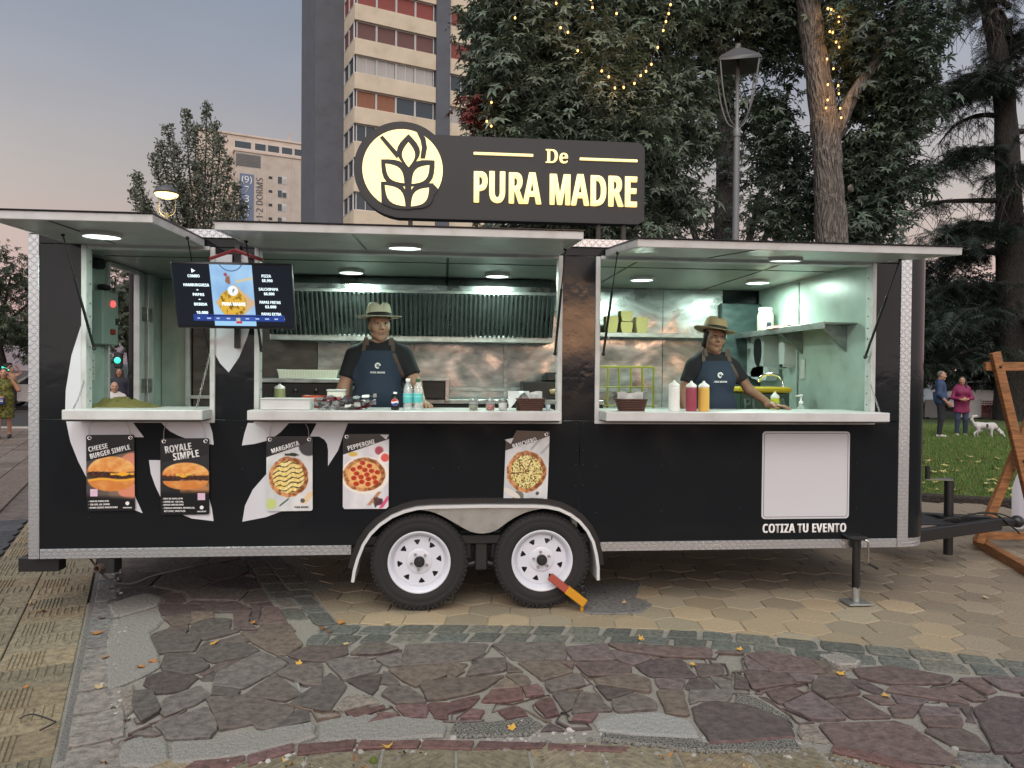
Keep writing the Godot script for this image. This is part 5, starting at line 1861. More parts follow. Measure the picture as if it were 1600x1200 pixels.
func build_posters() -> void:
	ns.seed = 3
	ns.frequency = 0.35
	ns.fractal_octaves = 3
	var spec := [
		["black poster of a cheeseburger held in a hand, leftmost of the menu posters", [-2.606, 1.184, -2.308, 0.692], 0.012],
		["black poster of a burger with tomato and yellow cheese, second of the hanging menu posters", [-2.148, 1.162, -1.842, 0.664], 0.004],
		["menu poster of a pizza with dark zigzag sauce on a pale cloth", [-1.478, 1.174, -1.182, 0.682], 0.004],
		["menu poster of a sausage slice pizza with red bowls above it", [-0.984, 1.192, -0.685, 0.692], -0.004],
		["poster of a sliced herb pizza, its upper left corner torn, above the right wheel", [0.09, 1.213, 0.388, 0.72], -0.03]]
	for i in 5:
		var r: Array = spec[i][1]
		var w: float = r[2] - r[0]
		var h: float = r[1] - r[3]
		var o := thing("menu_poster", spec[i][0], "poster", Vector3((r[0] + r[2]) / 2, (r[1] + r[3]) / 2, 0.012), 0.0, "menu posters hanging on the trailer side")
		o.rotation.z = spec[i][2]
		var p := round_rect(-w / 2, -h / 2, w / 2, h / 2, 0.014, 3)
		if i == 4: p = v2([-w / 2, -h / 2, w / 2 - 0.015, -h / 2, w / 2, -h / 2 + 0.015, w / 2, h / 2, -w / 2 + 0.07, h / 2, -w / 2 + 0.045, h / 2 - 0.05, -w / 2, h / 2 - 0.06])
		if i == 3: p = v2([-w / 2 + 0.01, -h / 2, w / 2 - 0.015, -h / 2, w / 2, -h / 2 + 0.015, w / 2, h / 2, -w / 2, h / 2 - 0.002, -w / 2, -h / 2 + 0.015])
		var s := st()
		# the sheet bows a little away from the wall
		var ids := Geometry2D.triangulate_polygon(p)
		var bow := func(q: Vector2) -> float: return 0.008 * sin((q.y / h + 0.5) * PI) * (0.4 + 0.2 * i) + 0.002 * sin(q.x / w * 3.0 + i)
		var grid := 8
		for gx in grid:
			for gy in grid * 2:
				var cell := PackedVector2Array([Vector2(-w / 2 + w * gx / grid, -h / 2 + h * gy / (grid * 2)), Vector2(-w / 2 + w * (gx + 1) / grid, -h / 2 + h * gy / (grid * 2)), Vector2(-w / 2 + w * (gx + 1) / grid, -h / 2 + h * (gy + 1) / (grid * 2)), Vector2(-w / 2 + w * gx / grid, -h / 2 + h * (gy + 1) / (grid * 2))])
				for part_ in Geometry2D.intersect_polygons(p, cell):
					var t3 := Geometry2D.triangulate_polygon(part_)
					for k in range(0, t3.size(), 3):
						var q := [part_[t3[k]], part_[t3[k + 1]], part_[t3[k + 2]]]
						if (q[1] - q[0]).cross(q[2] - q[0]) > 0: q.reverse()
						for v in q:
							s.set_smooth_group(0)
							s.set_uv(Vector2(v.x / w + 0.5, 0.5 - v.y / h))
							s.add_vertex(Vector3(v.x, v.y, bow.call(v)))
						for v in [q[2], q[1], q[0]]:
							s.set_smooth_group(1)
							s.set_uv(Vector2(v.x / w + 0.5, 0.5 - v.y / h))
							s.add_vertex(Vector3(v.x, v.y, bow.call(v) - 0.0025))
		part("sheet", s, print_mat("poster print %d" % i, poster_image(i), 0.3), o)
		for sg in [-1.0, 1.0]:
			if i == 4 and sg < 0: continue
			s = st()
			lathe(s, [Vector2(0.007, 0.0), Vector2(0.008, 0.003), Vector2(0.013, 0.003), Vector2(0.014, 0.0)], 14, rot_to(Vector3(0, 0, 1), Vector3(sg * (w / 2 - 0.022), h / 2 - 0.02, bow.call(Vector2(sg * (w / 2 - 0.02), h / 2 - 0.02)) + 0.001)))
			part("eyelet", s, MT["chrome"], o)
			if i < 3:
				s = st()
				var topy: float = 1.292 - (r[1] + r[3]) / 2
				tube(s, curve3([Vector3(sg * (w / 2 - 0.022), h / 2 - 0.02, 0.006), Vector3(sg * (w / 2 - 0.03), (h / 2 + topy) / 2, 0.012), Vector3(sg * (w / 2 - 0.07), topy, 0.02)], 5), 0.0018, 5)
				part("string", s, M("string", Color(0.4, 0.38, 0.35), 0.8), o)
		if i >= 3:       # a bent corner shows its white back
			s = st()
			var cx := w / 2 - 0.03 if i == 3 else -w / 2 + 0.022
			tri(s, Vector3(cx - 0.03, h / 2 - 0.004 - (0.06 if i == 4 else 0.0), 0.009), Vector3(cx + 0.03, h / 2 - 0.004 - (0.045 if i == 4 else 0.0), 0.014), Vector3(cx + 0.012, h / 2 - 0.035 - (0.055 if i == 4 else 0.0), 0.02))
			part("bent_corner", s, MT["white board"], o)
		var wm: Material = MT["lettering white"]
		var put_text := func(text: String, fx: float, fy: float, fw: float, fh: float, ang: float, m: Material) -> void:
			var v := Vector2((fx - 0.5) * w, (0.5 - fy) * h)
			letters("lettering", text, fh * h, fw * w, 0.0012, m, o, Transform3D(Basis(Vector3(0, 0, 1), ang), Vector3(v.x, v.y, float(bow.call(v)) + 0.0028)))
		if i == 0:
			put_text.call("CHEESE", 0.25, 0.165, 0.4, 0.065, 0.2, wm)
			put_text.call("BURGER SIMPLE", 0.5, 0.22, 0.84, 0.065, 0.24, wm)
			put_text.call("- PAN DE PAPA SPM", 0.25, 0.868, 0.42, 0.022, 0.0, wm)
			put_text.call("- 120 GRS. DE CARNE", 0.26, 0.91, 0.44, 0.022, 0.0, wm)
			put_text.call("- DOBLE QUESO AMERICANO", 0.34, 0.953, 0.6, 0.022, 0.0, wm)
		elif i == 1:
			put_text.call("ROYALE", 0.37, 0.125, 0.54, 0.092, 0.15, wm)
			put_text.call("SIMPLE", 0.53, 0.218, 0.53, 0.092, 0.15, wm)
			put_text.call("- PAN DE PAPA SPM", 0.25, 0.786, 0.42, 0.021, 0.0, wm)
			put_text.call("- CARNE DE 120 GRS.", 0.26, 0.827, 0.44, 0.021, 0.0, wm)
			put_text.call("- QUESO AMERICANO", 0.26, 0.868, 0.44, 0.021, 0.0, wm)
			put_text.call("- CEBOLLA MORADA, PEPINILLOS,", 0.38, 0.91, 0.66, 0.021, 0.0, wm)
			put_text.call("KETCHUP, MOSTAZA.", 0.3, 0.951, 0.44, 0.021, 0.0, wm)
		else:
			put_text.call(["", "", "MARGARITA", "PEPPERONI", "BANCHERO"][i], [0, 0, 0.41, 0.39, 0.43][i], [0, 0, 0.14, 0.145, 0.165][i], [0, 0, 0.62, 0.6, 0.56][i], 0.062, [0, 0, 0.3, 0.27, 0.33][i], wm)
			if i != 3: put_text.call("PURA MADRE", 0.76, 0.945 if i == 2 else 0.93, 0.3, 0.022, 0.0, MT["black paint"])
		if i < 2:
			s = st()
			prism(s, circle2(Vector2(0.35 * w, -0.4 * h if i == 0 else -0.405 * h), 0.012, 18), 0.006, 0.0075)
			part("round_emblem", s, wm, o)
			put_text.call("PURA MADRE", 0.85, 0.958, 0.18, 0.016, 0.0, wm)

func screen_image() -> ImageTexture:
	var w := 220
	var h := 128
	var im := Image.create(w, h, false, Image.FORMAT_RGB8)
	for j in h:
		for i in w:
			var x := (i + 0.5) / w
			var y := (j + 0.5) / h
			var c := Color(0.10, 0.115, 0.15)
			if x > 0.315 and x < 0.672:
				var px := (x - 0.315) / 0.357
				c = Color(0.52, 0.68, 0.85).lerp(Color(0.66, 0.80, 0.92), clampf(0.5 + nz(px, y, 0.008, 5), 0, 1))
				c = over(c, Color(0.3, 0.4, 0.55), edge(absf(Vector2(px - 0.5, (y + 0.1) * 1.5).length() - 0.3) - 0.012, 0.012))
				c = over(c, Color(0.62, 0.28, 0.3), edge(Vector2(px - 0.36, (y - 0.16) * 1.5).length() - 0.04, 0.03))
				c = over(c, Color(0.55, 0.4, 0.32), edge(Vector2((px - 0.42) / 0.06, (y - 0.25) / 0.07).length() - 1.0 + nz(px, y, 0.03, 1), 0.3))
				c = over(c, Color(0.82, 0.76, 0.6), edge(absf((y - 0.24) + 0.15 * (px - 0.8)) - 0.018, 0.02) if px > 0.6 else 0.0)
				c = over(c, Color(0.80, 0.68, 0.55), edge(absf(px - 0.55) * 0.75 + absf(y - 0.62) * 1.2 - 0.37, 0.03))
				c = over(c, Color(0.86, 0.68, 0.26).lerp(Color(0.45, 0.34, 0.1), clampf(2.2 * nz(px, y, 0.04, 6), 0, 1)), edge(Vector2((px - 0.47) / 0.33, (y - 0.63) / 0.23).length() - 1.0, 0.08))
				c = over(c, Color(0.93, 0.95, 0.96), edge(Vector2((px - 0.5), (y - 0.42) * 1.5).length() - 0.125, 0.02))
				c = over(c, Color(0.25, 0.25, 0.25), 0.8 * edge(Vector2((px - 0.52) / 0.06, (y - 0.42) / 0.08).length() - 0.6 + 1.4 * absf(nz(px, y, 0.05, 2)), 0.3))
			if y > 0.81 and y < 0.925 and x > 0.135 and x < 0.925:
				c = c.lerp(Color(0.18, 0.29, 0.62), 0.85)
				if y > 0.826 and y < 0.842 and x > 0.26 and x < 0.82: c = Color(0.07, 0.12, 0.3)
				if absf(y - 0.88) < 0.012 and fposmod(x * 12.0, 1.0) < 0.35 + 0.3 * nz(x, 0.3, 0.1, 4): c = Color(0.7, 0.78, 0.95)
				if absf(x - 0.52) < 0.018 and absf(y - 0.895) < 0.03: c = Color(0.75, 0.75, 0.7)
			elif y >= 0.925 and x > 0.315 and x < 0.672:
				c = Color(0.62, 0.8, 0.93)
				if absf(x - 0.525) < 0.025 and y < 0.96: c = Color(0.78, 0.25, 0.3)
			im.set_pixel(i, j, c)
	return ImageTexture.create_from_image(im)

func build_screen() -> void:
	ns.seed = 3
	ns.frequency = 0.35
	ns.fractal_octaves = 3
	var o := thing("menu_screen", "flat television showing the menu, tilted down between the left and middle hatches", "television", Vector3(-1.575, 2.045, 0.43))
	var up := Vector3(0, 0.372, 0.13).normalized()
	o.basis = Basis(Vector3.RIGHT, up, Vector3.RIGHT.cross(up))
	var w := 0.695
	var h := 0.4
	var s := st()
	bx(s, Vector3(0, 0, -0.02), Vector3(w, h, 0.036), 0.006)
	part("casing", s, MT["black plastic"], o)
	s = st()
	bx(s, Vector3(0, -0.02, -0.05), Vector3(0.4, 0.25, 0.03), 0.008)
	part("back_housing", s, MT["black plastic"], o)
	s = st()
	var iw := w - 0.016
	var ih := h - 0.028
	uvquad(s, Vector3(-iw / 2, ih / 2 + 0.006, 0.0), Vector3(iw / 2, ih / 2 + 0.006, 0.0), Vector3(iw / 2, -ih / 2 + 0.006, 0.0), Vector3(-iw / 2, -ih / 2 + 0.006, 0.0))
	part("screen", s, emat("screen picture", screen_image(), 0.85, 0.25), o)
	var lit := glow("screen text", Color(0.72, 0.9, 0.95), 0.75)
	for r in [["COMBO", 0.175, 0.19, 0.1], ["HAMBURGUESA", 0.19, 0.335, 0.215], ["+", 0.195, 0.415, 0.02], ["PAPAS", 0.2, 0.49, 0.095], ["+", 0.205, 0.57, 0.02], ["BEBIDA", 0.21, 0.648, 0.11], ["10.000", 0.215, 0.785, 0.1], ["PIZZA", 0.79, 0.17, 0.08], ["$8.990", 0.795, 0.245, 0.09], ["SALCHIPAPA", 0.8, 0.385, 0.165], ["$6.000", 0.803, 0.46, 0.09], ["PAPAS FRITAS", 0.806, 0.6, 0.18], ["$3.000", 0.808, 0.675, 0.095], ["PAPAS EXTRA", 0.81, 0.795, 0.17]]:
		letters("screen_text", r[0], 0.0165 if r[0] != "+" else 0.012, r[3] * iw, 0.001, lit, o, Transform3D(Basis(), Vector3((r[1] - 0.5) * iw, (0.5 - r[2]) * ih + 0.006, 0.0005)))
	letters("screen_text", "PURA MADRE", 0.02, 0.2 * iw, 0.001, lit, o, Transform3D(Basis(), Vector3(-0.005, -0.045, 0.0005)))
	s = st()
	prism(s, v2([-0.23, 0.165, -0.23, 0.14, -0.208, 0.1525]), 0.0, 0.0012)
	part("screen_text", s, lit, o)
	# wall bracket: a black column and two red folding arms
	var inv := o.transform.affine_inverse()
	s = st()
	bar(s, inv * Vector3(-1.665, 2.42, 0.02), inv * Vector3(-1.665, 1.75, 0.02), 0.035, 0.03)
	bar(s, inv * Vector3(-1.665, 2.1, 0.03), inv * Vector3(-1.6, 2.06, 0.39), 0.04, 0.04)
	part("bracket", s, MT["black paint"], o)
	s = st()
	bar(s, inv * Vector3(-1.82, 2.315, 0.1), inv * Vector3(-1.66, 2.375, 0.1), 0.02, 0.02)
	bar(s, inv * Vector3(-1.66, 2.375, 0.1), inv * Vector3(-1.48, 2.31, 0.12), 0.02, 0.02)
	part("bracket_arm", s, M("red paint", Color(0.22, 0.025, 0.03), 0.5), o)
	area_light("screen_glow", o.transform * Vector3(0, 0, 0.02), o.basis.z, 0.6, 0.36, Color(0.7, 0.82, 1.0), 0.02)

# ---------------------------------------------------------------- things on the serving shelves and inside
func squeeze_bottle(label: String, at: Vector3, h: float, r: float, m: Material, capm: Material, group := "") -> Node3D:
	var o := thing("squeeze_bottle", label, "sauce bottle", at, 0.0, group)
	var s := st()
	var b := h * 0.8
	lathe(s, [Vector2(0.0, 0.0), Vector2(r * 0.94, 0.0), Vector2(r, 0.006), Vector2(r, b * 0.45), Vector2(r * 0.985, b * 0.9), Vector2(r * 0.93, b), Vector2(r * 0.9, b)], 22)
	part("bottle", s, m, o)
	s = st()
	lathe(s, [Vector2(r * 0.96, b * 0.985), Vector2(r * 0.98, b * 1.06), Vector2(r * 0.8, b * 1.1), Vector2(r * 0.32, h * 0.94), Vector2(r * 0.22, h * 0.975), Vector2(r * 0.16, h), Vector2(0.0, h)], 20)
	part("nozzle_cap", s, capm, o)
	return o

func shaker(label: String, at: Vector3, fill: Color, level: float) -> void:
	var o := thing("spice_shaker", label, "shaker", at, 0.0, "glass spice shakers on the middle shelf")
	var glass := M("clear glass", Color(0.9, 0.95, 0.95, 0.12), 0.04)
	glass.transparency = BaseMaterial3D.TRANSPARENCY_ALPHA
	var s := st()
	lathe(s, [Vector2(0.0, 0.0), Vector2(0.026, 0.0), Vector2(0.0295, 0.004), Vector2(0.031, 0.02), Vector2(0.031, 0.042), Vector2(0.024, 0.056), Vector2(0.024, 0.062)], 24)
	part("jar", s, glass, o)
	s = st()
	lathe(s, [Vector2(0.0, 0.003), Vector2(0.026, 0.003), Vector2(0.0285, 0.018), Vector2(0.0285, level), Vector2(0.0, level + 0.003)], 20)
	part("contents", s, M("spice " + str(fill), fill, 0.9, 0.0, "speck", 12.0), o)
	s = st()
	lathe(s, [Vector2(0.0255, 0.058), Vector2(0.0265, 0.062), Vector2(0.0265, 0.072), Vector2(0.02, 0.079), Vector2(0.0, 0.081)], 20)
	for k in 7:
		var a := TAU * k / 6
		ball(s, Vector3(cos(a) * (0.011 if k else 0.0), 0.0805, sin(a) * (0.011 if k else 0.0)), Vector3.ONE * 0.0016, 6, 4)
	part("lid", s, MT["stainless dull"], o)

func basket(label: String, at: Vector3, w: float, h: float) -> Node3D:
	var o := thing("napkin_basket", label, "basket", at)
	var s := st()
	var rows := 7
	for i in rows:
		var f := float(i) / (rows - 1)
		var ww := w * (0.4 + 0.1 * f)
		var dd := w * (0.28 + 0.07 * f)
		var ring := PackedVector3Array()
		for k in 41:
			var a := TAU * k / 40
			var wob := 0.0025 * (1.0 if (k + i) & 1 else -1.0)
			var rr := pow(pow(absf(cos(a)), 4) + pow(absf(sin(a)), 4), -0.25)
			ring.append(Vector3(cos(a) * rr * (ww + wob), h * (0.06 + 0.94 * f), sin(a) * rr * (dd + wob)))
		tube(s, ring, h / rows * 0.56, 6, false)
	bx(s, Vector3(0, 0.004, 0), Vector3(w * 0.8, 0.006, w * 0.55), 0.002)
	part("woven_side", s, M("basket brown", Color(0.105, 0.04, 0.026), 0.7, 0.0, "grain", 10.0), o)
	return o

func build_counter_things() -> void:
	var top := 1.354
	var white := M("bottle white", Color(0.78, 0.78, 0.74), 0.4)
	squeeze_bottle("tall white squeeze bottle, left of the three on the right serving shelf", Vector3(1.244, top, 0.06), 0.212, 0.038, white, white, "squeeze bottles on the right shelf")
	squeeze_bottle("tall squeeze bottle of dark pink sauce between white and mustard bottles", Vector3(1.364, top, 0.06), 0.208, 0.037, M("pink sauce", Color(0.30, 0.045, 0.075), 0.4), white, "squeeze bottles on the right shelf")
	squeeze_bottle("tall squeeze bottle of yellow mustard on the right serving shelf", Vector3(1.452, top, 0.06), 0.208, 0.038, M("mustard", Color(0.70, 0.42, 0.08), 0.4), white, "squeeze bottles on the right shelf")
	squeeze_bottle("small lime green squeeze bottle beside the sink tap", Vector3(2.22, 1.24, -0.5), 0.24, 0.034, M("lime", Color(0.5, 0.55, 0.02), 0.4), white)
	squeeze_bottle("pale squeeze bottle of green speckled sauce left of the man", Vector3(-1.455, 1.352, -0.26), 0.165, 0.038, M("herb sauce", Color(0.42, 0.5, 0.22), 0.4, 0.0, "speck", 9.0), white)
	shaker("glass shaker with grey green herbs, left of the three shakers", Vector3(-0.126, top, 0.06), Color(0.25, 0.26, 0.13), 0.03)
	shaker("glass shaker with red chilli flakes, middle of the three shakers", Vector3(-0.014, top, 0.06), Color(0.45, 0.1, 0.05), 0.038)
	shaker("glass shaker with white salt, right of the three shakers", Vector3(0.071, top, 0.06), Color(0.8, 0.8, 0.79), 0.048)
	# napkin baskets
	for i in 2:
		var o := basket("oblong brown basket with white napkins spilling over it, middle shelf" if i == 0 else "oblong brown basket with folded white napkins on the right serving shelf", Vector3(0.25 if i == 0 else 0.946, top, 0.055), 0.2, 0.078)
		for k in 3:
			var n := thing("paper_napkin", ["thick white folded napkins standing in the basket", "white napkin hanging over the basket edge", "single white napkin leaning back in the basket"][k] + (" on the middle shelf" if i == 0 else " on the right shelf"), "napkin", o.position)
			var s := st()
			var wv := 0.16 - 0.03 * k
			var z := -0.03 + 0.025 * k
			var grid := 8
			for gx in grid:
				for gy in 4:
					var P := func(a: float, b: float) -> Vector3:
						var x := (a - 0.5) * wv * 1.1 + (0.0 if k != 1 or i == 1 else -0.075)
						var y := 0.03 + b * (0.095 - 0.008 * k) + 0.006 * sin(a * 9.0 + k * 2.0)
						if k == 1 and i == 0: y = 0.13 - 0.09 * absf(a - 0.7) * 2.0 * b
						return Vector3(x, y, z + 0.018 * sin(a * 7.0 + k) * b + (0.07 * b if k == 1 and i == 0 else 0.0))
					quad(s, P.call(float(gx) / grid, gy / 4.0), P.call(float(gx) / grid, (gy + 1) / 4.0), P.call(float(gx + 1) / grid, (gy + 1) / 4.0), P.call(float(gx + 1) / grid, gy / 4.0))
			part("fold", s, MT["white board"], n)
			if k == 0:
				s = st()
				bx(s, Vector3(0, 0.07, -0.012), Vector3(wv, 0.085, 0.02), 0.006, Transform3D(Basis(Vector3(0, 0, 1), 0.05), Vector3(0, 0, -0.03)))
				part("fold", s, MT["white board"], n)
	# water bottles and a small cola bottle
	var pet := M("clear plastic", Color(0.92, 0.96, 0.97, 0.22), 0.06)
	pet.transparency = BaseMaterial3D.TRANSPARENCY_ALPHA
	for i in 2:
		var o := thing("water_bottle", "clear water bottle with teal label and white cap on the middle shelf" if i == 0 else "clear water bottle with teal label and dark green cap on the middle shelf", "water bottle", Vector3(-0.559 if i == 0 else -0.493, top, 0.06), 0.4 * i, "two water bottles side by side")
		var s := st()
		lathe(s, [Vector2(0.0, 0.0), Vector2(0.026, 0.0), Vector2(0.031, 0.006), Vector2(0.029, 0.016), Vector2(0.031, 0.026), Vector2(0.029, 0.036), Vector2(0.0315, 0.046), Vector2(0.0315, 0.115), Vector2(0.029, 0.124), Vector2(0.031, 0.134), Vector2(0.024, 0.158), Vector2(0.014, 0.178), Vector2(0.0125, 0.188)], 22)
		part("bottle", s, pet, o)
		s = st()
		lathe(s, [Vector2(0.0, 0.004), Vector2(0.026, 0.005), Vector2(0.028, 0.03), Vector2(0.029, 0.12), Vector2(0.02, 0.152), Vector2(0.0, 0.152)], 18)
		var water := M("water", Color(0.85, 0.93, 0.95, 0.1), 0.03)
		water.transparency = BaseMaterial3D.TRANSPARENCY_ALPHA
		part("water", s, water, o)
		s = st()
		lathe(s, [Vector2(0.0322, 0.05), Vector2(0.0324, 0.051), Vector2(0.0324, 0.109), Vector2(0.0322, 0.11)], 24)
		var lb := part("wrap_label", s, M("teal label", Color(0.10, 0.50, 0.50), 0.4), o)
		s = st()
		lathe(s, [Vector2(0.0328, 0.088), Vector2(0.0328, 0.094)], 24)
		part("label_stripe", s, M("pale teal", Color(0.3, 0.66, 0.66), 0.4), lb)
		s = st()
		lathe(s, [Vector2(0.015, 0.186), Vector2(0.0155, 0.188), Vector2(0.0155, 0.204), Vector2(0.014, 0.207), Vector2(0.0, 0.207)], 18)
		part("cap", s, white if i == 0 else M("dark green", Color(0.02, 0.09, 0.05), 0.4), o)
	var cola := thing("cola_bottle", "small black cola bottle with a round red, white and blue emblem", "cola bottle", Vector3(-0.643, top, 0.06))
	var s := st()
	lathe(s, [Vector2(0.0, 0.0), Vector2(0.024, 0.0), Vector2(0.028, 0.006), Vector2(0.0285, 0.02), Vector2(0.0285, 0.078), Vector2(0.024, 0.092), Vector2(0.012, 0.104), Vector2(0.011, 0.108)], 22)
	part("bottle", s, M("cola black", Color(0.008, 0.008, 0.011), 0.15), cola)
	s = st()
	lathe(s, [Vector2(0.012, 0.106), Vector2(0.0125, 0.118), Vector2(0.0, 0.12)], 16)
	part("cap", s, white, cola)
	for e in 3:
		s = st()
		var pts := PackedVector2Array()
		if e == 0:
			pts = circle2(Vector2(0, 0.052), 0.0235, 24)
		else:
			var up := 1.0 if e == 1 else -1.0
			for k in 9:
				var a := (0.2 + (PI - 0.4) * k / 8.0)
				pts.append(Vector2(cos(a) * 0.0225, 0.052 + up * (sin(a) * 0.0225)))
			pts.append(Vector2(-0.012, 0.052 + up * 0.006 - 0.003))
			pts.append(Vector2(0.0, 0.052 + up * 0.005))
			pts.append(Vector2(0.012, 0.052 + up * 0.006 + 0.003))
		prism(s, pts, -0.002 + 0.0006 * e, 0.0006 * e, Transform3D(Basis(), Vector3(0, 0, 0.0292)))
		part("emblem", s, [white, M("cola red", Color(0.55, 0.02, 0.03), 0.35), M("cola blue", Color(0.01, 0.04, 0.28), 0.35)][e], cola)
	# heap of foil-wrapped cutlery packets
	var heap := thing("foil_packets", "heap of crumpled silver foil packets with red edges on the middle shelf", "packets", Vector3(-0.975, top, 0.03))
	for k in 46:
		s = st()
		var a := Vector3(rng.randf_range(-0.2, 0.1), 0.008 + 0.0016 * k * rng.randf_range(0.7, 1.05), rng.randf_range(-0.06, 0.06))
		var d := Vector3(rng.randf_range(0.08, 0.15), rng.randf_range(-0.01, 0.02), rng.randf_range(-0.05, 0.05))
		var pts := curve3([a, a + d * 0.33 + Vector3(0, rng.randf_range(-0.006, 0.008), 0.0), a + d * 0.66 + Vector3(0, rng.randf_range(-0.006, 0.008), 0), a + d], 2)
		for i in pts.size() - 1:
			var sd := Vector3(0, 0.003, 0.018).rotated(Vector3(1, 0, 0), sin(i + k) * 0.7)
			quad(s, pts[i] - sd, pts[i] + sd, pts[i + 1] + sd, pts[i + 1] - sd)
			quad(s, pts[i] + Vector3(0, -0.003, 0) - sd, pts[i + 1] + Vector3(0, -0.003, 0) - sd, pts[i + 1] + Vector3(0, -0.003, 0) + sd, pts[i] + Vector3(0, -0.003, 0) + sd)
		var m: Material = [M("foil", Color(0.5, 0.5, 0.52), 0.3, 0.7), M("foil grey", Color(0.2, 0.2, 0.22), 0.4, 0.4), M("foil red", Color(0.28, 0.05, 0.06), 0.45), M("foil white", Color(0.62, 0.62, 0.6), 0.5)][[0, 1, 0, 3, 2, 0, 3, 1][k % 8]]
		part("packet", s, m, heap)
	var wb := thing("carton", "long flat white carton at the left end of the middle shelf", "carton", Vector3(-1.335, top, 0.06))
	s = st()
	bx(s, Vector3(0, 0.034, 0), Vector3(0.31, 0.066, 0.16), 0.004)
	part("box", s, MT["white board"], wb)
	s = st()
	bx(s, Vector3(0, 0.071, 0), Vector3(0.316, 0.008, 0.166), 0.002)
	part("lid", s, MT["white board"], wb)
	var tub := thing("takeaway_tub", "small white square tub standing behind the foil packets", "tub", Vector3(-1.06, 1.352, -0.2))
	s = st()
	bx(s, Vector3(0, 0.06, 0), Vector3(0.115, 0.12, 0.1), 0.01)
	part("tub", s, M("tub cream", Color(0.7, 0.7, 0.62), 0.45), tub)
	s = st()
	bx(s, Vector3(0, 0.123, 0), Vector3(0.122, 0.012, 0.107), 0.004)
	part("lid", s, MT["white board"], tub)
	var red := thing("red_bowl", "shallow red bowl behind the white square tub", "bowl", Vector3(-1.22, 1.352, -0.24))
	s = st()
	lathe(s, [Vector2(0.0, 0.0), Vector2(0.04, 0.0), Vector2(0.075, 0.04), Vector2(0.08, 0.085), Vector2(0.074, 0.085), Vector2(0.06, 0.03), Vector2(0.0, 0.01)], 24)
	part("bowl", s, M("red bowl", Color(0.4, 0.05, 0.02), 0.4), red)
	var cup := thing("paper_cup", "small pale blue paper cup right of the middle basket", "cup", Vector3(0.375, top, 0.05))
	s = st()
	lathe(s, [Vector2(0.0, 0.002), Vector2(0.014, 0.0), Vector2(0.018, 0.04), Vector2(0.0165, 0.04), Vector2(0.0, 0.008)], 18)
	part("cup", s, M("cup blue", Color(0.45, 0.55, 0.6), 0.5), cup)
	# yellow net sack on the sill of the left window
	var sack := thing("vegetable_sack", "yellow green sack slumped inside the left window", "sack", Vector3(-2.5, 1.35, -0.22))
	s = st()
	var H := func(a: float, b: float) -> Vector3:
		var x := -0.16 + 0.42 * a
		var z := -0.1 + 0.2 * b
		var e := sin(PI * clampf(a, 0, 1)) * sin(PI * clampf(b, 0, 1))
		var y := 0.075 * pow(maxf(e, 0.0), 0.6) * (1.15 - 0.75 * a) * (1.0 + 0.28 * sin(a * 21.0 + b * 5.0) * sin(b * 13.0 - a * 4.0) + 0.12 * sin(a * 43.0))
		return Vector3(x + 0.012 * sin(b * 17.0), y, z + 0.012 * sin(a * 23.0))
	s.set_smooth_group(0)
	for gx in 30:
		for gy in 14:
			quad(s, H.call(gx / 30.0, gy / 14.0), H.call((gx + 1) / 30.0, gy / 14.0), H.call((gx + 1) / 30.0, (gy + 1) / 14.0), H.call(gx / 30.0, (gy + 1) / 14.0))
	part("sack", s, M("sack cloth", Color(0.34, 0.31, 0.09), 0.8, 0.0, "cloth", 6.0, "stone_h", 3.0), sack)
	# kitchen things at the back, left to right
	var tray := thing("foil_tray", "long aluminium foil tray on the griddle behind the man", "tray", Vector3(-1.48, 1.545, -1.62))
	s = st()
	prism(s, v2([-0.22, 0, 0.22, 0, 0.25, 0.07, 0.262, 0.07, 0.262, 0.076, 0.244, 0.076, 0.214, 0.006, -0.214, 0.006, -0.244, 0.076, -0.262, 0.076, -0.262, 0.07, -0.25, 0.07]), -0.15, 0.15)
	prism(s, v2([-0.24, 0.0, 0.24, 0.0, 0.255, 0.074, -0.255, 0.074]), 0.146, 0.152)
	for k in 22:
		bar(s, Vector3(-0.23 + k * 0.022, 0.008, 0.152), Vector3(-0.235 + k * 0.0225, 0.066, 0.156), 0.007, 0.006, 0.001)
	part("tray", s, M("foil tray", Color(0.68, 0.72, 0.62), 0.35, 0.6), tray)
	var gr := thing("griddle", "steel griddle with a dark front left of the man", "griddle", Vector3(-1.5, 1.37, -1.62))
	s = st()
	bx(s, Vector3(0.0, 0.155, 0.0), Vector3(0.75, 0.04, 0.4), 0.006)
	part("hotplate", s, MT["stainless dull"], gr)
	s = st()
	bx(s, Vector3(0, 0.07, -0.01), Vector3(0.72, 0.13, 0.36), 0.006)
	part("body", s, MT["black paint"], gr)
	for k in 4:
		s = st()
		lathe(s, [Vector2(0.02, 0.0), Vector2(0.018, 0.02), Vector2(0.0, 0.022)], 14, rot_to(Vector3(0, 0, 1), Vector3(-0.25 + 0.17 * k, 0.07, 0.17)))
		part("knob", s, MT["dark steel"], gr)
	var fr := thing("fryer", "steel fryer cabinet with a black front right of the man", "fryer", Vector3(-0.46, 1.37, -1.6))
	s = st()
	for x in [-0.17, 0.17]:
		bx(s, Vector3(x, 0.08, 0.12), Vector3(0.04, 0.2, 0.05), 0.004)
	bx(s, Vector3(0, 0.175, 0.0), Vector3(0.38, 0.03, 0.3), 0.004)
	part("frame", s, MT["stainless"], fr)
	s = st()
	bx(s, Vector3(0, 0.08, -0.01), Vector3(0.3, 0.15, 0.26), 0.004)
	part("front", s, MT["black paint"], fr)
	var st2 := thing("stove", "black stove with a raised back at the right end of the kitchen", "stove", Vector3(0.62, 1.37, -1.75))
	s = st()
	bx(s, Vector3(-0.03, 0.08, 0), Vector3(0.4, 0.16, 0.3), 0.008)
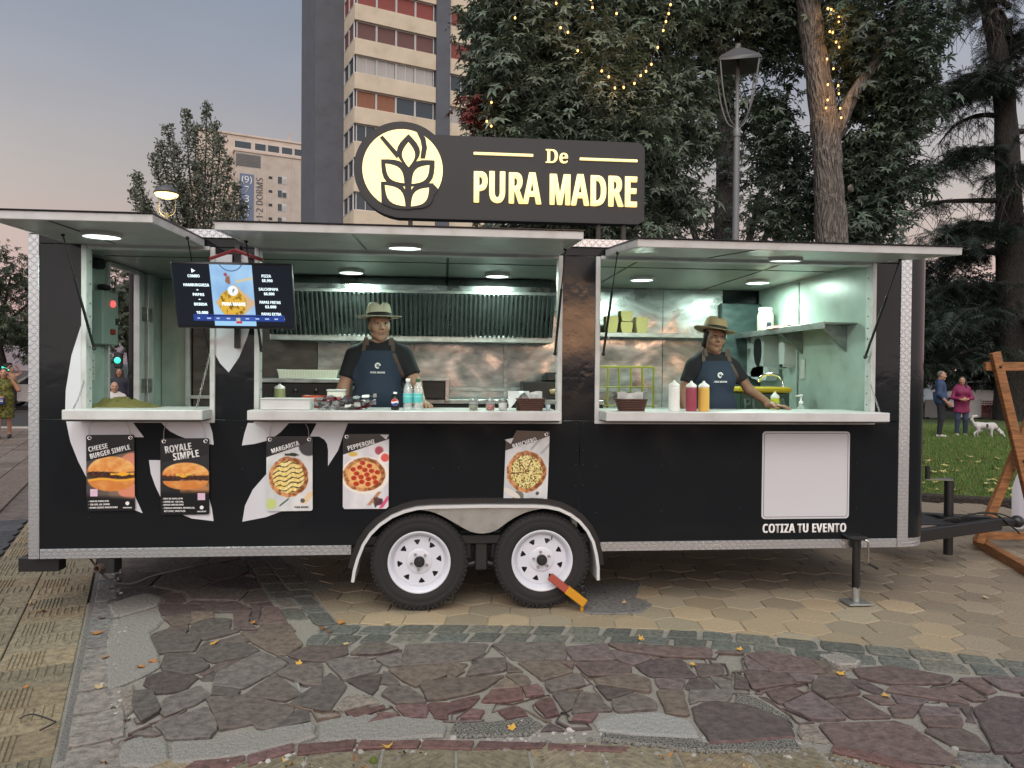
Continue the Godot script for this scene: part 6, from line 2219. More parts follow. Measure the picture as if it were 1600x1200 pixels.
	bx(s, Vector3(0.08, 0.2, -0.02), Vector3(0.2, 0.09, 0.2), 0.02)
	part("body", s, MT["black paint"], st2)
	s = st()
	lathe(s, [Vector2(0.0, 0.0), Vector2(0.05, 0.0), Vector2(0.06, 0.04), Vector2(0.0, 0.05)], 16, Transform3D(Basis(), Vector3(0.06, 0.05, 0.17)))
	part("pot", s, M("pot tan", Color(0.4, 0.28, 0.16), 0.5), st2)
	# right half: boxes on the shelf, wire rack, crate, jar
	var kraft := M("kraft card", Color(0.33, 0.27, 0.1), 0.8, 0.0, "grain", 4.0)
	for r in [[1.235, 0.16, "left of three, single"], [1.375, 0.21, "tallest, middle of three"], [1.52, 0.155, "right of three, single"]]:
		var o := thing("food_boxes", "stack of kraft card food boxes on the back shelf, %s" % r[2], "food boxes", Vector3(r[0], 1.99, -1.85), 0.06, "kraft boxes on the back shelf")
		var n := 2 if r[1] > 0.2 else 1
		for k in n:
			s = st()
			var hh: float = r[1] / n
			prism(s, v2([-0.045, 0.0, 0.045, 0.0, 0.058, hh * 0.55, 0.058, hh - 0.004, -0.058, hh - 0.004, -0.058, hh * 0.55]), -0.05, 0.05, Transform3D(Basis(), Vector3(0, hh * k, 0)), 0.004)
			part("box", s, kraft, o)
	var rack := thing("wire_rack", "yellow painted bar rack standing behind the right napkin basket", "rack", Vector3(1.3, 1.29, -1.55))
	var ym := M("rack yellow", Color(0.22, 0.21, 0.02), 0.45)
	for k in 6:
		s = st()
		bar(s, Vector3(-0.26 + 0.105 * k, 0.0, 0.0), Vector3(-0.26 + 0.105 * k, 0.38, 0.0), 0.016, 0.016)
		part("upright", s, ym, rack)
	for y in [0.38, 0.2, 0.03]:
		s = st()
		bar(s, Vector3(-0.27, y, 0.0), Vector3(0.27, y, 0.0), 0.018 if y > 0.3 else 0.01, 0.018)
		part("rail", s, ym, rack)
	var crate := thing("plastic_crate", "dark green and yellow plastic crate with raised lettering behind the woman", "crate", Vector3(2.3, 1.24, -1.0))
	s = st()
	bx(s, Vector3(0, 0.12, 0), Vector3(0.42, 0.2, 0.3), 0.008)
	part("crate_side", s, M("crate green", Color(0.02, 0.05, 0.035), 0.45), crate)
	s = st()
	bx(s, Vector3(0, 0.245, 0), Vector3(0.45, 0.045, 0.33), 0.012)
	bx(s, Vector3(0, 0.012, 0), Vector3(0.44, 0.024, 0.32), 0.008)
	part("crate_rim", s, M("crate yellow", Color(0.5, 0.36, 0.01), 0.4), crate)
	letters("lettering", "PL   PA", 0.09, 0.36, 0.006, M("crate letters", Color(0.1, 0.14, 0.12), 0.5), crate, Transform3D(Basis(), Vector3(0, 0.13, 0.15)))
	var jar := thing("sauce_jar", "big white jar with a dark label on the side shelf", "jar", Vector3(2.63, 2.006, -1.6))
	s = st()
	lathe(s, [Vector2(0.0, 0.0), Vector2(0.068, 0.0), Vector2(0.075, 0.01), Vector2(0.075, 0.15), Vector2(0.06, 0.185), Vector2(0.055, 0.19)], 24)
	part("jar", s, M("mayo", Color(0.48, 0.49, 0.36), 0.35), jar)
	s = st()
	lathe(s, [Vector2(0.06, 0.188), Vector2(0.062, 0.22), Vector2(0.0, 0.222)], 24)
	part("lid", s, white, jar)
	s = st()
	bx(s, Vector3(0.0, 0.06, 0.073), Vector3(0.045, 0.05, 0.006), 0.001)
	part("label_patch", s, M("label navy", Color(0.02, 0.02, 0.05), 0.5), jar)
	var pap := thing("red_paper", "folded red and white paper lying on the side shelf edge", "paper", Vector3(2.54, 2.008, -1.15), 0.3)
	s = st()
	quad(s, Vector3(-0.07, 0.003, -0.16), Vector3(0.04, 0.03, -0.16), Vector3(0.04, 0.03, 0.12), Vector3(-0.07, 0.003, 0.12))
	quad(s, Vector3(0.04, 0.03, -0.16), Vector3(0.1, 0.004, -0.14), Vector3(0.1, 0.004, 0.1), Vector3(0.04, 0.03, 0.12))
	part("sheet", s, M("paper red", Color(0.45, 0.1, 0.09), 0.7), pap)
	var soap := thing("soap_pump", "clear soap bottle with white pump near the sink", "soap bottle", Vector3(2.43, 1.24, -0.5))
	s = st()
	lathe(s, [Vector2(0.0, 0.0), Vector2(0.035, 0.0), Vector2(0.038, 0.01), Vector2(0.038, 0.11), Vector2(0.018, 0.135), Vector2(0.014, 0.15)], 20)
	part("bottle", s, pet, soap)
	s = st()
	lathe(s, [Vector2(0.0, 0.005), Vector2(0.033, 0.006), Vector2(0.034, 0.08), Vector2(0.0, 0.082)], 18)
	part("soap", s, M("soap", Color(0.4, 0.5, 0.45), 0.3), soap)
	s = st()
	lathe(s, [Vector2(0.017, 0.148), Vector2(0.017, 0.165), Vector2(0.006, 0.17), Vector2(0.006, 0.2), Vector2(0.014, 0.205), Vector2(0.014, 0.218), Vector2(0.0, 0.22)], 14)
	bar(s, Vector3(0, 0.212, 0), Vector3(-0.045, 0.205, 0.0), 0.01, 0.01)
	part("pump", s, white, soap)
	# wheel clamp on the right wheel
	var cl := thing("wheel_clamp", "red and yellow painted wheel clamp bar on the right trailer wheel", "wheel clamp", Vector3(0.4, 0.23, 0.03))
	s = st()
	bar(s, Vector3(0.0, 0.0, 0.01), Vector3(0.115, -0.085, 0.045), 0.05, 0.05, 0.004)
	part("red_arm", s, M("clamp red", Color(0.42, 0.07, 0.04), 0.45, 0.0, "grain", 5.0), cl)
	s = st()
	bar(s, Vector3(0.11, -0.081, 0.043), Vector3(0.235, -0.175, 0.055), 0.055, 0.055, 0.004)
	bx(s, Vector3(0.215, -0.195, 0.05), Vector3(0.02, 0.07, 0.03), 0.004)
	part("yellow_arm", s, M("clamp yellow", Color(0.72, 0.33, 0.01), 0.45, 0.0, "grain", 5.0), cl)
	s = st()
	bx(s, Vector3(0.225, -0.125, 0.03), Vector3(0.035, 0.05, 0.04), 0.006)
	tube(s, curve3([Vector3(0.21, -0.11, 0.03), Vector3(0.22, -0.07, 0.03), Vector3(0.24, -0.07, 0.03), Vector3(0.245, -0.11, 0.03)]), 0.005, 6)
	part("padlock", s, MT["black paint"], cl)

# ---------------------------------------------------------------- people and animals: distance fields meshed as surface nets
# primitives: ["c", a, b, ra, rb, k] tapered capsule, ["e", centre, radii, basis, k] ellipsoid, ["s", centre, r, k] scooped ball, ["x", a, b, ra, rb, k, cut_a, cut_b] capsule with flat ends
func smin(a: float, b: float, k: float) -> float:
	if k <= 0.0: return minf(a, b)
	var h := maxf(k - absf(a - b), 0.0) / k
	return minf(a, b) - h * h * k * 0.25

func prim(p: Array, q: Vector3) -> float:
	if p[0] == "e":
		var l: Vector3 = (p[3] as Basis).inverse() * (q - p[1])
		var r: Vector3 = p[2]
		var k0 := (l / r).length()
		var k1 := (l / (r * r)).length()
		return k0 * (k0 - 1.0) / maxf(k1, 0.0001)
	if p[0] == "s":
		return q.distance_to(p[1]) - float(p[2])
	var a: Vector3 = p[1]
	var ba: Vector3 = p[2] - a
	var h := clampf((q - a).dot(ba) / maxf(ba.length_squared(), 1e-9), 0.0, 1.0)
	var d := (q - a - ba * h).length() - lerpf(p[3], p[4], h)
	if p[0] == "x":
		var n := ba.normalized()
		if p[6]: d = maxf(d, -(q - a).dot(n))
		if p[7]: d = maxf(d, (q - (p[2] as Vector3)).dot(n))
	return d

func field(prims: Array, q: Vector3) -> float:
	var f := 1e3
	for p in prims:
		if p[0] == "s": f = -smin(-f, prim(p, q), p[3])
		else: f = smin(f, prim(p, q), p[4] if p[0] == "e" else p[5])
	return f

func nets(prims: Array, cell: float) -> ArrayMesh:
	var lo := Vector3.ONE * 1e9
	var hi := -lo
	var boxes := []
	for p in prims:
		var a: Vector3
		var b: Vector3
		if p[0] == "e":
			var m: float = maxf(p[2].x, maxf(p[2].y, p[2].z))
			a = p[1] - Vector3.ONE * m
			b = p[1] + Vector3.ONE * m
		elif p[0] == "s":
			a = p[1] - Vector3.ONE * (p[2] + cell * 2)
			b = p[1] + Vector3.ONE * (p[2] + cell * 2)
		else:
			var r := maxf(p[3], p[4])
			a = (p[1] as Vector3).min(p[2]) - Vector3.ONE * r
			b = (p[1] as Vector3).max(p[2]) + Vector3.ONE * r
		boxes.append([a, b])
		if p[0] != "s":
			lo = lo.min(a)
			hi = hi.max(b)
	lo -= Vector3.ONE * cell * 2.5
	hi += Vector3.ONE * cell * 2.5
	var nx := int((hi.x - lo.x) / cell) + 2
	var ny := int((hi.y - lo.y) / cell) + 2
	var nz_ := int((hi.z - lo.z) / cell) + 2
	var f := PackedFloat32Array()
	f.resize(nx * ny * nz_)
	f.fill(1.0)
	for pi in prims.size():
		var p: Array = prims[pi]
		var k: float = p[3] if p[0] == "s" else (p[4] if p[0] == "e" else p[5])
		var pad := Vector3.ONE * (cell * 2.2 + k * 0.6)
		var i0 := Vector3i(((boxes[pi][0] - pad - lo) / cell).floor())
		var i1 := Vector3i(((boxes[pi][1] + pad - lo) / cell).ceil())
		i0 = i0.clamp(Vector3i.ZERO, Vector3i(nx - 1, ny - 1, nz_ - 1))
		i1 = i1.clamp(Vector3i.ZERO, Vector3i(nx - 1, ny - 1, nz_ - 1))
		var scoop: bool = p[0] == "s"
		for z in range(i0.z, i1.z + 1):
			for y in range(i0.y, i1.y + 1):
				var row := (z * ny + y) * nx
				for x in range(i0.x, i1.x + 1):
					var d := prim(p, lo + Vector3(x, y, z) * cell)
					if scoop: f[row + x] = -smin(-f[row + x], d, k)
					else: f[row + x] = smin(f[row + x], d, k)
	var vert := PackedVector3Array()
	var where := {}
	var sx := 1
	var sy := nx
	var sz := nx * ny
	var corner := [0, sx, sy, sx + sy, sz, sx + sz, sy + sz, sx + sy + sz]
	var cpos := [Vector3(0, 0, 0), Vector3(1, 0, 0), Vector3(0, 1, 0), Vector3(1, 1, 0), Vector3(0, 0, 1), Vector3(1, 0, 1), Vector3(0, 1, 1), Vector3(1, 1, 1)]
	var edges := [[0, 1], [2, 3], [4, 5], [6, 7], [0, 2], [1, 3], [4, 6], [5, 7], [0, 4], [1, 5], [2, 6], [3, 7]]
	for z in nz_ - 1:
		for y in ny - 1:
			var row := (z * ny + y) * nx
			for x in nx - 1:
				var at := row + x
				var v0 := f[at] < 0.0
				if (f[at + sx] < 0.0) == v0 and (f[at + sy] < 0.0) == v0 and (f[at + sx + sy] < 0.0) == v0 and (f[at + sz] < 0.0) == v0 and (f[at + sx + sz] < 0.0) == v0 and (f[at + sy + sz] < 0.0) == v0 and (f[at + sx + sy + sz] < 0.0) == v0:
					continue
				var sum := Vector3.ZERO
				var n := 0
				for e in edges:
					var a := f[at + corner[e[0]]]
					var b := f[at + corner[e[1]]]
					if (a < 0.0) != (b < 0.0):
						sum += (cpos[e[0]] as Vector3).lerp(cpos[e[1]], a / (a - b))
						n += 1
				where[at] = vert.size()
				vert.append(lo + (Vector3(x, y, z) + sum / n) * cell)
	var ix := PackedInt32Array()
	for z in range(1, nz_ - 1):
		for y in range(1, ny - 1):
			var row := (z * ny + y) * nx
			for x in range(1, nx - 1):
				var at := row + x
				var inside := f[at] < 0.0
				for ax in 3:
					var step: int = [sx, sy, sz][ax]
					if (f[at + step] < 0.0) == inside: continue
					var u: int = [sy, sz, sx][ax]
					var w: int = [sz, sx, sy][ax]
					var q := [where.get(at - u - w, -1), where.get(at - w, -1), where.get(at, -1), where.get(at - u, -1)]
					if q.has(-1): continue
					if inside: ix.append_array([q[0], q[2], q[1], q[0], q[3], q[2]])
					else: ix.append_array([q[0], q[1], q[2], q[0], q[2], q[3]])
	var nrm := PackedVector3Array()
	nrm.resize(vert.size())
	for i in range(0, ix.size(), 3):
		var fn := (vert[ix[i + 2]] - vert[ix[i]]).cross(vert[ix[i + 1]] - vert[ix[i]])
		for k in 3: nrm[ix[i + k]] += fn
	for i in nrm.size(): nrm[i] = nrm[i].normalized()
	var arr := []
	arr.resize(Mesh.ARRAY_MAX)
	arr[Mesh.ARRAY_VERTEX] = vert
	arr[Mesh.ARRAY_NORMAL] = nrm
	arr[Mesh.ARRAY_INDEX] = ix
	var am := ArrayMesh.new()
	am.add_surface_from_arrays(Mesh.PRIMITIVE_TRIANGLES, arr)
	return am

func join(meshes: Array) -> ArrayMesh:
	var s := SurfaceTool.new()
	for m in meshes: s.append_from(m, 0, Transform3D())
	return s.commit()

func cap(a: Vector3, b: Vector3, ra: float, rb: float, k := 0.03) -> Array:
	return ["c", a, b, ra, rb, k]

# a hand from wrist W, fingers along DIR, palm facing PALM; thumb on side SD; curl 0 flat .. 1 fist
func hand(w: Vector3, dir: Vector3, palm: Vector3, sd: float, curl: float, k: float, cell: float) -> ArrayMesh:
	dir = dir.normalized()
	palm = (palm - dir * palm.dot(dir)).normalized()
	var side := dir.cross(palm).normalized() * sd
	var out := []
	var b := Basis(side, dir, palm)
	out.append(["e", w + dir * 0.045 * k, Vector3(0.038, 0.05, 0.014) * k, b, 0.012 * k])
	out.append(cap(w - dir * 0.03 * k, w + dir * 0.02 * k, 0.026 * k, 0.024 * k, 0.02 * k))
	var lens := [0.07, 0.078, 0.073, 0.058]
	for i in 4:
		var base: Vector3 = w + (dir * (0.083 - 0.004 * absf(i - 1.3)) + side * (0.029 - 0.0195 * i)) * k
		var spread := side * (0.12 - 0.08 * i)
		var d1 := (dir + spread).normalized()
		var p := base
		var ang := 0.15 + curl * 0.9
		for seg in 3:
			var l: float = lens[i] * [0.45, 0.32, 0.23][seg] * k
			var d := d1 * cos(ang * (seg + 0.4)) + palm * sin(ang * (seg + 0.4))
			out.append(cap(p, p + d * l, (0.0088 - 0.0006 * seg) * k, (0.0082 - 0.0006 * seg) * k, 0.006 * k))
			p += d * l
	var tb := w + (dir * 0.022 + side * 0.03) * k
	var td := (dir * 0.7 + side * 0.75 + palm * 0.25).normalized()
	out.append(cap(tb, tb + td * 0.04 * k, 0.0125 * k, 0.0105 * k, 0.014 * k))
	var td2 := (dir * 0.95 + side * 0.25 + palm * (0.25 + curl)).normalized()
	out.append(cap(tb + td * 0.04 * k, tb + td * 0.04 * k + td2 * 0.03 * k, 0.0102 * k, 0.0085 * k, 0.006 * k))
	return nets(out, cell)

func head_prims(t: Transform3D) -> Array:
	var b := t.basis.orthonormalized()
	var s := t.basis.x.length()
	var E := func(c: Vector3, r: Vector3, k: float) -> Array: return ["e", t * c, r * s, b, k * s]
	var C := func(a: Vector3, c: Vector3, ra: float, rb: float, k: float) -> Array: return ["c", t * a, t * c, ra * s, rb * s, k * s]
	return [
		E.call(Vector3(0, 0.028, -0.012), Vector3(0.074, 0.09, 0.092), 0.0),
		E.call(Vector3(0, -0.03, 0.022), Vector3(0.062, 0.078, 0.064), 0.04),
		C.call(Vector3(-0.042, -0.072, 0.012), Vector3(0.0, -0.098, 0.05), 0.022, 0.02, 0.03),
		C.call(Vector3(0.042, -0.072, 0.012), Vector3(0.0, -0.098, 0.05), 0.022, 0.02, 0.03),
		E.call(Vector3(-0.042, -0.028, 0.058), Vector3(0.022, 0.02, 0.02), 0.025),
		E.call(Vector3(0.042, -0.028, 0.058), Vector3(0.022, 0.02, 0.02), 0.025),
		C.call(Vector3(-0.036, 0.028, 0.072), Vector3(0.036, 0.028, 0.072), 0.011, 0.011, 0.02),
		["s", t * Vector3(-0.031, 0.008, 0.096), 0.0165 * s, 0.012 * s],
		["s", t * Vector3(0.031, 0.008, 0.096), 0.0165 * s, 0.012 * s],
		C.call(Vector3(0, 0.018, 0.084), Vector3(0, -0.024, 0.103), 0.009, 0.0125, 0.014),
		C.call(Vector3(-0.012, -0.028, 0.09), Vector3(0.012, -0.028, 0.09), 0.0095, 0.0095, 0.008),
		E.call(Vector3(0, -0.0555, 0.083), Vector3(0.024, 0.0065, 0.0095), 0.008),
		E.call(Vector3(0, -0.068, 0.081), Vector3(0.02, 0.0075, 0.01), 0.008),
		E.call(Vector3(-0.076, -0.002, -0.006), Vector3(0.009, 0.03, 0.018), 0.008),
		E.call(Vector3(0.076, -0.002, -0.006), Vector3(0.009, 0.03, 0.018), 0.008),
	]

func face_parts(o: Node, t: Transform3D, brow: Material) -> void:
	for sg in [-1.0, 1.0]:
		var s := st()
		ball(s, t * Vector3(0.031 * sg, 0.007, 0.0775), Vector3(0.0115, 0.0065, 0.0085), 12, 8, t.basis)
		var e := part("eye", s, MT["eye white"], o)
		s = st()
		ball(s, t * Vector3(0.031 * sg, 0.0065, 0.083), Vector3(0.0065, 0.0062, 0.0045), 10, 6, t.basis)
		part("iris", s, MT["eye dark"], e)
		s = st()
		var lid := PackedVector3Array()
		for k in 7: lid.append(t * Vector3(0.031 * sg + (k - 3) * 0.0048, 0.0135 - 0.0006 * (k - 3) * (k - 3), 0.0855 - 0.0007 * (k - 3) * (k - 3)))
		tube(s, lid, 0.0026, 6)
		part("eyelid", s, MT["eye dark"] if sg > 2 else brow, o)
		s = st()
		var br := PackedVector3Array()
		for k in 7: br.append(t * Vector3(0.033 * sg + (k - 3) * 0.0068 * sg, 0.031 + 0.004 * sin(k * 0.6) , 0.0855 - 0.0009 * (k - 3) * (k - 3) - 0.002 * k))
		tube(s, br, [0.003, 0.0042, 0.0045, 0.0042, 0.0038, 0.003, 0.002], 6)
		part("eyebrow", s, brow, o)
	var s := st()
	ball(s, t * Vector3(0, -0.0565, 0.0885), Vector3(0.021, 0.0042, 0.006), 12, 6, t.basis)
	ball(s, t * Vector3(0, -0.0655, 0.0875), Vector3(0.018, 0.0052, 0.006), 12, 6, t.basis)
	part("lips", s, MT["lip"], o)

# F: at, turn, h (height), shape overrides and clothes; returns the person
func figure(label: String, F: Dictionary) -> Node3D:
	var o := thing("person", label, "person", F.at, F.get("turn", 0.0), F.get("group", ""))
	var k: float = F.get("h", 1.7) / 1.7
	var wide: float = F.get("wide", 1.0)
	var cell: float = F.get("cell", 0.02)
	var J := {}
	J.hip = [Vector3(-0.09, 0.92, 0), Vector3(0.09, 0.92, 0)]
	J.knee = [Vector3(-0.1, 0.5, 0.02), Vector3(0.1, 0.5, 0.02)]
	J.ankle = [Vector3(-0.105, 0.085, -0.02), Vector3(0.105, 0.085, -0.02)]
	J.sh = [Vector3(-0.175 * wide, 1.355, -0.01), Vector3(0.175 * wide, 1.355, -0.01)]
	J.el = [Vector3(-0.25 * wide, 1.11, -0.03), Vector3(0.25 * wide, 1.11, -0.03)]
	J.wr = [Vector3(-0.26 * wide, 0.87, 0.05), Vector3(0.26 * wide, 0.87, 0.05)]
	for key in ["hip", "knee", "ankle", "sh", "el", "wr"]:
		for i in 2: J[key][i] = J[key][i] * k
		if F.has(key):
			for i in 2:
				if F[key][i] != null: J[key][i] = F[key][i]
	var hb: Basis = Basis.from_euler(F.get("look", Vector3.ZERO))
	var ht := Transform3D(hb.scaled(Vector3.ONE * k), Vector3(0, 1.583, 0.02) * k + F.get("lean", Vector3.ZERO))
	var belly: float = F.get("belly", 1.0)
	var torso := [
		cap(Vector3(-0.075, 1.0, 0) * k, Vector3(0.075, 1.0, 0) * k, 0.105 * k * wide, 0.105 * k * wide, 0.0),
		["e", Vector3(0, 1.08, 0.015) * k, Vector3(0.155 * wide, 0.16, 0.105 * belly) * k, Basis(), 0.06 * k],
		["e", Vector3(0, 1.27, 0.0) * k, Vector3(0.165 * wide, 0.17, 0.105) * k, Basis(), 0.06 * k],
		cap(Vector3(-0.14 * wide, 1.345, -0.015) * k, Vector3(0.14 * wide, 1.345, -0.015) * k, 0.064 * k, 0.064 * k, 0.06 * k),
		cap(Vector3(-0.085 * wide, 1.415, -0.015) * k, Vector3(0.085 * wide, 1.415, -0.015) * k, 0.05 * k, 0.05 * k, 0.05 * k)]
	if F.get("bust", false):
		for sg in [-1.0, 1.0]: torso.append(["e", Vector3(0.075 * sg, 1.25, 0.085) * k, Vector3(0.065, 0.065, 0.055) * k, Basis(), 0.05 * k])
	var skin: Material = MT[F.get("skin", "skin warm")]
	var body := torso.duplicate()
	body.append(cap(Vector3(0, 1.4, -0.012) * k, ht * Vector3(0, -0.045, -0.02), 0.06 * k, 0.054 * k, 0.04 * k))
	var limbs := []
	for i in 2:
		var sh: Vector3 = J.sh[i]
		var el: Vector3 = J.el[i]
		var wr: Vector3 = J.wr[i]
		body.append(cap(sh, el, 0.056 * k * wide, 0.042 * k * wide, 0.04 * k))
		body.append(cap(el, wr, 0.043 * k * wide, 0.027 * k, 0.02 * k))
		body.append(cap(J.hip[i], J.knee[i], 0.088 * k, 0.058 * k, 0.05 * k))
		body.append(cap(J.knee[i], J.ankle[i], 0.056 * k, 0.038 * k, 0.03 * k))
		body.append(cap(J.ankle[i] + Vector3(0, -0.03, 0.0) * k, J.ankle[i] + Vector3(0, -0.05, 0.13) * k, 0.036 * k, 0.026 * k, 0.03 * k))
	var meshes := [nets(body, cell), nets(head_prims(ht) + [cap(ht * Vector3(0, -0.05, -0.025), ht * Vector3(0, -0.13, -0.03), 0.05 * k, 0.055 * k, 0.03 * k)], F.get("head_cell", 0.008))]
	for i in 2:
		var hd: Array = F.get("hands", [null, null])
		var fwd: Vector3 = (J.wr[i] - J.el[i]).normalized()
		var palm := Vector3(1 if i == 0 else -1, 0, 0.2)
		var curl := 0.45
		if hd[i] != null:
			fwd = hd[i][0]
			palm = hd[i][1]
			curl = hd[i][2]
		meshes.append(hand(J.wr[i], fwd, palm, (1.0 if i == 0 else -1.0) * (-1.0 if F.get("flip%d" % i, false) else 1.0), curl, k * 1.03, F.get("hand_cell", 0.008)))
	piece("body", join(meshes), skin, o)
	face_parts(o, ht, MT["hair black"] if not F.has("brow") else MT[F.brow])
	# clothes follow the same bones a little outside the skin
	var grow := func(list: Array, g: float) -> Array:
		var r := []
		for p in list:
			var q: Array = p.duplicate()
			if q[0] == "e": q[2] = q[2] + Vector3.ONE * g
			else:
				q[3] += g
				q[4] += g
			r.append(q)
		return r
	var top: Array = grow.call(torso, F.get("loose", 0.014) * k)
	var sl: float = F.get("sleeve", 0.55)
	for i in 2:
		var sh: Vector3 = J.sh[i]
		var el: Vector3 = J.el[i]
		var wr: Vector3 = J.wr[i]
		if sl <= 0.0: continue
		if sl <= 1.0:
			top.append(["x", sh, sh.lerp(el, sl), 0.066 * k * wide, 0.062 * k * wide, 0.045 * k, false, true])
		else:
			top.append(cap(sh, el, 0.072 * k * wide, 0.058 * k * wide, 0.045 * k))
			top.append(["x", el, el.lerp(wr, sl - 1.0), 0.058 * k * wide, 0.045 * k, 0.03 * k, false, true])
	if F.has("hem"):       # coat or dress skirts
		for sg in [-1.0, 1.0]:
			top.append(["x", Vector3(0.06 * sg, 1.0, 0.0) * k, Vector3(0.085 * sg, F.hem, 0.0) * k, 0.125 * k * wide, F.get("flare", 0.12) * k, 0.08 * k, false, true])
	var topname: String = F.get("top_name", "shirt")
	piece(topname, nets(top, cell * 0.9), MT[F.top], o)
	if F.has("legs"):
		var leg := []
		leg.append(cap(Vector3(-0.075, 0.98, 0) * k, Vector3(0.075, 0.98, 0) * k, 0.115 * k, 0.115 * k, 0.0))
		for i in 2:
			leg.append(cap(J.hip[i], J.knee[i], 0.1 * k, 0.07 * k, 0.05 * k))
			leg.append(["x", J.knee[i], J.ankle[i] + Vector3(0, 0.01, 0), 0.07 * k, 0.055 * k, 0.03 * k, false, true])
		piece("trousers", nets(leg, cell), MT[F.legs], o)
	for i in 2:
		var a: Vector3 = J.ankle[i]
		var sp := [cap(a + Vector3(0, -0.035, -0.025) * k, a + Vector3(0, -0.048, 0.15) * k, 0.045 * k, 0.035 * k, 0.0), cap(a + Vector3(0, -0.07, -0.03) * k, a + Vector3(0, -0.07, 0.16) * k, 0.022 * k, 0.02 * k, 0.03)]
		piece("shoe", nets(sp, maxf(0.012, cell * 0.7)), MT[F.get("shoes", "black paint")], o)
	# hair
	var hair: String = F.get("hair", "")
	if hair:
		var hp := [["e", ht * Vector3(0, 0.04, -0.022), Vector3(0.079, 0.09, 0.092) * k, hb, 0.0]]
		if hair == "long":
			hp.append(["e", ht * Vector3(0, -0.07, -0.06), Vector3(0.09, 0.15, 0.05) * k, hb, 0.04])
			for sg in [-1.0, 1.0]: hp.append(cap(ht * Vector3(0.07 * sg, 0.02, -0.01), ht * Vector3(0.09 * sg, -0.2, 0.03), 0.03 * k, 0.03 * k, 0.04))
		elif hair == "bun":
			hp.append(["e", ht * Vector3(0, 0.05, -0.1), Vector3(0.045, 0.045, 0.04) * k, hb, 0.02])
		elif hair == "buzz":
			hp = [["e", ht * Vector3(0, 0.03, -0.02), Vector3(0.0765, 0.0925, 0.089) * k, hb, 0.0]]
		elif hair == "under":
			hp = [["e", ht * Vector3(0, 0.012, -0.024), Vector3(0.0815, 0.085, 0.09) * k, hb, 0.0]]
			if F.get("bust", false):
				hp.append(["e", ht * Vector3(0, -0.06, -0.1), Vector3(0.05, 0.05, 0.04) * k, hb, 0.03])
				for sg in [-1.0, 1.0]: hp.append(cap(ht * Vector3(0.07 * sg, 0.03, 0.02), ht * Vector3(0.074 * sg, -0.06, -0.03), 0.016 * k, 0.022 * k, 0.02))
		hp.append(["s", ht * Vector3(0, -0.07, 0.11), 0.115 * k, 0.02])
		hp.append(["s", ht * Vector3(0, -0.0, 0.14), 0.085 * k, 0.02])
		piece("hair", nets(hp, F.get("head_cell", 0.008)), MT[F.get("hair_mat", "hair black")], o)
	o.set_meta("head", ht)
	o.set_meta("top", top)
	return o

func fedora(o: Node, ht: Transform3D, straw: Material, tilt: float, k: float) -> void:
	var t := ht * Transform3D(Basis.from_euler(Vector3(-0.1, 0, tilt)).scaled(Vector3.ONE * k), Vector3(0, 0.062, -0.008))
	var seg := 48
	var prof := [Vector2(0.086, -0.006), Vector2(0.086, 0.01), Vector2(0.0845, 0.035), Vector2(0.081, 0.06), Vector2(0.074, 0.083), Vector2(0.062, 0.096), Vector2(0.045, 0.1), Vector2(0.02, 0.097), Vector2(0.0, 0.095)]
	var P := func(r: float, y: float, a: float) -> Vector3:
		var x := cos(a) * r
		var z := sin(a) * r * 1.16
		var f := clampf((y - 0.03) / 0.07, 0.0, 1.0)
		y -= f * 0.022 * exp(-pow(x / 0.022, 2)) * (0.6 + 0.4 * sin(a))     # crease along the top
		var pinch := f * 0.013 * exp(-pow((absf(a - 1.05) - 0.0) / 0.3, 2)) + f * 0.013 * exp(-pow((a - 2.09) / 0.3, 2))
		return t * Vector3(x * (1.0 - pinch * 6.0), y, z * (1.0 - pinch * 3.0))
	var s := st()
	s.set_smooth_group(0)
	for i in prof.size() - 1:
		for q in seg:
			var a0 := TAU * q / seg
			var a1 := TAU * (q + 1) / seg
			quad(s, P.call(prof[i].x, prof[i].y, a0), P.call(prof[i].x, prof[i].y, a1), P.call(prof[i + 1].x, prof[i + 1].y, a1), P.call(prof[i + 1].x, prof[i + 1].y, a0))
	var B := func(r: float, a: float, up: float) -> Vector3:
		var f := (r - 0.085) / 0.068
		var y := -0.006 + up + 0.012 * f * f * absf(cos(a)) * absf(cos(a)) - 0.012 * f * sin(a)
		return t * Vector3(cos(a) * r, y, sin(a) * r * (1.16 - 0.05 * f))
	for i in 5:
		for q in seg:
			var a0 := TAU * q / seg
			var a1 := TAU * (q + 1) / seg
			var r0 := 0.083 + 0.0145 * i
			var r1 := r0 + 0.0145
			quad(s, B.call(r0, a0, 0.0015), B.call(r1, a0, 0.0015), B.call(r1, a1, 0.0015), B.call(r0, a1, 0.0015))
			quad(s, B.call(r0, a1, -0.0015), B.call(r1, a1, -0.0015), B.call(r1, a0, -0.0015), B.call(r0, a0, -0.0015))
			if i == 4: quad(s, B.call(r1, a0, 0.0015), B.call(r1, a0, -0.0015), B.call(r1, a1, -0.0015), B.call(r1, a1, 0.0015))
	var h := part("straw_hat", s, straw, o)
	s = st()
	s.set_smooth_group(0)
	for q in seg:
		var a0 := TAU * q / seg
		var a1 := TAU * (q + 1) / seg
		var R := func(a: float, y: float) -> Vector3: return t * Vector3(cos(a) * 0.0885, y, sin(a) * 0.0885 * 1.16)
		quad(s, R.call(a0, -0.004), R.call(a1, -0.004), R.call(a1, 0.022), R.call(a0, 0.022))
		quad(s, R.call(a0, 0.022), R.call(a1, 0.022), t * (Vector3(cos(a1) * 0.085, 0.0225, sin(a1) * 0.0986)), t * (Vector3(cos(a0) * 0.085, 0.0225, sin(a0) * 0.0986)))
	part("hat_band", s, MT["hat_band"] if MT.has("hat_band") else MT["hat band"], h)

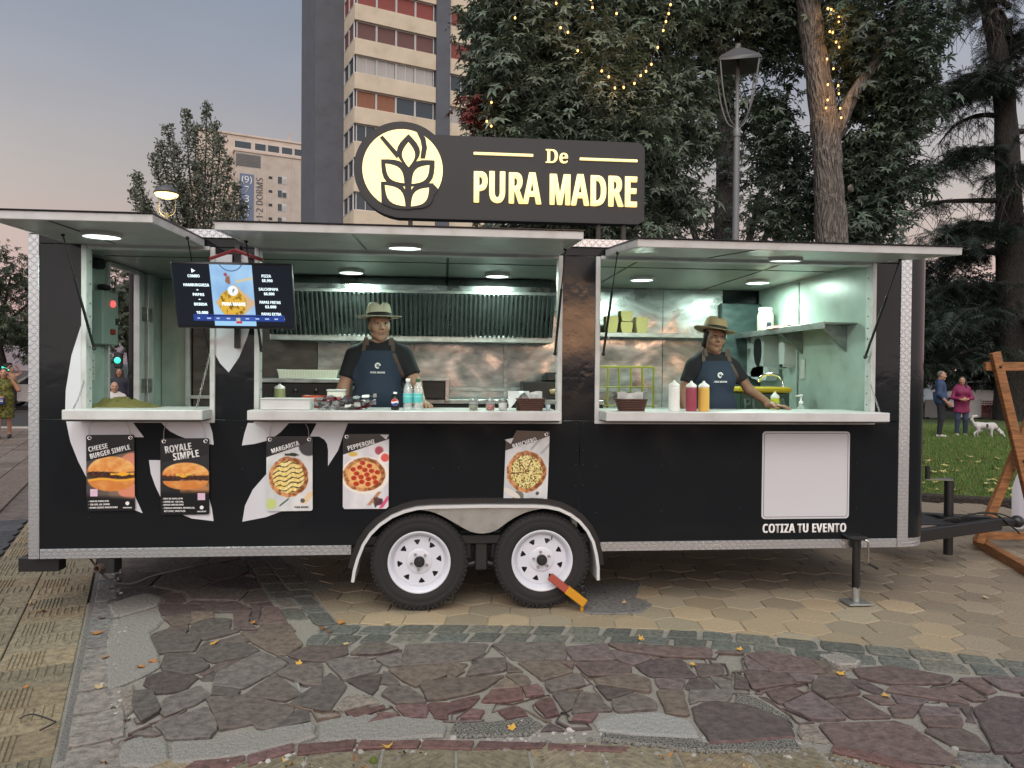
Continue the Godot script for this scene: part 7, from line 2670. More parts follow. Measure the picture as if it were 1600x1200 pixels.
func apron(o: Node3D, top: Array, k: float, bib_y: float, hem_y: float, wb: float, ww: float) -> void:
	var reach := func(x: float, y: float) -> float:
		var z := 0.3
		for i in 60:
			var d := field(top, Vector3(x, y, z))
			if d < 0.006: break
			z -= maxf(d * 0.8, 0.003)
			if z < -0.15: break
		return z
	var nx := 14
	var ny := 22
	var pts := []
	for j in ny + 1:
		var y := lerpf(bib_y, hem_y, float(j) / ny)
		var f := clampf((bib_y - y) / (0.2 * k), 0.0, 1.0)
		var w := lerpf(wb, ww, f * f * (3 - 2 * f))
		var row := PackedVector3Array()
		for i in nx + 1:
			var x := lerpf(-w, w, float(i) / nx)
			var z: float = reach.call(x, maxf(y, 0.93 * k))
			row.append(Vector3(x, y, z + 0.003 + 0.003 * sin(x * 40.0 + y * 9.0) * f))
		pts.append(row)
	var s := st()
	s.set_smooth_group(0)
	for j in ny:
		for i in nx:
			quad(s, pts[j][i], pts[j][i + 1], pts[j + 1][i + 1], pts[j + 1][i])
			var b := Vector3(0, 0, -0.004)
			quad(s, pts[j][i] + b, pts[j + 1][i] + b, pts[j + 1][i + 1] + b, pts[j][i + 1] + b)
	var a := part("apron", s, MT["denim"], o)
	s = st()
	var py := lerpf(bib_y, hem_y, 0.62)
	var pocket := PackedVector3Array()
	for i in 9:
		var x := lerpf(-ww * 0.62, ww * 0.62, i / 8.0)
		pocket.append(Vector3(x, py - 0.006 * sin(i * 0.8), float(reach.call(x, py)) + 0.008))
	tube(s, pocket, 0.003, 5)
	part("pocket_edge", s, MT["denim"], a)
	for sg in [-1.0, 1.0]:
		s = st()
		var strap := []
		for q in [[wb * 0.92, bib_y - 0.005], [wb * 0.86, bib_y + 0.05 * k], [wb * 0.78, bib_y + 0.1 * k], [wb * 0.72, 1.43 * k]]:
			strap.append(Vector3(q[0] * sg, q[1], float(reach.call(q[0] * sg, minf(q[1], 1.44 * k))) + 0.004))
		var line := curve3(strap, 4)
		for i in line.size() - 1:
			var wv := Vector3(0.014, 0, 0)
			quad(s, line[i] - wv, line[i] + wv, line[i + 1] + wv, line[i + 1] - wv)
			quad(s, line[i] - wv - Vector3(0, 0, 0.003), line[i + 1] - wv - Vector3(0, 0, 0.003), line[i + 1] + wv - Vector3(0, 0, 0.003), line[i] + wv - Vector3(0, 0, 0.003))
		part("strap", s, MT["leather"], a)
	s = st()      # a loose brown tie at the wearer's left side
	for i in 8:
		var y0 := bib_y - 0.02 - 0.03 * i * k
		var y1 := y0 - 0.03 * k
		var x0 := wb * 0.95 + 0.012 * i * k
		var x1 := x0 + 0.012 * k
		var z0: float = reach.call(x0, y0)
		var z1: float = reach.call(x1, y1)
		quad(s, Vector3(x0 - 0.012, y0, z0 + 0.008), Vector3(x0 + 0.014, y0, z0 + 0.006), Vector3(x1 + 0.014, y1, z1 + 0.006), Vector3(x1 - 0.012, y1, z1 + 0.008))
	part("tie", s, MT["leather"], a)
	# printed emblem and name
	var ey := bib_y - 0.115 * k
	var ez: float = float(reach.call(0.0, ey)) + 0.012
	s = st()
	var rim := circle2(Vector2.ZERO, 0.022, 20)
	for i in 16:
		var p := PackedVector2Array([rim[i], rim[i + 1], rim[i + 1] * 0.55, rim[i] * 0.55])
		prism(s, p, 0.0, 0.0008, Transform3D(Basis(), Vector3(0.0, ey, ez)), 0.0, false)
	for q in [[0.0, 0.006], [-0.008, 0.0], [0.008, 0.0], [-0.006, -0.01], [0.007, -0.01]]:
		prism(s, circle2(Vector2(q[0], q[1]), 0.0032, 8), 0.0, 0.0008, Transform3D(Basis(), Vector3(0.0, ey, ez)), 0.0, false)
	part("emblem", s, MT["lettering white"], a)
	var ty := ey - 0.05
	letters("lettering", "PURA MADRE", 0.014, 0.105, 0.0008, MT["lettering white"], a, Transform3D(Basis(), Vector3(0.0, ty, float(reach.call(0.0, ty)) + 0.009)))

func build_people() -> void:
	M("denim jacket", Color(0.03, 0.06, 0.14), 0.8, 0.0, "cloth", 4.0)
	M("dark trousers", Color(0.012, 0.013, 0.018), 0.85)
	M("jeans", Color(0.04, 0.06, 0.10), 0.85, 0.0, "cloth", 4.0)
	M("magenta coat", Color(0.22, 0.012, 0.075), 0.7, 0.0, "cloth", 3.0)
	M("sneaker white", Color(0.55, 0.55, 0.55), 0.6)
	M("grey stubble", Color(0.12, 0.11, 0.1), 0.8)
	M("navy suit", Color(0.012, 0.015, 0.03), 0.8)
	M("pale shirt", Color(0.5, 0.48, 0.47), 0.8)
	M("peach shirt", Color(0.45, 0.25, 0.18), 0.8)
	var dress := M("patterned dress", Color(0.30, 0.30, 0.06), 0.8)
	var pat := noise_tex(0.035, 2, Color(0.05, 0.06, 0.03), Color(1, 1, 0.85), FastNoiseLite.TYPE_CELLULAR, 44, 256, 0.5)
	TX.flowers = pat
	dress.albedo_texture = pat
	dress.uv1_triplanar = true
	dress.uv1_scale = Vector3.ONE * 1.6
	var fl := 0.41
	# the vendor in the middle window
	var k1 := 1.655 / 1.7
	var at1 := Vector3(-0.805, fl, -0.62)
	var man := figure("man in a pale straw hat, black tee and denim apron behind the middle serving shelf", {"at": at1, "h": 1.655, "wide": 1.08, "belly": 1.2, "skin": "skin tan", "top": "tee black", "legs": "dark trousers", "cell": 0.014, "head_cell": 0.0045, "hand_cell": 0.004, "sleeve": 0.68, "hair": "under", "look": Vector3(0.0, 0.28, 0.03),
		"el": [Vector3(-0.262, 1.07, 0.02), Vector3(0.275, 1.10, 0.03)], "wr": [Vector3(-0.225, 0.86, 0.14), Vector3(0.33, 0.975, 0.25)],
		"hands": [null, [Vector3(0.25, -0.08, 0.8), Vector3(0, -1, 0), 0.12]]})
	var ht: Transform3D = man.get_meta("head")
	fedora(man, ht, MT["straw pale"], -0.02, 1.12)
	apron(man, man.get_meta("top"), k1, 1.352, 0.62, 0.118, 0.19)
	# the vendor in the right window
	var at2 := Vector3(1.735, fl, -0.52)
	var k2 := 1.585 / 1.7
	var lady := figure("woman in a tan straw hat, black tee and denim apron behind the right serving shelf", {"at": at2, "h": 1.585, "wide": 0.95, "bust": true, "skin": "skin brown", "top": "tee black", "legs": "dark trousers", "cell": 0.014, "head_cell": 0.0045, "hand_cell": 0.004, "sleeve": 0.62, "hair": "under", "look": Vector3(0.0, 0.02, -0.08),
		"el": [Vector3(-0.245, 1.05, 0.0), Vector3(0.275, 1.08, 0.03)], "wr": [Vector3(-0.225, 0.85, 0.08), Vector3(0.37, 0.975, 0.2)],
		"hands": [null, [Vector3(0.6, -0.06, 0.5), Vector3(0, -1, 0), 0.1]]})
	ht = lady.get_meta("head")
	fedora(lady, ht, MT["straw tan"], -0.1, 1.1)
	apron(lady, lady.get_meta("top"), k2, 1.3, 0.6, 0.112, 0.165)
	# the couple on the lawn
	figure("man with close cropped hair in a blue denim jacket, standing on the lawn", {"at": Vector3(12.69, 0.01, -13.3), "turn": 0.95, "h": 1.76, "wide": 1.05, "top": "denim jacket", "top_name": "jacket", "legs": "dark trousers", "shoes": "sneaker white", "sleeve": 1.45, "loose": 0.024, "hem": 0.86, "flare": 0.11, "hair": "buzz", "hair_mat": "grey stubble",
		"el": [null, null], "wr": [Vector3(-0.22, 0.93, 0.16), Vector3(0.22, 0.93, 0.16)]})
	figure("woman with long dark hair in an open magenta coat and jeans on the lawn", {"at": Vector3(13.62, 0.01, -13.75), "turn": -0.4, "h": 1.62, "wide": 0.86, "bust": true, "top": "magenta coat", "top_name": "coat", "legs": "jeans", "shoes": "sneaker white", "sleeve": 1.75, "loose": 0.024, "hem": 0.68, "flare": 0.125, "hair": "long", "look": Vector3(0.0, -0.3, 0),
		"el": [Vector3(-0.24, 1.04, 0.05), Vector3(0.24, 1.04, 0.05)], "wr": [Vector3(-0.04, 1.0, 0.24), Vector3(0.06, 1.01, 0.24)], "hands": [[Vector3(1, 0, 0.1), Vector3(0, 0, -1), 0.6], [Vector3(-1, 0, 0.1), Vector3(0, 0, -1), 0.6]]})
	# passers-by left of the trailer
	var walker := figure("woman in a short green patterned dress holding a phone to her ear", {"at": Vector3(-10.42, 0.0, -13.1), "turn": 0.35, "h": 1.62, "wide": 1.12, "belly": 1.2, "bust": true, "top": "patterned dress", "top_name": "dress", "sleeve": 0.35, "loose": 0.016, "hem": 0.5, "flare": 0.135, "hair": "bun", "knee": [Vector3(-0.09, 0.47, 0.06), Vector3(0.09, 0.47, -0.02)], "ankle": [Vector3(-0.09, 0.085, 0.12), Vector3(0.09, 0.1, -0.14)],
		"el": [Vector3(-0.25, 1.06, 0.05), Vector3(0.29, 1.12, 0.05)], "wr": [Vector3(-0.1, 0.95, 0.24), Vector3(0.13, 1.42, 0.12)], "hands": [[Vector3(1, 0, 0.2), Vector3(0, 0, -1), 0.6], [Vector3(-0.2, 1, 0), Vector3(-1, 0, 0), 0.8]]})
	var s := st()
	bx(s, Vector3(0.095, 1.5, 0.09), Vector3(0.012, 0.14, 0.07), 0.004)
	var ph := thing("phone", "small dark phone held at the ear of the woman in the patterned dress", "phone", walker.position, walker.rotation.y)
	part("handset", s, MT["black plastic"], ph)
	var bag := thing("handbag", "blue striped handbag held at the waist of the woman in the dress", "handbag", walker.position, walker.rotation.y)
	s = st()
	bx(s, Vector3(-0.12, 0.87, 0.27), Vector3(0.34, 0.15, 0.09), 0.02)
	part("bag", s, M("bag blue", Color(0.02, 0.035, 0.16), 0.6), bag)
	s = st()
	bx(s, Vector3(-0.12, 0.87, 0.317), Vector3(0.3, 0.02, 0.003), 0.001)
	bx(s, Vector3(-0.12, 0.90, 0.317), Vector3(0.3, 0.012, 0.003), 0.001)
	part("stripe", s, MT["white board"], bag)
	figure("person in a dark navy suit walking on the far pavement at the left", {"at": Vector3(-15.9, 0.0, -24.8), "turn": 2.2, "h": 1.76, "top": "navy suit", "top_name": "jacket", "legs": "navy suit", "sleeve": 1.85, "loose": 0.024, "hem": 0.78, "flare": 0.12, "hair": "buzz", "hair_mat": "hair black", "cell": 0.026})
	figure("person in a peach shirt with raised arms near the parked cars at the left", {"at": Vector3(-16.9, 0.0, -25.2), "turn": 0.9, "h": 1.7, "top": "peach shirt", "legs": "dark trousers", "sleeve": 0.6, "hair": "buzz", "hair_mat": "hair black", "cell": 0.026, "el": [Vector3(-0.3, 1.45, 0.1), Vector3(0.3, 1.45, 0.1)], "wr": [Vector3(-0.16, 1.66, 0.12), Vector3(0.16, 1.66, 0.12)]})
	var capman := figure("seated man in a white tee with cropped grey hair seen through the trailer's rear doorway", {"at": Vector3(-7.9, -0.39, -12.9), "turn": 0.5, "h": 1.72, "knee": [Vector3(-0.1, 0.9, 0.42), Vector3(0.1, 0.9, 0.42)], "ankle": [Vector3(-0.1, 0.485, 0.44), Vector3(0.1, 0.485, 0.44)], "wide": 1.05, "top": "pale shirt", "legs": "jeans", "sleeve": 0.6, "hair": "buzz", "hair_mat": "grey stubble", "skin": "skin tan"})
	capman.get_meta("head")
	figure("person in dark clothes standing behind the seated man in white", {"at": Vector3(-8.75, 0.0, -15.2), "turn": 0.3, "h": 1.66, "top": "navy suit", "legs": "dark trousers", "sleeve": 1.8, "hair": "long", "skin": "skin brown", "cell": 0.026})
	for c in get_children():
		if c.has_meta("head"): c.remove_meta("head")
		if c.has_meta("top"): c.remove_meta("top")
	# two dogs sniffing the grass
	dog("white long-haired dog sniffing the lawn with its tail curled up", Vector3(13.93, 0.01, -13.25), 1.2, 0.40, M("white fur", Color(0.6, 0.59, 0.56), 0.9, 0.0, "cloth", 5.0), true, null)
	dog("small black dog with a white patch, sniffing near the wooden frame", Vector3(14.66, 0.01, -13.0), 1.2, 0.30, M("black fur", Color(0.012, 0.012, 0.013), 0.85), false, MT["white fur"])

func dog(label: String, at: Vector3, turn: float, h: float, m: Material, fluffy: bool, patch: Material) -> void:
	var o := thing("dog", label, "dog", at, turn)       # looks along its own +z; h: height of the back
	var k := h / 0.4
	var P := func(x: float, y: float, z: float) -> Vector3: return Vector3(x, y, z) * k
	var b := [
		["e", P.call(0, 0.31, 0.1), Vector3(0.085, 0.105, 0.13) * k, Basis(), 0.0],
		["e", P.call(0, 0.33, -0.08), Vector3(0.075, 0.085, 0.14) * k, Basis(), 0.06 * k],
		["e", P.call(0, 0.34, -0.2), Vector3(0.075, 0.085, 0.09) * k, Basis(), 0.05 * k],
		cap(P.call(0, 0.34, 0.18), P.call(0, 0.2, 0.32), 0.07 * k, 0.05 * k, 0.05 * k),
		["e", P.call(0, 0.15, 0.37), Vector3(0.052, 0.052, 0.065) * k, Basis(Vector3.RIGHT, 0.7), 0.03 * k],
		cap(P.call(0, 0.12, 0.4), P.call(0, 0.055, 0.45), 0.03 * k, 0.022 * k, 0.02 * k)]
	for sg in [-1.0, 1.0]:
		b.append(cap(P.call(0.06 * sg, 0.27, 0.13), P.call(0.06 * sg, 0.15, 0.12), 0.04 * k, 0.026 * k, 0.03 * k))
		b.append(cap(P.call(0.06 * sg, 0.15, 0.12), P.call(0.06 * sg, 0.03, 0.14), 0.025 * k, 0.02 * k, 0.01 * k))
		b.append(cap(P.call(0.06 * sg, 0.02, 0.14), P.call(0.06 * sg, 0.018, 0.17), 0.022 * k, 0.018 * k, 0.01 * k))
		var dz: float = 0.05 * sg
		b.append(cap(P.call(0.055 * sg, 0.3, -0.2), P.call(0.06 * sg, 0.2, -0.13 + dz), 0.065 * k, 0.04 * k, 0.04 * k))
		b.append(cap(P.call(0.06 * sg, 0.2, -0.13 + dz), P.call(0.06 * sg, 0.12, -0.23 + dz), 0.036 * k, 0.022 * k, 0.015 * k))
		b.append(cap(P.call(0.06 * sg, 0.12, -0.23 + dz), P.call(0.06 * sg, 0.025, -0.21 + dz), 0.022 * k, 0.019 * k, 0.01 * k))
		b.append(cap(P.call(0.06 * sg, 0.02, -0.21 + dz), P.call(0.06 * sg, 0.018, -0.17 + dz), 0.022 * k, 0.018 * k, 0.01 * k))
		b.append(["e", P.call(0.055 * sg, 0.16, 0.34), Vector3(0.014, 0.045, 0.03) * k, Basis(Vector3(0, 0, 1), 0.3 * sg), 0.01 * k])
	var tail := [P.call(0, 0.38, -0.27), P.call(0, 0.48, -0.33), P.call(0, 0.56, -0.3), P.call(0, 0.58, -0.22)]
	for i in 3: b.append(cap(tail[i], tail[i + 1], (0.03 if fluffy else 0.018) * k, (0.034 if fluffy else 0.015) * k, 0.02 * k))
	piece("body", nets(b, 0.014), m, o)
	var s := st()
	ball(s, P.call(0, 0.045, 0.462), Vector3.ONE * 0.016 * k, 8, 6)
	for sg in [-1.0, 1.0]: ball(s, P.call(0.03 * sg, 0.155, 0.415), Vector3.ONE * 0.009 * k, 8, 6)
	part("nose_and_eyes", s, MT["black plastic"], o)
	s = st()
	var ring := PackedVector3Array()
	for i in 17: ring.append(P.call(cos(TAU * i / 16) * 0.068, 0.27 + sin(TAU * i / 16) * 0.045, 0.25 + sin(TAU * i / 16) * 0.05))
	tube(s, ring, 0.01 * k, 6, false)
	part("collar", s, MT["black paint"] if fluffy else MT["leather"], o)
	if fluffy:
		s = st()
		bx(s, P.call(0.0, 0.33, 0.02), Vector3(0.185, 0.1, 0.05) * k, 0.02)
		part("harness", s, MT["dark steel"], o)
	if patch:
		piece("white_patch", nets([["e", P.call(0.06, 0.3, 0.14), Vector3(0.04, 0.06, 0.06) * k, Basis(), 0.0]], 0.012), patch, o)

# ---------------------------------------------------------------- trees
func star_cluster(n: int, size: float, spread: float, seed_: int) -> ArrayMesh:
	var r := RandomNumberGenerator.new()
	r.seed = seed_
	var s := st()
	s.set_smooth_group(-1)
	for i in n:
		var at := Vector3(r.randf_range(-1, 1), r.randf_range(-1, 1), r.randf_range(-1, 1)) * spread
		var out := Vector3(at.x, 0.15, at.z + 0.1).normalized()
		var b := Basis.from_euler(Vector3(r.randf_range(0.3, 1.3), atan2(out.x, out.z), r.randf_range(-0.6, 0.6)), EULER_ORDER_YXZ)
		var t := Transform3D(b.scaled(Vector3.ONE * size * r.randf_range(0.75, 1.2)), at)
		for k in 5:       # five pointed lobes
			var a := -1.9 + 0.95 * k
			var l: float = [0.36, 0.5, 0.58, 0.5, 0.36][k]
			var d := Vector3(sin(a), 0, cos(a))
			var side := Vector3(cos(a), 0, -sin(a)) * 0.085
			var m := d * l * 0.45 + Vector3(0, 0.03, 0)
			var tip := d * l + Vector3(0, -0.05, 0)
			tri(s, t * Vector3.ZERO, t * (m - side), t * tip)
			tri(s, t * Vector3.ZERO, t * tip, t * (m + side))
	s.generate_normals()
	return s.commit()

func slim_cluster(n: int, size: float, spread: float, seed_: int) -> ArrayMesh:
	var r := RandomNumberGenerator.new()
	r.seed = seed_
	var s := st()
	s.set_smooth_group(-1)
	for i in n:
		var at := Vector3(r.randf_range(-1, 1), r.randf_range(-1, 1), r.randf_range(-1, 1)) * spread
		var d := Vector3(r.randf_range(-1, 1), r.randf_range(-0.3, 1.0), r.randf_range(-1, 1)).normalized() * size * r.randf_range(0.7, 1.2)
		var side := d.cross(Vector3(r.randf(), r.randf(), r.randf())).normalized() * size * 0.2
		tri(s, at, at + d * 0.5 - side, at + d)
		tri(s, at, at + d, at + d * 0.5 + side)
	s.generate_normals()
	return s.commit()

func needle_spray() -> ArrayMesh:
	var s := st()
	s.set_smooth_group(-1)
	for i in 18:
		var f := i / 17.0
		var base := Vector3(0, -0.06 * f * f, f * 0.34)
		for sg in [-1.0, 1.0]:
			var d := Vector3(sg * (0.11 - 0.05 * f), -0.02 - 0.03 * sin(i * 2.0), 0.06)
			var w := Vector3(0, 0.0, 0.008)
			tri(s, base - w, base + d, base + w)
	s.generate_normals()
	return s.commit()

func foliage(called: String, parent: Node, mesh: Mesh, m: Material, places: Array, tints: Array) -> void:
	var mm := MultiMesh.new()
	mm.transform_format = MultiMesh.TRANSFORM_3D
	mm.use_colors = true
	mm.mesh = mesh
	mm.instance_count = places.size()
	for i in places.size():
		mm.set_instance_transform(i, places[i])
		mm.set_instance_color(i, tints[i])
	var o := MultiMeshInstance3D.new()
	o.name = called
	var n := 0
	while parent.has_node(NodePath(o.name)):
		n += 1
		o.name = "%s_%03d" % [called, n]
	o.multimesh = mm
	o.material_override = m
	o.set_meta("kind", "stuff")
	parent.add_child(o)

func leaf_mat() -> StandardMaterial3D:
	var m := M("leaf", Color(1, 1, 1), 0.5)
	m.vertex_color_use_as_albedo = true
	m.backlight_enabled = true
	m.backlight = Color(0.25, 0.3, 0.2)
	return m

func crown(parent: Node, blobs: Array, mesh: Mesh, tint: Color, scale: float, density := 1.0) -> void:
	var places := []
	var tints := []
	for b in blobs:
		var c := Vector3(b[0], b[1], b[2])
		for i in int(b[6] * density):
			var d := Vector3(rng.randfn(), rng.randfn(), rng.randfn()).normalized()
			var f := pow(rng.randf(), 0.45)
			var p := c + d * f * Vector3(b[3], b[4], b[5]) * rng.randf_range(0.85, 1.12)
			places.append(Transform3D(Basis.from_euler(Vector3(rng.randf_range(-0.5, 0.5), rng.randf() * TAU, rng.randf_range(-0.5, 0.5))).scaled(Vector3.ONE * scale * rng.randf_range(0.75, 1.25)), p))
			var g := rng.randf_range(0.65, 1.4)
			tints.append(Color(tint.r * g, tint.g * g * rng.randf_range(0.92, 1.08), tint.b * g))
	foliage("crown", parent, mesh, leaf_mat(), places, tints)

func trunk(parent: Node, pts: Array, r: Array, m: Material, called := "trunk") -> void:
	var line := curve3(pts, 5)
	var rad := PackedFloat32Array()
	for i in line.size():
		var f := float(i) / (line.size() - 1) * (r.size() - 1)
		var a := mini(int(f), r.size() - 2)
		rad.append(lerpf(r[a], r[a + 1], f - a) * (1.0 + 0.05 * sin(i * 2.3)))
	var s := st()
	tube(s, line, rad, 14)
	obj(called, s, m, parent)

func build_trees() -> void:
	var bark := M("bark", Color(0.235, 0.21, 0.198), 0.9, 0.0, "bark", 0.9, "bark_h", 5.0)
	var dark := M("dark bark", Color(0.05, 0.045, 0.042), 0.9, 0.0, "bark", 0.8, "bark_h", 4.0)
	var stars := star_cluster(8, 0.205, 0.16, 11)
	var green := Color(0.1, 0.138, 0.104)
	# the broad tree whose crown hangs over the sign
	var t1 := thing("sweetgum_tree", "broad tree with star shaped leaves hanging behind the roof sign", "tree", Vector3(2.2, 0, -6.6))
	trunk(t1, [Vector3(0, 0, 0), Vector3(0.03, 1.6, 0.1), Vector3(-0.05, 3.0, 0.5), Vector3(-0.25, 4.6, 1.2), Vector3(-0.4, 6.4, 1.7)], [0.27, 0.22, 0.19, 0.14, 0.05], dark)
	for e in [[-1.9, 5.2, 2.5], [-1.2, 3.9, 2.6], [-1.5, 6.6, 2.3], [0.6, 5.0, 2.0], [0.2, 3.9, 2.4], [1.0, 6.4, 1.6]]:
		trunk(t1, [Vector3(-0.1, 3.0, 0.6), Vector3(e[0] * 0.45 - 0.05, lerpf(3.0, e[1], 0.55) + 0.2, lerpf(0.6, e[2], 0.6)), Vector3(e[0], e[1], e[2])], [0.09, 0.06, 0.02], dark, "limb")
	var c1 := [[0.45, 5.93, -4.2, 0.6, 0.8, 0.7, 200], [0.3, 5.05, -4.0, 0.42, 0.6, 0.5, 120], [0.6, 5.14, -4.0, 0.65, 0.8, 0.7, 220], [0.5, 4.25, -3.9, 0.5, 0.7, 0.5, 150], [0.9, 5.82, -4.3, 0.9, 0.9, 0.8, 260], [1.03, 4.75, -3.97, 0.8, 0.8, 0.8, 240], [0.94, 3.94, -3.87, 0.75, 0.6, 0.7, 190], [1.63, 5.5, -4.23, 0.9, 0.9, 0.8, 260], [1.67, 4.48, -4.01, 0.8, 0.8, 0.8, 230], [1.6, 3.77, -4.01, 0.7, 0.55, 0.6, 160], [2.35, 6.22, -4.47, 0.8, 0.7, 0.8, 190], [2.41, 5.02, -4.35, 0.6, 0.65, 0.6, 110], [2.34, 4.2, -4.34, 0.6, 0.5, 0.5, 90], [2.76, 3.77, -4.6, 0.5, 0.35, 0.5, 60], [3.15, 6.5, -4.8, 0.8, 0.6, 0.8, 170], [3.31, 5.63, -4.98, 0.45, 0.45, 0.5, 60], [3.14, 4.83, -4.98, 0.4, 0.35, 0.4, 45], [3.84, 6.51, -4.74, 0.8, 0.6, 0.7, 150], [1.4, 7.06, -4.51, 1.2, 0.9, 1.2, 230], [2.8, 7.28, -4.85, 1.4, 0.8, 1.2, 220], [1.42, 3.43, -4.52, 1.3, 0.4, 0.6, 150]]
	for b in c1:
		b[0] -= 2.2
		b[2] += 6.6
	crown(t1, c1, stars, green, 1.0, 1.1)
	# a few reddened leaves low on its left side
	crown(t1, [[-2.17, 4.62, 2.75, 0.1, 0.22, 0.1, 22]], stars, Color(0.16, 0.03, 0.025), 0.8)
	# the tree with the stout pale trunk
	var t2 := thing("sweetgum_tree", "tree with a stout ridged trunk wound with lit bulbs, right of the lamp post", "tree", Vector3(4.72, 0, -4.13))
	trunk(t2, [Vector3(0, 0, 0), Vector3(-0.03, 2.0, 0.0), Vector3(-0.09, 3.35, 0.01), Vector3(-0.14, 4.13, 0.0), Vector3(-0.18, 4.8, -0.02), Vector3(-0.3, 5.6, -0.04), Vector3(-0.42, 6.45, -0.06), Vector3(-0.5, 7.6, -0.1)], [0.3, 0.235, 0.205, 0.175, 0.18, 0.15, 0.145, 0.09], bark)
	trunk(t2, [Vector3(-0.14, 4.55, 0.02), Vector3(-0.02, 4.85, 0.08), Vector3(0.16, 5.25, 0.11), Vector3(0.4, 5.6, 0.13), Vector3(0.75, 6.3, 0.15)], [0.085, 0.08, 0.075, 0.065, 0.04], bark, "limb")
	var s := st()
	lathe(s, [Vector2(0.045, 0.0), Vector2(0.055, 0.03), Vector2(0.04, 0.045), Vector2(0.025, 0.03), Vector2(0.0, 0.02)], 14, rot_to(Vector3(0.7, 0.1, 0.7), Vector3(0.06, 3.98, 0.14)))
	part("branch_stub", s, bark, t2)
	var c2 := [[4.37, 6.26, -4.89, 0.6, 0.7, 0.6, 130], [4.11, 5.18, -5.1, 0.45, 0.5, 0.5, 80], [4.33, 4.58, -4.87, 0.5, 0.5, 0.5, 90], [4.29, 3.9, -4.96, 0.5, 0.5, 0.5, 80], [4.65, 3.88, -4.83, 0.35, 0.5, 0.4, 60], [5.04, 6.16, -4.22, 0.7, 0.7, 0.7, 190], [5.44, 5.54, -4.07, 0.6, 0.55, 0.6, 170], [5.14, 5.37, -4.3, 0.5, 0.5, 0.5, 120], [5.87, 6.26, -4.34, 0.45, 0.5, 0.5, 90], [5.65, 5.09, -4.05, 0.35, 0.3, 0.4, 70], [5.42, 4.73, -4.37, 0.5, 0.5, 0.5, 110], [5.18, 4.33, -4.48, 0.45, 0.5, 0.45, 100], [5.5, 3.93, -4.55, 0.55, 0.45, 0.5, 110], [5.24, 3.54, -4.57, 0.5, 0.4, 0.5, 90], [6.02, 4.36, -4.81, 0.4, 0.4, 0.4, 60], [4.76, 7.1, -4.46, 1.6, 0.8, 1.2, 240], [5.78, 7.19, -4.37, 1.1, 0.6, 0.9, 130]]
	for b in c2:
		b[0] -= 4.72
		b[2] += 4.13
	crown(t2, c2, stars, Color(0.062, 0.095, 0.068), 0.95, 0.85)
	# a third tree behind the lamp post, in the shade
	var t3 := thing("shade_tree", "dark tree with thin slanting limbs behind the lamp post", "tree", Vector3(5.3, 0, -9.6))
	trunk(t3, [Vector3(0, 0, 0), Vector3(0.02, 3.0, 0), Vector3(0.05, 5.5, 0), Vector3(0.0, 9.0, 0)], [0.3, 0.24, 0.2, 0.12], dark)
	for e in [[1.6, 6.3], [2.2, 5.6], [1.2, 7.4], [-1.5, 6.5], [2.6, 6.9]]:
		trunk(t3, [Vector3(0.1, 2.6, 0.1), Vector3(e[0] * 0.5, lerpf(2.6, e[1], 0.5), 0.3), Vector3(e[0], e[1], 0.4)], [0.09, 0.06, 0.025], dark, "limb")
	var c3 := [[5.56, 5.33, -9.58, 1.2, 1.0, 1.0, 120], [5.1, 4.5, -10.12, 1.3, 0.9, 1.0, 150], [6.61, 4.3, -9.47, 1.2, 0.9, 1.0, 130], [3.63, 4.14, -9.75, 1.5, 0.8, 1.0, 140], [5.42, 7.27, -9.62, 1.0, 1.2, 1.0, 100], [5.54, 8.83, -9.63, 1.5, 1.2, 1.0, 150], [7.9, 4.31, -9.35, 1.3, 1.0, 1.0, 150], [6.6, 3.2, -9.5, 2.0, 0.8, 1.0, 200], [3.2, 7.2, -9.9, 1.4, 1.4, 1.0, 170], [7.2, 8.6, -9.9, 1.4, 1.4, 1.0, 140]]
	for b in c3:
		b[0] -= 5.3
		b[2] += 9.6
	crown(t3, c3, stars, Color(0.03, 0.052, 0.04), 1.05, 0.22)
	# slender upright tree at the left
	var w := thing("willow_tree", "slender grey green tree with upright feathery shoots behind the left hatch", "tree", Vector3(-6.85, 0, -15.75))
	trunk(w, [Vector3(0, 0, 0), Vector3(0.0, 1.8, 0), Vector3(0.05, 3.2, 0)], [0.16, 0.13, 0.1], dark)
	var tips := [[-6.61, 8.63, -15.37], [-7.34, 8.61, -15.93], [-7.49, 7.59, -15.65], [-7.86, 8.22, -16.07], [-8.08, 7.79, -16.12], [-7.9, 7.18, -15.19], [-8.31, 6.65, -15.14], [-8.97, 6.56, -16.52], [-8.26, 6.0, -15.52], [-6.23, 7.78, -15.32], [-6.78, 8.53, -16.6], [-7.04, 8.16, -15.78], [-6.29, 7.47, -16.28], [-5.91, 6.61, -15.66], [-5.81, 6.15, -15.9], [-6.01, 5.98, -15.13], [-7.03, 7.19, -16.03], [-7.6, 6.76, -16.45], [-5.75, 5.4, -15.6], [-7.9, 5.5, -15.9]]
	var places := []
	var tints := []
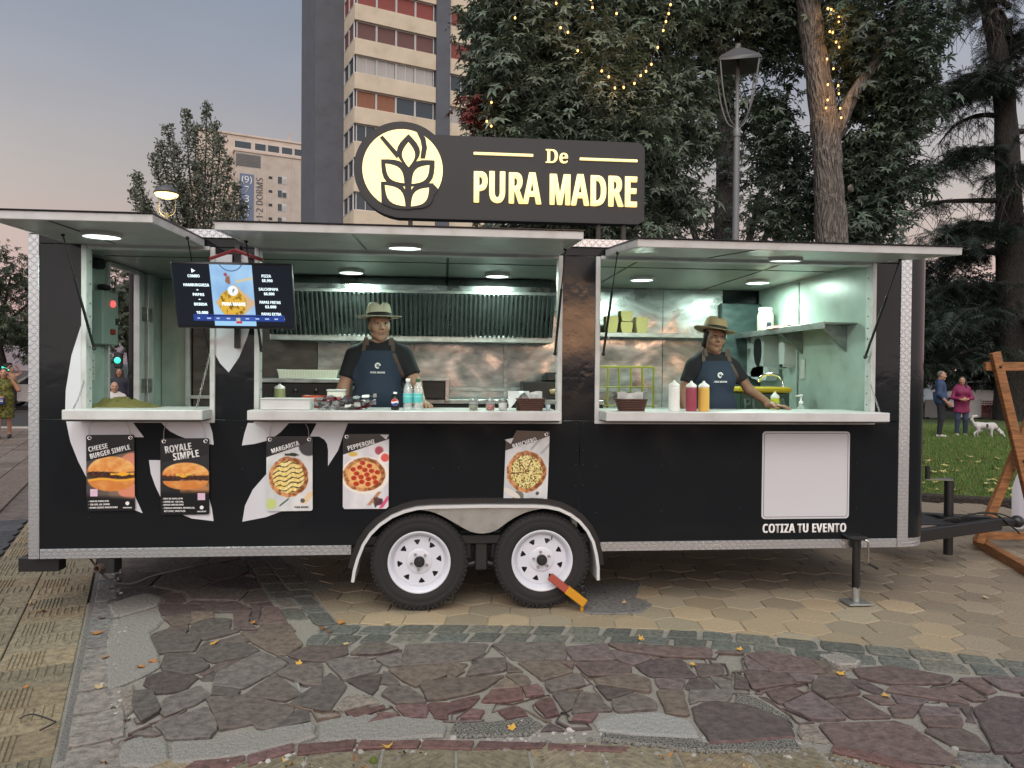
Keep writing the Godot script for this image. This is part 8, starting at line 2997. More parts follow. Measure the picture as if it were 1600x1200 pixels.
	for t in tips:
		var tip := Vector3(t[0] + 6.85, t[1], t[2] + 15.75)
		var line := [Vector3(0.02, 2.6, 0), Vector3(tip.x * 0.35, lerpf(2.8, tip.y, 0.4), tip.z * 0.4), Vector3(tip.x * 0.78, lerpf(2.8, tip.y, 0.75), tip.z * 0.8), tip]
		trunk(w, line, [0.05, 0.03, 0.018, 0.006], dark, "limb")
		var c := curve3(line, 24)
		for i in range(18, c.size()):
			var f := float(i) / c.size()
			for k in 3:
				var sp := 0.13 * (1.1 - f) + 0.02
				places.append(Transform3D(Basis.from_euler(Vector3(rng.randf(), rng.randf() * TAU, rng.randf())).scaled(Vector3.ONE * rng.randf_range(0.7, 1.2)), c[i] + Vector3(rng.randfn(), rng.randfn(), rng.randfn()) * sp))
				var g := rng.randf_range(0.6, 1.3)
				tints.append(Color(0.10 * g, 0.115 * g, 0.085 * g))
	foliage("crown", w, slim_cluster(6, 0.11, 0.09, 5), leaf_mat(), places, tints)
	# cedar at the right, with level boughs and hanging twigs
	var cd := thing("cedar_tree", "tall dark cedar with level boughs and drooping twigs at the right", "tree", Vector3(20.9, -0.9, -20.9))
	cd.scale = Vector3.ONE * 1.72
	trunk(cd, [Vector3(0, 0, 0), Vector3(0.0, 1.5, 0), Vector3(-0.1, 5.6, -0.05), Vector3(-0.25, 8.0, -0.1), Vector3(-0.5, 9.3, -0.15), Vector3(-0.7, 10.6, -0.2), Vector3(-0.8, 13.0, -0.2)], [0.38, 0.32, 0.25, 0.2, 0.17, 0.13, 0.04], dark)
	places = []
	tints = []
	var twigs := st()
	var cedar_rng := RandomNumberGenerator.new()
	cedar_rng.seed = 77
	for i in 34:
		var y := 1.7 + i * 0.3
		var az := [2.9, 0.4, 3.5, 1.4, 2.4, 5.2, 3.1, 0.1, 4.2, 2.7][i % 10] + cedar_rng.randf_range(-0.25, 0.25) as float
		var l := (3.0 - 0.06 * i) * cedar_rng.randf_range(0.75, 1.1)
		var d := Vector3(cos(az), 0, sin(az) * 0.8 + 0.12)
		var base := Vector3(-0.02 * y, y, 0)
		var rise := cedar_rng.randf_range(-0.25, 0.45)
		var pts := [base, base + d * l * 0.4 + Vector3(0, rise * 0.8, 0), base + d * l * 0.75 + Vector3(0, rise * 0.8 - 0.1, 0), base + d * l + Vector3(0, rise - 0.5, 0)]
		trunk(cd, pts, [0.07, 0.05, 0.03, 0.01], dark, "limb")
		var c := curve3(pts, 12)
		var bare: bool = y > 5.2 and (i % 3 != 1)
		for j in range(7, c.size()):
			for k in 3:
				var off := Vector3(cedar_rng.randfn() * 0.18, cedar_rng.randf_range(-0.1, 0.05), cedar_rng.randfn() * 0.25)
				var p := c[j] + off
				if bare:
					if k == 0:
						var drop := cedar_rng.randf_range(0.25, 0.9)
						var q := p + Vector3(cedar_rng.randfn() * 0.12, -drop, cedar_rng.randfn() * 0.1)
						tube(twigs, PackedVector3Array([c[j], p.lerp(q, 0.5) + Vector3(0.05, 0, 0), q]), [0.008, 0.006, 0.003], 4, false)
						tube(twigs, PackedVector3Array([p.lerp(q, 0.4), p.lerp(q, 0.7) + Vector3(0.12, -0.05, 0.05)]), [0.004, 0.002], 3, false)
				if not bare or cedar_rng.randf() < 0.22:
					for m in 3:
						places.append(Transform3D(Basis.from_euler(Vector3(cedar_rng.randf_range(0.0, 0.7), cedar_rng.randf() * TAU, cedar_rng.randf_range(-0.3, 0.3))).scaled(Vector3.ONE * cedar_rng.randf_range(0.7, 1.4)), p + Vector3(cedar_rng.randfn(), cedar_rng.randfn() * 0.4, cedar_rng.randfn()) * 0.14))
						var g := cedar_rng.randf_range(0.5, 1.4)
						tints.append(Color(0.028 * g, 0.042 * g, 0.032 * g))
	# two matted bunches of dead twigs
	for q in [Vector3(-2.1, 8.95, 0.2), Vector3(-2.75, 6.35, 0.2), Vector3(-0.6, 7.9, 0.25)]:
		for i in 90:
			var a: Vector3 = q + Vector3(cedar_rng.randfn() * 0.42, cedar_rng.randfn() * 0.12, cedar_rng.randfn() * 0.2)
			var b := a + Vector3(cedar_rng.randf_range(-0.6, 0.25), cedar_rng.randf_range(-0.5, 0.12), cedar_rng.randfn() * 0.1)
			tube(twigs, PackedVector3Array([a, (a + b) / 2 + Vector3(0, 0.05, 0), b]), [0.01, 0.007, 0.003], 4, false)
	obj("twigs", twigs, M("dead twig", Color(0.06, 0.05, 0.045), 0.9), cd).set_meta("kind", "stuff")
	foliage("needles", cd, needle_spray(), leaf_mat(), places, tints)
	# dark trees closing the park behind the lawn
	var big := star_cluster(6, 0.5, 0.32, 23)
	var far := [[17.5, -30.0, 4.6, "rounded dark evergreen beyond the lawn, straight above the couple"], [24.0, -31.0, 5.0, "dark evergreen beyond the lawn behind the wooden frame"], [12.0, -27.0, 4.4, "dark evergreen far behind the trailer's front corner"], [30.0, -30.0, 5.0, "dark evergreen at the far right edge of the park"], [20.5, -37.0, 5.6, "taller dark evergreen behind the others across the lawn"]]
	for f in far:
		var o := thing("evergreen_tree", f[3], "tree", Vector3(f[0], 0, f[1]), 0.0, "dark trees beyond the lawn")
		trunk(o, [Vector3(0, 0, 0), Vector3(0.1, 2.0, 0), Vector3(0, 4.0, 0), Vector3(0.1, 5.8, 0)], [0.4, 0.33, 0.22, 0.05], dark)
		var bl := []
		var r: float = f[2]
		for i in 13:
			var a := i * 2.4
			var yy := 1.6 + 4.6 * i / 12.0
			var rr := r * (0.75 - 0.45 * i / 12.0)
			bl.append([cos(a) * rr, yy, sin(a) * rr * 0.7, r * 0.5, 1.2, r * 0.42, 95])
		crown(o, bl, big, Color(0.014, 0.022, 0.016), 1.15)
	# trees across the street at the left
	for f in [[-18.6, -27.2, 1.0, "leafy street tree at the left edge, beyond the walking woman"], [-13.9, -28.5, 0.85, "dark street tree seen through the trailer's rear doorway"], [-24.5, -30.0, 1.1, "leafy street tree just outside the left edge"]]:
		var o := thing("street_tree", f[3], "tree", Vector3(f[0], 0, f[1]), 0.0, "street trees at the left")
		trunk(o, [Vector3(0, 0, 0), Vector3(0.2, 1.6, 0), Vector3(0.0, 3.4, 0.1), Vector3(0.2, 5.4, 0)], [0.28, 0.22, 0.16, 0.06], dark)
		for e in [[1.6, 4.4], [-1.7, 4.6], [0.8, 5.4]]:
			trunk(o, [Vector3(0.1, 2.4, 0), Vector3(e[0] * 0.5, 3.6, 0.3), Vector3(e[0], e[1], 0.4)], [0.12, 0.08, 0.03], dark, "limb")
		var bl := []
		for i in 12:
			var a := i * 2.4
			bl.append([cos(a) * 2.0 * f[2], 2.5 + 3.5 * f[2] * i / 12.0, sin(a) * 1.5, 1.3, 0.9, 1.2, 75])
		crown(o, bl, star_cluster(6, 0.34, 0.25, 31), Color(0.045, 0.062, 0.035), 1.0)

# ---------------------------------------------------------------- buildings
func build_buildings() -> void:
	var cream := M("cream render", Color(0.62, 0.54, 0.42), 0.85, 0.0, "faint", 0.1)
	var slate := M("slate render", Color(0.105, 0.115, 0.14), 0.85, 0.0, "faint", 0.1)
	var frame := M("window frame", Color(0.5, 0.5, 0.5), 0.5)
	var glass := M("window glass", Color(0.03, 0.04, 0.05), 0.08)
	var curtain := M("curtain", Color(0.5, 0.48, 0.45), 0.85, 0.0, "cloth", 0.6)
	var blinds := [M("red blind", Color(0.24, 0.06, 0.05), 0.7), M("maroon blind", Color(0.14, 0.07, 0.065), 0.7), M("brown blind", Color(0.25, 0.105, 0.06), 0.7)]
	var o := thing("apartment_tower", "tall apartment tower with cream bands, red blinds and a blank slate grey shaft", "apartment tower", Vector3(-7.476, 0, -54.918))
	var u := Vector3(6.4, 0, -2.525).normalized()
	var v := Vector3(-1.72, 0, -2.98).normalized()
	var n := u.cross(Vector3.UP) * -1.0
	if n.z < 0: n = -n
	var nv := Vector3(-u.x, 0, -u.z)
	var bf := Basis(u, Vector3.UP, n)
	o.basis = bf
	# in the tower's own axes: x along the front, z towards the viewer, the corner at the origin
	var depth := 3.6
	part("core", bxm(0.15, 12.4, 0.0, 40.0, -8.0, -0.35, 0.02), slate, o)
	part("shaft", bxm(-2.32, 0.35, 0.0, 41.5, -9.45, -3.55, 0.02), slate, o)
	part("pier", bxm(6.88, 8.1, 0.0, 41.0, -2.0, 0.12, 0.02), slate, o)
	for k in range(-9, 6):
		var y := 26.87 + 2.72 * k
		for seg in [[0.0, 6.876], [8.104, 12.4]]:
			part("parapet", bxm(seg[0], seg[1], y, y + 1.3, -0.4, 0.0, 0.03), cream, o)
		part("parapet", bxm(0.0, 0.4, y, y + 1.3, -3.5, -0.404, 0.03), cream, o)
		# windows above this parapet: four bays on the front, two on the side, two past the pier
		var wy0 := y + 1.3
		var wy1 := y + 2.72
		var style: int = [3, 3, 3, 3, 3, 3, 4, 3, 1, 0, 2, 3, 3, 3, 3][14 - (k + 9)] if k >= -9 else 3
		# from the photograph, downwards: red blinds, maroon blinds, curtains, one brown blind and glass, glass
		if k == 1: style = 0
		elif k == 0: style = 1
		elif k == -1: style = 2
		elif k == -2: style = 5
		elif k == -4: style = 4
		else: style = 3
		if k < -6: continue
		for b in 8:
			var x0: float = [0.18, 1.82, 3.46, 5.1, 8.2, 10.3, 0.0, 0.0][b]
			var wid: float = 1.6 if b < 4 else 2.0
			var t := Transform3D(Basis(), Vector3(x0, wy0, -0.3))
			if b >= 6:
				wid = 1.5
				t = Transform3D(Basis(Vector3.UP, -PI / 2), Vector3(0.12, wy0, -3.45 + 1.55 * (b - 6)))
				t = Transform3D(Basis(Vector3(0, 0, 1), Vector3.UP, Vector3(-1, 0, 0)), Vector3(0.1, wy0, -3.45 + 1.55 * (b - 6)))
			var h := wy1 - wy0 - 0.01
			var s := st()
			bx(s, Vector3(0.04, h / 2, 0.06), Vector3(0.06, h, 0.1), 0.0, t)
			bx(s, Vector3(wid, h / 2, 0.06), Vector3(0.06, h, 0.1), 0.0, t)
			bx(s, Vector3(wid / 2, 0.04, 0.06), Vector3(wid, 0.06, 0.1), 0.0, t)
			bx(s, Vector3(wid / 2, h - 0.03, 0.06), Vector3(wid, 0.06, 0.1), 0.0, t)
			if (style == 3 or style == 2) and b < 6: bx(s, Vector3(wid / 2, h / 2, 0.05), Vector3(0.05, h, 0.06), 0.0, t)
			var win := part("window", s, frame, o)
			var kind := style
			if style == 5: kind = 6 if b < 2 else 3
			if style == 4: kind = 2 if b == 0 else 3
			if b >= 6 and style > 1: kind = 3
			if b == 4 or b == 5: kind = [0, 3, 2, 3, 2, 3][(k + 12) % 6] if style > 0 else 0
			if kind == 0 or kind == 1 or kind == 6:
				var m: Material = blinds[0 if kind == 0 else (1 if kind == 1 else 2)]
				s = st()
				for q in 14:
					bx(s, Vector3(wid / 2, 0.05 + (h - 0.1) * (q + 0.5) / 14.0, 0.03), Vector3(wid - 0.1, (h - 0.1) / 14.0 * 0.86, 0.03), 0.0, t)
				bx(s, Vector3(wid / 2, h / 2, 0.005), Vector3(wid - 0.08, h - 0.08, 0.02), 0.0, t)
				part("blind", s, m, win)
			else:
				s = st()
				quad(s, t * Vector3(0.07, 0.07, 0.03), t * Vector3(0.07, h - 0.06, 0.03), t * Vector3(wid - 0.03, h - 0.06, 0.03), t * Vector3(wid - 0.03, 0.07, 0.03))
				if kind == 2:
					s = st()
					for q in 16:
						var xa := 0.08 + (wid - 0.14) * q / 16.0
						bx(s, Vector3(xa + 0.04, h / 2, 0.015 + 0.012 * sin(q * 1.9)), Vector3((wid - 0.14) / 16.0, h - 0.12, 0.03), 0.01, t)
					part("curtain", s, curtain, win)
				else:
					part("pane", s, glass, win)
	# the lower cream block far behind, with a hung telephone banner
	var p1 := Vector3(-43.3, 0, -130.2)
	var uu := Vector3(-27.1 + 43.3, 0, -136.7 + 130.2).normalized()
	var nn := uu.cross(Vector3.UP) * -1.0
	if nn.z < 0: nn = -nn
	var b2 := thing("apartment_block", "pale pink cream apartment block with a blue vertical telephone banner", "apartment block", p1)
	b2.basis = Basis(uu, Vector3.UP, nn)
	var pale := M("pale render", Color(0.6, 0.51, 0.44), 0.85, 0.0, "faint", 0.07)
	var grey := M("grey render", Color(0.5, 0.44, 0.39), 0.85, 0.0, "faint", 0.07)
	part("wall", bxm(0.0, 19.0, 0.0, 44.6, -14.0, -2.0, 0.05), pale, b2)
	part("wall", bxm(-1.4, 1.5, 0.0, 37.5, -13.0, -3.0, 0.05), grey, b2)
	part("wall", bxm(5.9, 19.0, 0.0, 41.2, -1.98, 0.0, 0.05), grey, b2)
	part("parapet", bxm(5.7, 19.2, 41.2, 41.75, -1.9, 0.15, 0.05), pale, b2)
	part("roof", bxm(-0.15, 19.2, 44.6, 44.95, -14.2, -1.8, 0.05), pale, b2)
	part("chimney", bxm(15.9, 16.25, 44.95, 46.9, -4.0, -3.6, 0.03), grey, b2)
	for x in [[6.0, 9.0], [9.5, 11.6], [11.8, 14.0], [14.3, 16.4], [16.6, 18.6]]:
		var s := bxm(x[0], x[1], 42.3, 43.7, -1.99, -1.9, 0.02)
		var wn := part("window", s, frame, b2)
		s = st()
		quad(s, Vector3(x[0] + 0.1, 42.4, -1.89), Vector3(x[0] + 0.1, 43.6, -1.89), Vector3(x[1] - 0.1, 43.6, -1.89), Vector3(x[1] - 0.1, 42.4, -1.89))
		part("pane", s, glass, wn)
	for y in [42.9, 40.9, 38.8]:
		part("window", bxm(4.25, 4.75, y, y + 0.4, -2.0, -1.96, 0.01), MT["black paint"], b2)
	var lv := st()
	for q in 8: bx(lv, Vector3(8.2, 38.85 + q * 0.26, 0.06), Vector3(4.0, 0.1, 0.1), 0.0)
	bx(lv, Vector3(8.2, 39.75, 0.02), Vector3(4.3, 2.3, 0.04), 0.0)
	part("louvre", lv, M("louvre grey", Color(0.16, 0.16, 0.16), 0.7), b2)
	for k in 9:
		var y := 36.4 - k * 2.5
		part("window", bxm(11.75, 12.4, y + 0.5, y + 1.0, -0.01, 0.03, 0.01), MT["black paint"], b2)
		var wn := part("window", bxm(13.3, 14.95, y - 0.2, y + 1.2, -0.01, 0.05, 0.01), frame, b2)
		part("pane", bxm(13.36, 14.1, y - 0.14, y + 1.14, 0.05, 0.06, 0.0), glass, wn)
		part("pane", bxm(14.16, 14.9, y - 0.14, y + 0.8, 0.05, 0.06, 0.0), curtain if k % 3 != 1 else glass, wn)
	part("edge_strip", bxm(15.35, 15.5, 0.0, 41.1, 0.0, 0.1, 0.0), pale, b2)
	part("edge_strip", bxm(11.2, 11.35, 0.0, 38.0, 0.0, 0.1, 0.0), pale, b2)
	part("banner", bxm(6.75, 9.15, 14.0, 37.3, 0.02, 0.08, 0.0), M("banner blue", Color(0.115, 0.155, 0.24), 0.6), b2)
	var yy := 36.2
	for ch in ["(9)", "7", "3", "0", "7"]:
		letters("lettering", ch, 1.15, 0.0, 0.05, MT["lettering white"], b2, Transform3D(Basis(), Vector3(7.95, yy, 0.08)), plain_font())
		yy -= 1.68
	letters("lettering", "ESTUDIOS·1·2 DORMS", 1.12, 14.6, 0.05, M("print dark", Color(0.1, 0.1, 0.11), 0.6), b2, Transform3D(Basis(Vector3(0, 0, 1), PI / 2), Vector3(10.15, 29.6, 0.04)), plain_font())

var _plain: Font
func plain_font() -> Font:
	if _plain == null:
		var f := SystemFont.new()
		f.font_names = PackedStringArray(["Droid Sans"])
		_plain = f
	return _plain

# ---------------------------------------------------------------- lamps, street furniture, vehicles, frame
func bulbs_on(called: String, label: String, pts: Array, cable_sag: float) -> void:
	var o := thing(called, label, "string lights")
	var bulb := glow("bulb", Color(1.0, 0.56, 0.17), 2.2)
	var line := []
	for i in pts.size():
		var p := Vector3(pts[i][0], pts[i][1], pts[i][2])
		line.append(p + Vector3(0, 0.05, 0))
		if i < pts.size() - 1:
			var q := Vector3(pts[i + 1][0], pts[i + 1][1], pts[i + 1][2])
			line.append((p + q) / 2 + Vector3(0, 0.05 - cable_sag, -0.02))
		var s := st()
		ball(s, p, Vector3(0.012, 0.015, 0.012), 8, 6)
		part("bulb", s, bulb, o)
		s = st()
		lathe(s, [Vector2(0.011, 0.0), Vector2(0.013, 0.03), Vector2(0.006, 0.04)], 8, Transform3D(Basis(), p + Vector3(0, 0.018, 0)))
		part("socket", s, MT["black plastic"], o)
		var l := OmniLight3D.new()
		l.name = nm("bulb_glow")
		l.light_color = Color(1.0, 0.72, 0.4)
		l.light_energy = 0.012
		l.light_size = 0.02
		l.omni_range = 6.0
		l.omni_attenuation = 2.0
		l.shadow_enabled = true
		add_child(l)
		l.position = p
	var s := st()
	tube(s, curve3(line, 2), 0.004, 4, false)
	part("cable", s, MT["black rubber"], o)

func car(label: String, at: Vector3, turn: float, paint: Color, group := "") -> void:
	var o := thing("parked_car", label, "car", at, turn, group)
	var m := M("car paint " + str(paint), paint, 0.25)
	var s := st()
	var side := smooth2(v2([-2.1, 0.35, -2.12, 0.7, -1.95, 0.88, -1.2, 0.95, -0.55, 1.4, 0.7, 1.45, 1.45, 1.1, 2.0, 1.0, 2.1, 0.7, 2.08, 0.35, 1.7, 0.3, 1.55, 0.55, 1.3, 0.65, 1.05, 0.55, 0.9, 0.28, -0.9, 0.28, -1.05, 0.55, -1.3, 0.65, -1.55, 0.55, -1.7, 0.3]), 2)
	prism(s, side, -0.82, 0.82, Transform3D(), 0.05)
	part("body", s, m, o)
	var glass := M("car glass", Color(0.02, 0.025, 0.03), 0.08)
	for z in [-0.825, 0.825]:
		for w in [[-0.95, 1.0, -0.5, 1.34, 0.05, 1.38, 0.05, 1.0], [0.12, 1.0, 0.12, 1.38, 0.65, 1.38, 1.2, 1.08, 1.2, 1.0]]:
			s = st()
			prism(s, v2(w), z - 0.006, z + 0.006)
			part("window", s, glass, o)
	s = st()
	bar(s, Vector3(-1.02, 1.05, 0.0), Vector3(-0.62, 1.34, 0.0), 0.02, 1.4)
	part("windscreen", s, glass, o)
	s = st()
	bar(s, Vector3(0.9, 1.36, 0.0), Vector3(1.36, 1.12, 0.0), 0.02, 1.35)
	part("rear_window", s, glass, o)
	for x in [-1.3, 1.3]:
		for z in [-0.74, 0.74]:
			s = st()
			lathe(s, [Vector2(0.0, -0.1), Vector2(0.3, -0.1), Vector2(0.33, -0.05), Vector2(0.33, 0.05), Vector2(0.3, 0.1), Vector2(0.2, 0.1)], 22, Transform3D(Basis(Vector3.RIGHT, PI / 2), Vector3(x, 0.33, z)))
			var w := part("wheel", s, MT["black rubber"], o)
			s = st()
			lathe(s, [Vector2(0.2, 0.09), Vector2(0.1, 0.07), Vector2(0.0, 0.1), Vector2(0.0, -0.1), Vector2(0.1, -0.07), Vector2(0.2, -0.09)], 16, Transform3D(Basis(Vector3.RIGHT, PI / 2), Vector3(x, 0.33, z)))
			part("rim", s, MT["wheel white"], w)
	for z in [-0.6, 0.6]:
		s = st()
		bx(s, Vector3(-2.08, 0.72, z), Vector3(0.08, 0.12, 0.3), 0.03)
		part("headlight", s, M("lamp lens", Color(0.6, 0.6, 0.6), 0.15), o)
		s = st()
		bx(s, Vector3(2.07, 0.8, z), Vector3(0.08, 0.14, 0.24), 0.03)
		part("tail_light", s, M("tail red", Color(0.25, 0.01, 0.01), 0.25), o)

func build_surroundings() -> void:
	# lit bulbs looped through the broad crown and up the stout trunk
	bulbs_on("string_lights", "lit warm bulbs looped along the upper left of the broad tree's crown", [[0.43, 5.51, -3.16], [0.73, 5.78, -3.14], [0.88, 5.68, -3.13], [0.93, 5.41, -3.12], [1.01, 5.36, -3.11], [1.12, 5.16, -3.1], [1.28, 5.64, -3.1], [1.26, 5.73, -3.1], [1.16, 5.8, -3.1]], 0.05)
	bulbs_on("string_lights", "lit warm bulbs in a hanging V before the broad tree's crown", [[1.55, 5.59, -3.1], [1.39, 4.95, -3.1], [1.47, 4.89, -3.1], [1.54, 4.77, -3.1], [1.64, 4.78, -3.1], [1.76, 4.83, -3.1], [1.83, 4.92, -3.1], [1.89, 4.97, -3.1], [1.95, 5.05, -3.1], [2.02, 5.24, -3.1], [2.08, 5.43, -3.1], [2.11, 5.53, -3.1], [2.14, 5.62, -3.1], [2.16, 5.72, -3.1]], 0.02)
	bulbs_on("string_lights", "three lit warm bulbs low on the left side of the crown, above the sign", [[0.18, 4.59, -3.2], [0.13, 4.38, -3.2], [0.18, 4.33, -3.2]], 0.02)
	bulbs_on("string_lights", "lit warm bulbs winding up the stout tree trunk", [[4.42, 6.19, -3.9], [4.44, 6.16, -3.86], [4.54, 6.07, -3.86], [4.54, 6.01, -3.86], [4.43, 5.89, -3.87], [4.46, 5.87, -3.85], [4.51, 5.76, -3.86], [4.55, 5.7, -3.86], [4.4, 5.55, -3.87], [4.48, 5.43, -3.86], [4.41, 5.23, -3.86], [4.54, 5.22, -3.85], [4.55, 5.12, -3.85], [4.41, 5.04, -3.86], [4.39, 4.94, -3.86], [4.57, 4.94, -3.85], [4.58, 4.82, -3.84]], 0.01)
	# unlit lamp post behind the trailer
	var lp := thing("lamp_post", "tall grey lamp post with an unlit square hood behind the trailer", "lamp post", Vector3(3.03, 0, -3.32))
	var grey := M("lamp grey", Color(0.16, 0.17, 0.18), 0.5, 0.3)
	var s := st()
	tube(s, PackedVector3Array([Vector3(0, 0, 0), Vector3(0, 2.0, 0), Vector3(0, 4.4, 0)]), [0.055, 0.046, 0.034], 14)
	lathe(s, [Vector2(0.044, 4.36), Vector2(0.044, 4.45), Vector2(0.022, 4.48), Vector2(0.02, 5.3), Vector2(0.0, 5.31)], 14)
	part("pole", s, grey, lp)
	s = st()
	lathe(s, [Vector2(0.0, 5.43), Vector2(0.04, 5.42), Vector2(0.045, 5.37), Vector2(0.09, 5.35), Vector2(0.31, 5.21), Vector2(0.32, 5.165), Vector2(0.29, 5.165), Vector2(0.07, 5.25), Vector2(0.0, 5.26)], 4, Transform3D(Basis(Vector3.UP, 0.5), Vector3.ZERO), true)
	part("hood", s, M("lamp hood", Color(0.10, 0.10, 0.105), 0.55, 0.3), lp)
	for k in 4:
		var a := -0.5 + TAU * k / 4
		var d := Vector3(cos(a), 0, sin(a))
		s = st()
		tube(s, curve3([Vector3(0, 4.46, 0) + d * 0.02, Vector3(0, 4.56, 0) + d * 0.14, Vector3(0, 4.82, 0) + d * 0.24, Vector3(0, 5.18, 0) + d * 0.3], 6), 0.009, 6)
		part("bracket", s, grey, lp)
	# lit street lamp among the left tree's twigs
	var sl := thing("street_lamp", "lit yellow street lamp with a round hood in front of the slender tree", "street lamp", Vector3(-7.07, 0.2, -13.8))
	sl.scale = Vector3.ONE * 0.82
	s = st()
	tube(s, curve3([Vector3(0, 0, 0), Vector3(0, 4.5, 0), Vector3(0.02, 6.0, 0), Vector3(0.0, 6.4, 0.0)], 5), 0.05, 10)
	for e in [-0.22, 0.26]:
		tube(s, curve3([Vector3(0.0, 6.25, 0), Vector3(e * 0.9, 6.4, 0), Vector3(e, 6.7, 0), Vector3(e * 0.9, 6.95, 0)], 6), 0.016, 6)
	part("pole", s, grey, sl)
	s = st()
	lathe(s, [Vector2(0.0, 7.22), Vector2(0.12, 7.2), Vector2(0.3, 7.08), Vector2(0.36, 6.97), Vector2(0.34, 6.96)], 24)
	part("hood", s, MT["lamp hood"], sl)
	s = st()
	lathe(s, [Vector2(0.33, 6.95), Vector2(0.28, 6.88), Vector2(0.15, 6.83), Vector2(0.0, 6.82)], 24)
	part("lamp_lens", s, glow("street lamp lens", Color(1.0, 0.76, 0.28), 2.6), sl)
	var ol := SpotLight3D.new()
	ol.name = "street_lamp_glow"
	ol.light_color = Color(1.0, 0.82, 0.4)
	ol.light_energy = 3.2
	ol.light_size = 0.25
	ol.spot_range = 40.0
	ol.spot_attenuation = 2.0
	ol.spot_angle = 88.0
	ol.shadow_enabled = true
	add_child(ol)
	ol.position = Vector3(-7.07, 5.75, -13.8)
	ol.basis = Basis.looking_at(Vector3.DOWN, Vector3(0, 0, 1))
	# green signals
	for i in 2:
		var at := Vector3(-17.92, 0, -26.8) if i == 0 else Vector3(-13.45, 0, -26.4)
		var t := thing("traffic_signal", "low green arrow signal beyond the walking woman" if i == 0 else "round green traffic signal seen through the rear doorway", "traffic light", at)
		var hy := 1.57 if i == 0 else 2.0
		s = st()
		tube(s, PackedVector3Array([Vector3(0, 0, 0), Vector3(0, hy - 0.3, 0)]), 0.06, 10)
		bx(s, Vector3(0, hy, 0), Vector3(0.3, 0.6, 0.2), 0.04)
		part("post", s, MT["black paint"], t)
		s = st()
		if i == 0: prism(s, v2([-0.16, -0.15, 0.17, 0.0, -0.16, 0.15]), 0.0, 0.02, Transform3D(Basis(), Vector3(0, hy, 0.11)))
		else: lathe(s, [Vector2(0.13, 0.0), Vector2(0.11, 0.03), Vector2(0.0, 0.045)], 20, rot_to(Vector3(0, 0, 1), Vector3(0, hy, 0.11)))
		part("signal_lamp", s, glow("green signal", Color(0.05, 0.8, 0.5), 0.9), t)
	# market gazebo beyond the doorway, bench for the seated man
	var gz := thing("market_gazebo", "pale grey green pitched canopy seen through the rear doorway", "gazebo", Vector3(-15.4, 0, -30.6))
	s = st()
	lathe(s, [Vector2(0.0, 2.05), Vector2(0.8, 1.75), Vector2(1.6, 1.3), Vector2(1.6, 1.12), Vector2(1.58, 1.12), Vector2(1.58, 1.28), Vector2(0.0, 2.0)], 4, Transform3D(Basis(Vector3.UP, 0.6), Vector3.ZERO), true)
	part("canopy", s, M("canopy", Color(0.3, 0.36, 0.33), 0.8), gz)
	for k in 4:
		var a := 0.6 + TAU * k / 4
		s = st()
		tube(s, PackedVector3Array([Vector3(cos(a) * 1.55, 0, -sin(a) * 1.55), Vector3(cos(a) * 1.55, 1.3, -sin(a) * 1.55)]), 0.03, 8)
		part("leg", s, grey, gz)
	var bench := thing("bench", "low wooden bench under the seated man in white", "bench", Vector3(-7.9, 0, -12.95), 0.5)
	s = st()
	bx(s, Vector3(0, 0.42, 0), Vector3(1.2, 0.05, 0.36), 0.008)
	part("seat", s, M("bench wood", Color(0.2, 0.12, 0.06), 0.7, 0.0, "wood", 2.0), bench)
	for e in [-0.5, 0.5]:
		s = st()
		bx(s, Vector3(e, 0.2, 0), Vector3(0.06, 0.4, 0.3), 0.006)
		part("leg", s, MT["dark steel"], bench)
	# far pavement edge and street at the left
	sheet("street", -120, -3.5, -40, -27.5, -0.03, M("street asphalt", Color(0.06, 0.06, 0.062), 0.9, 0.0, "speck", 0.6))
	s = st()
	bx(s, Vector3(-20, -0.02, -16.4), Vector3(34, 0.09, 0.35), 0.02)
	obj("kerb", s, M("kerb white", Color(0.45, 0.44, 0.42), 0.8, 0.0, "dirt", 0.5)).set_meta("kind", "structure")
	car("white car parked across the street beyond the walking woman", Vector3(-17.6, -0.03, -29.2), 0.25, Color(0.6, 0.6, 0.6))
	# behind the lawn: cars, red netting fence, pale barriers
	car("pale blue car parked beyond the lawn, left of the couple", Vector3(21.3, 0, -29.6), 0.1, Color(0.4, 0.52, 0.62), "cars beyond the lawn")
	car("white car parked beyond the lawn, right of the woman in magenta", Vector3(26.2, 0, -30.2), -0.1, Color(0.62, 0.64, 0.66), "cars beyond the lawn")
	car("pale blue car parked beyond the lawn at the right edge", Vector3(31.5, 0, -29.8), 0.05, Color(0.42, 0.52, 0.6), "cars beyond the lawn")
	var net := thing("netting_fence", "low fence of dark red netting beyond the lawn", "fence", Vector3(20.4, 0, -21.8))
	for k in 6:
		s = st()
		bx(s, Vector3(k * 0.62, 0.38, 0), Vector3(0.05, 0.76, 0.05), 0.008)
		part("post", s, MT["dark steel"], net)
	s = st()
	for q in 9: bx(s, Vector3(1.55, 0.08 + q * 0.075, 0.0), Vector3(3.1, 0.03, 0.012), 0.0)
	for q in 40: bx(s, Vector3(0.02 + q * 0.0785, 0.38, 0.008), Vector3(0.022, 0.7, 0.012), 0.0)
	part("netting", s, M("netting red", Color(0.24, 0.045, 0.03), 0.8), net)
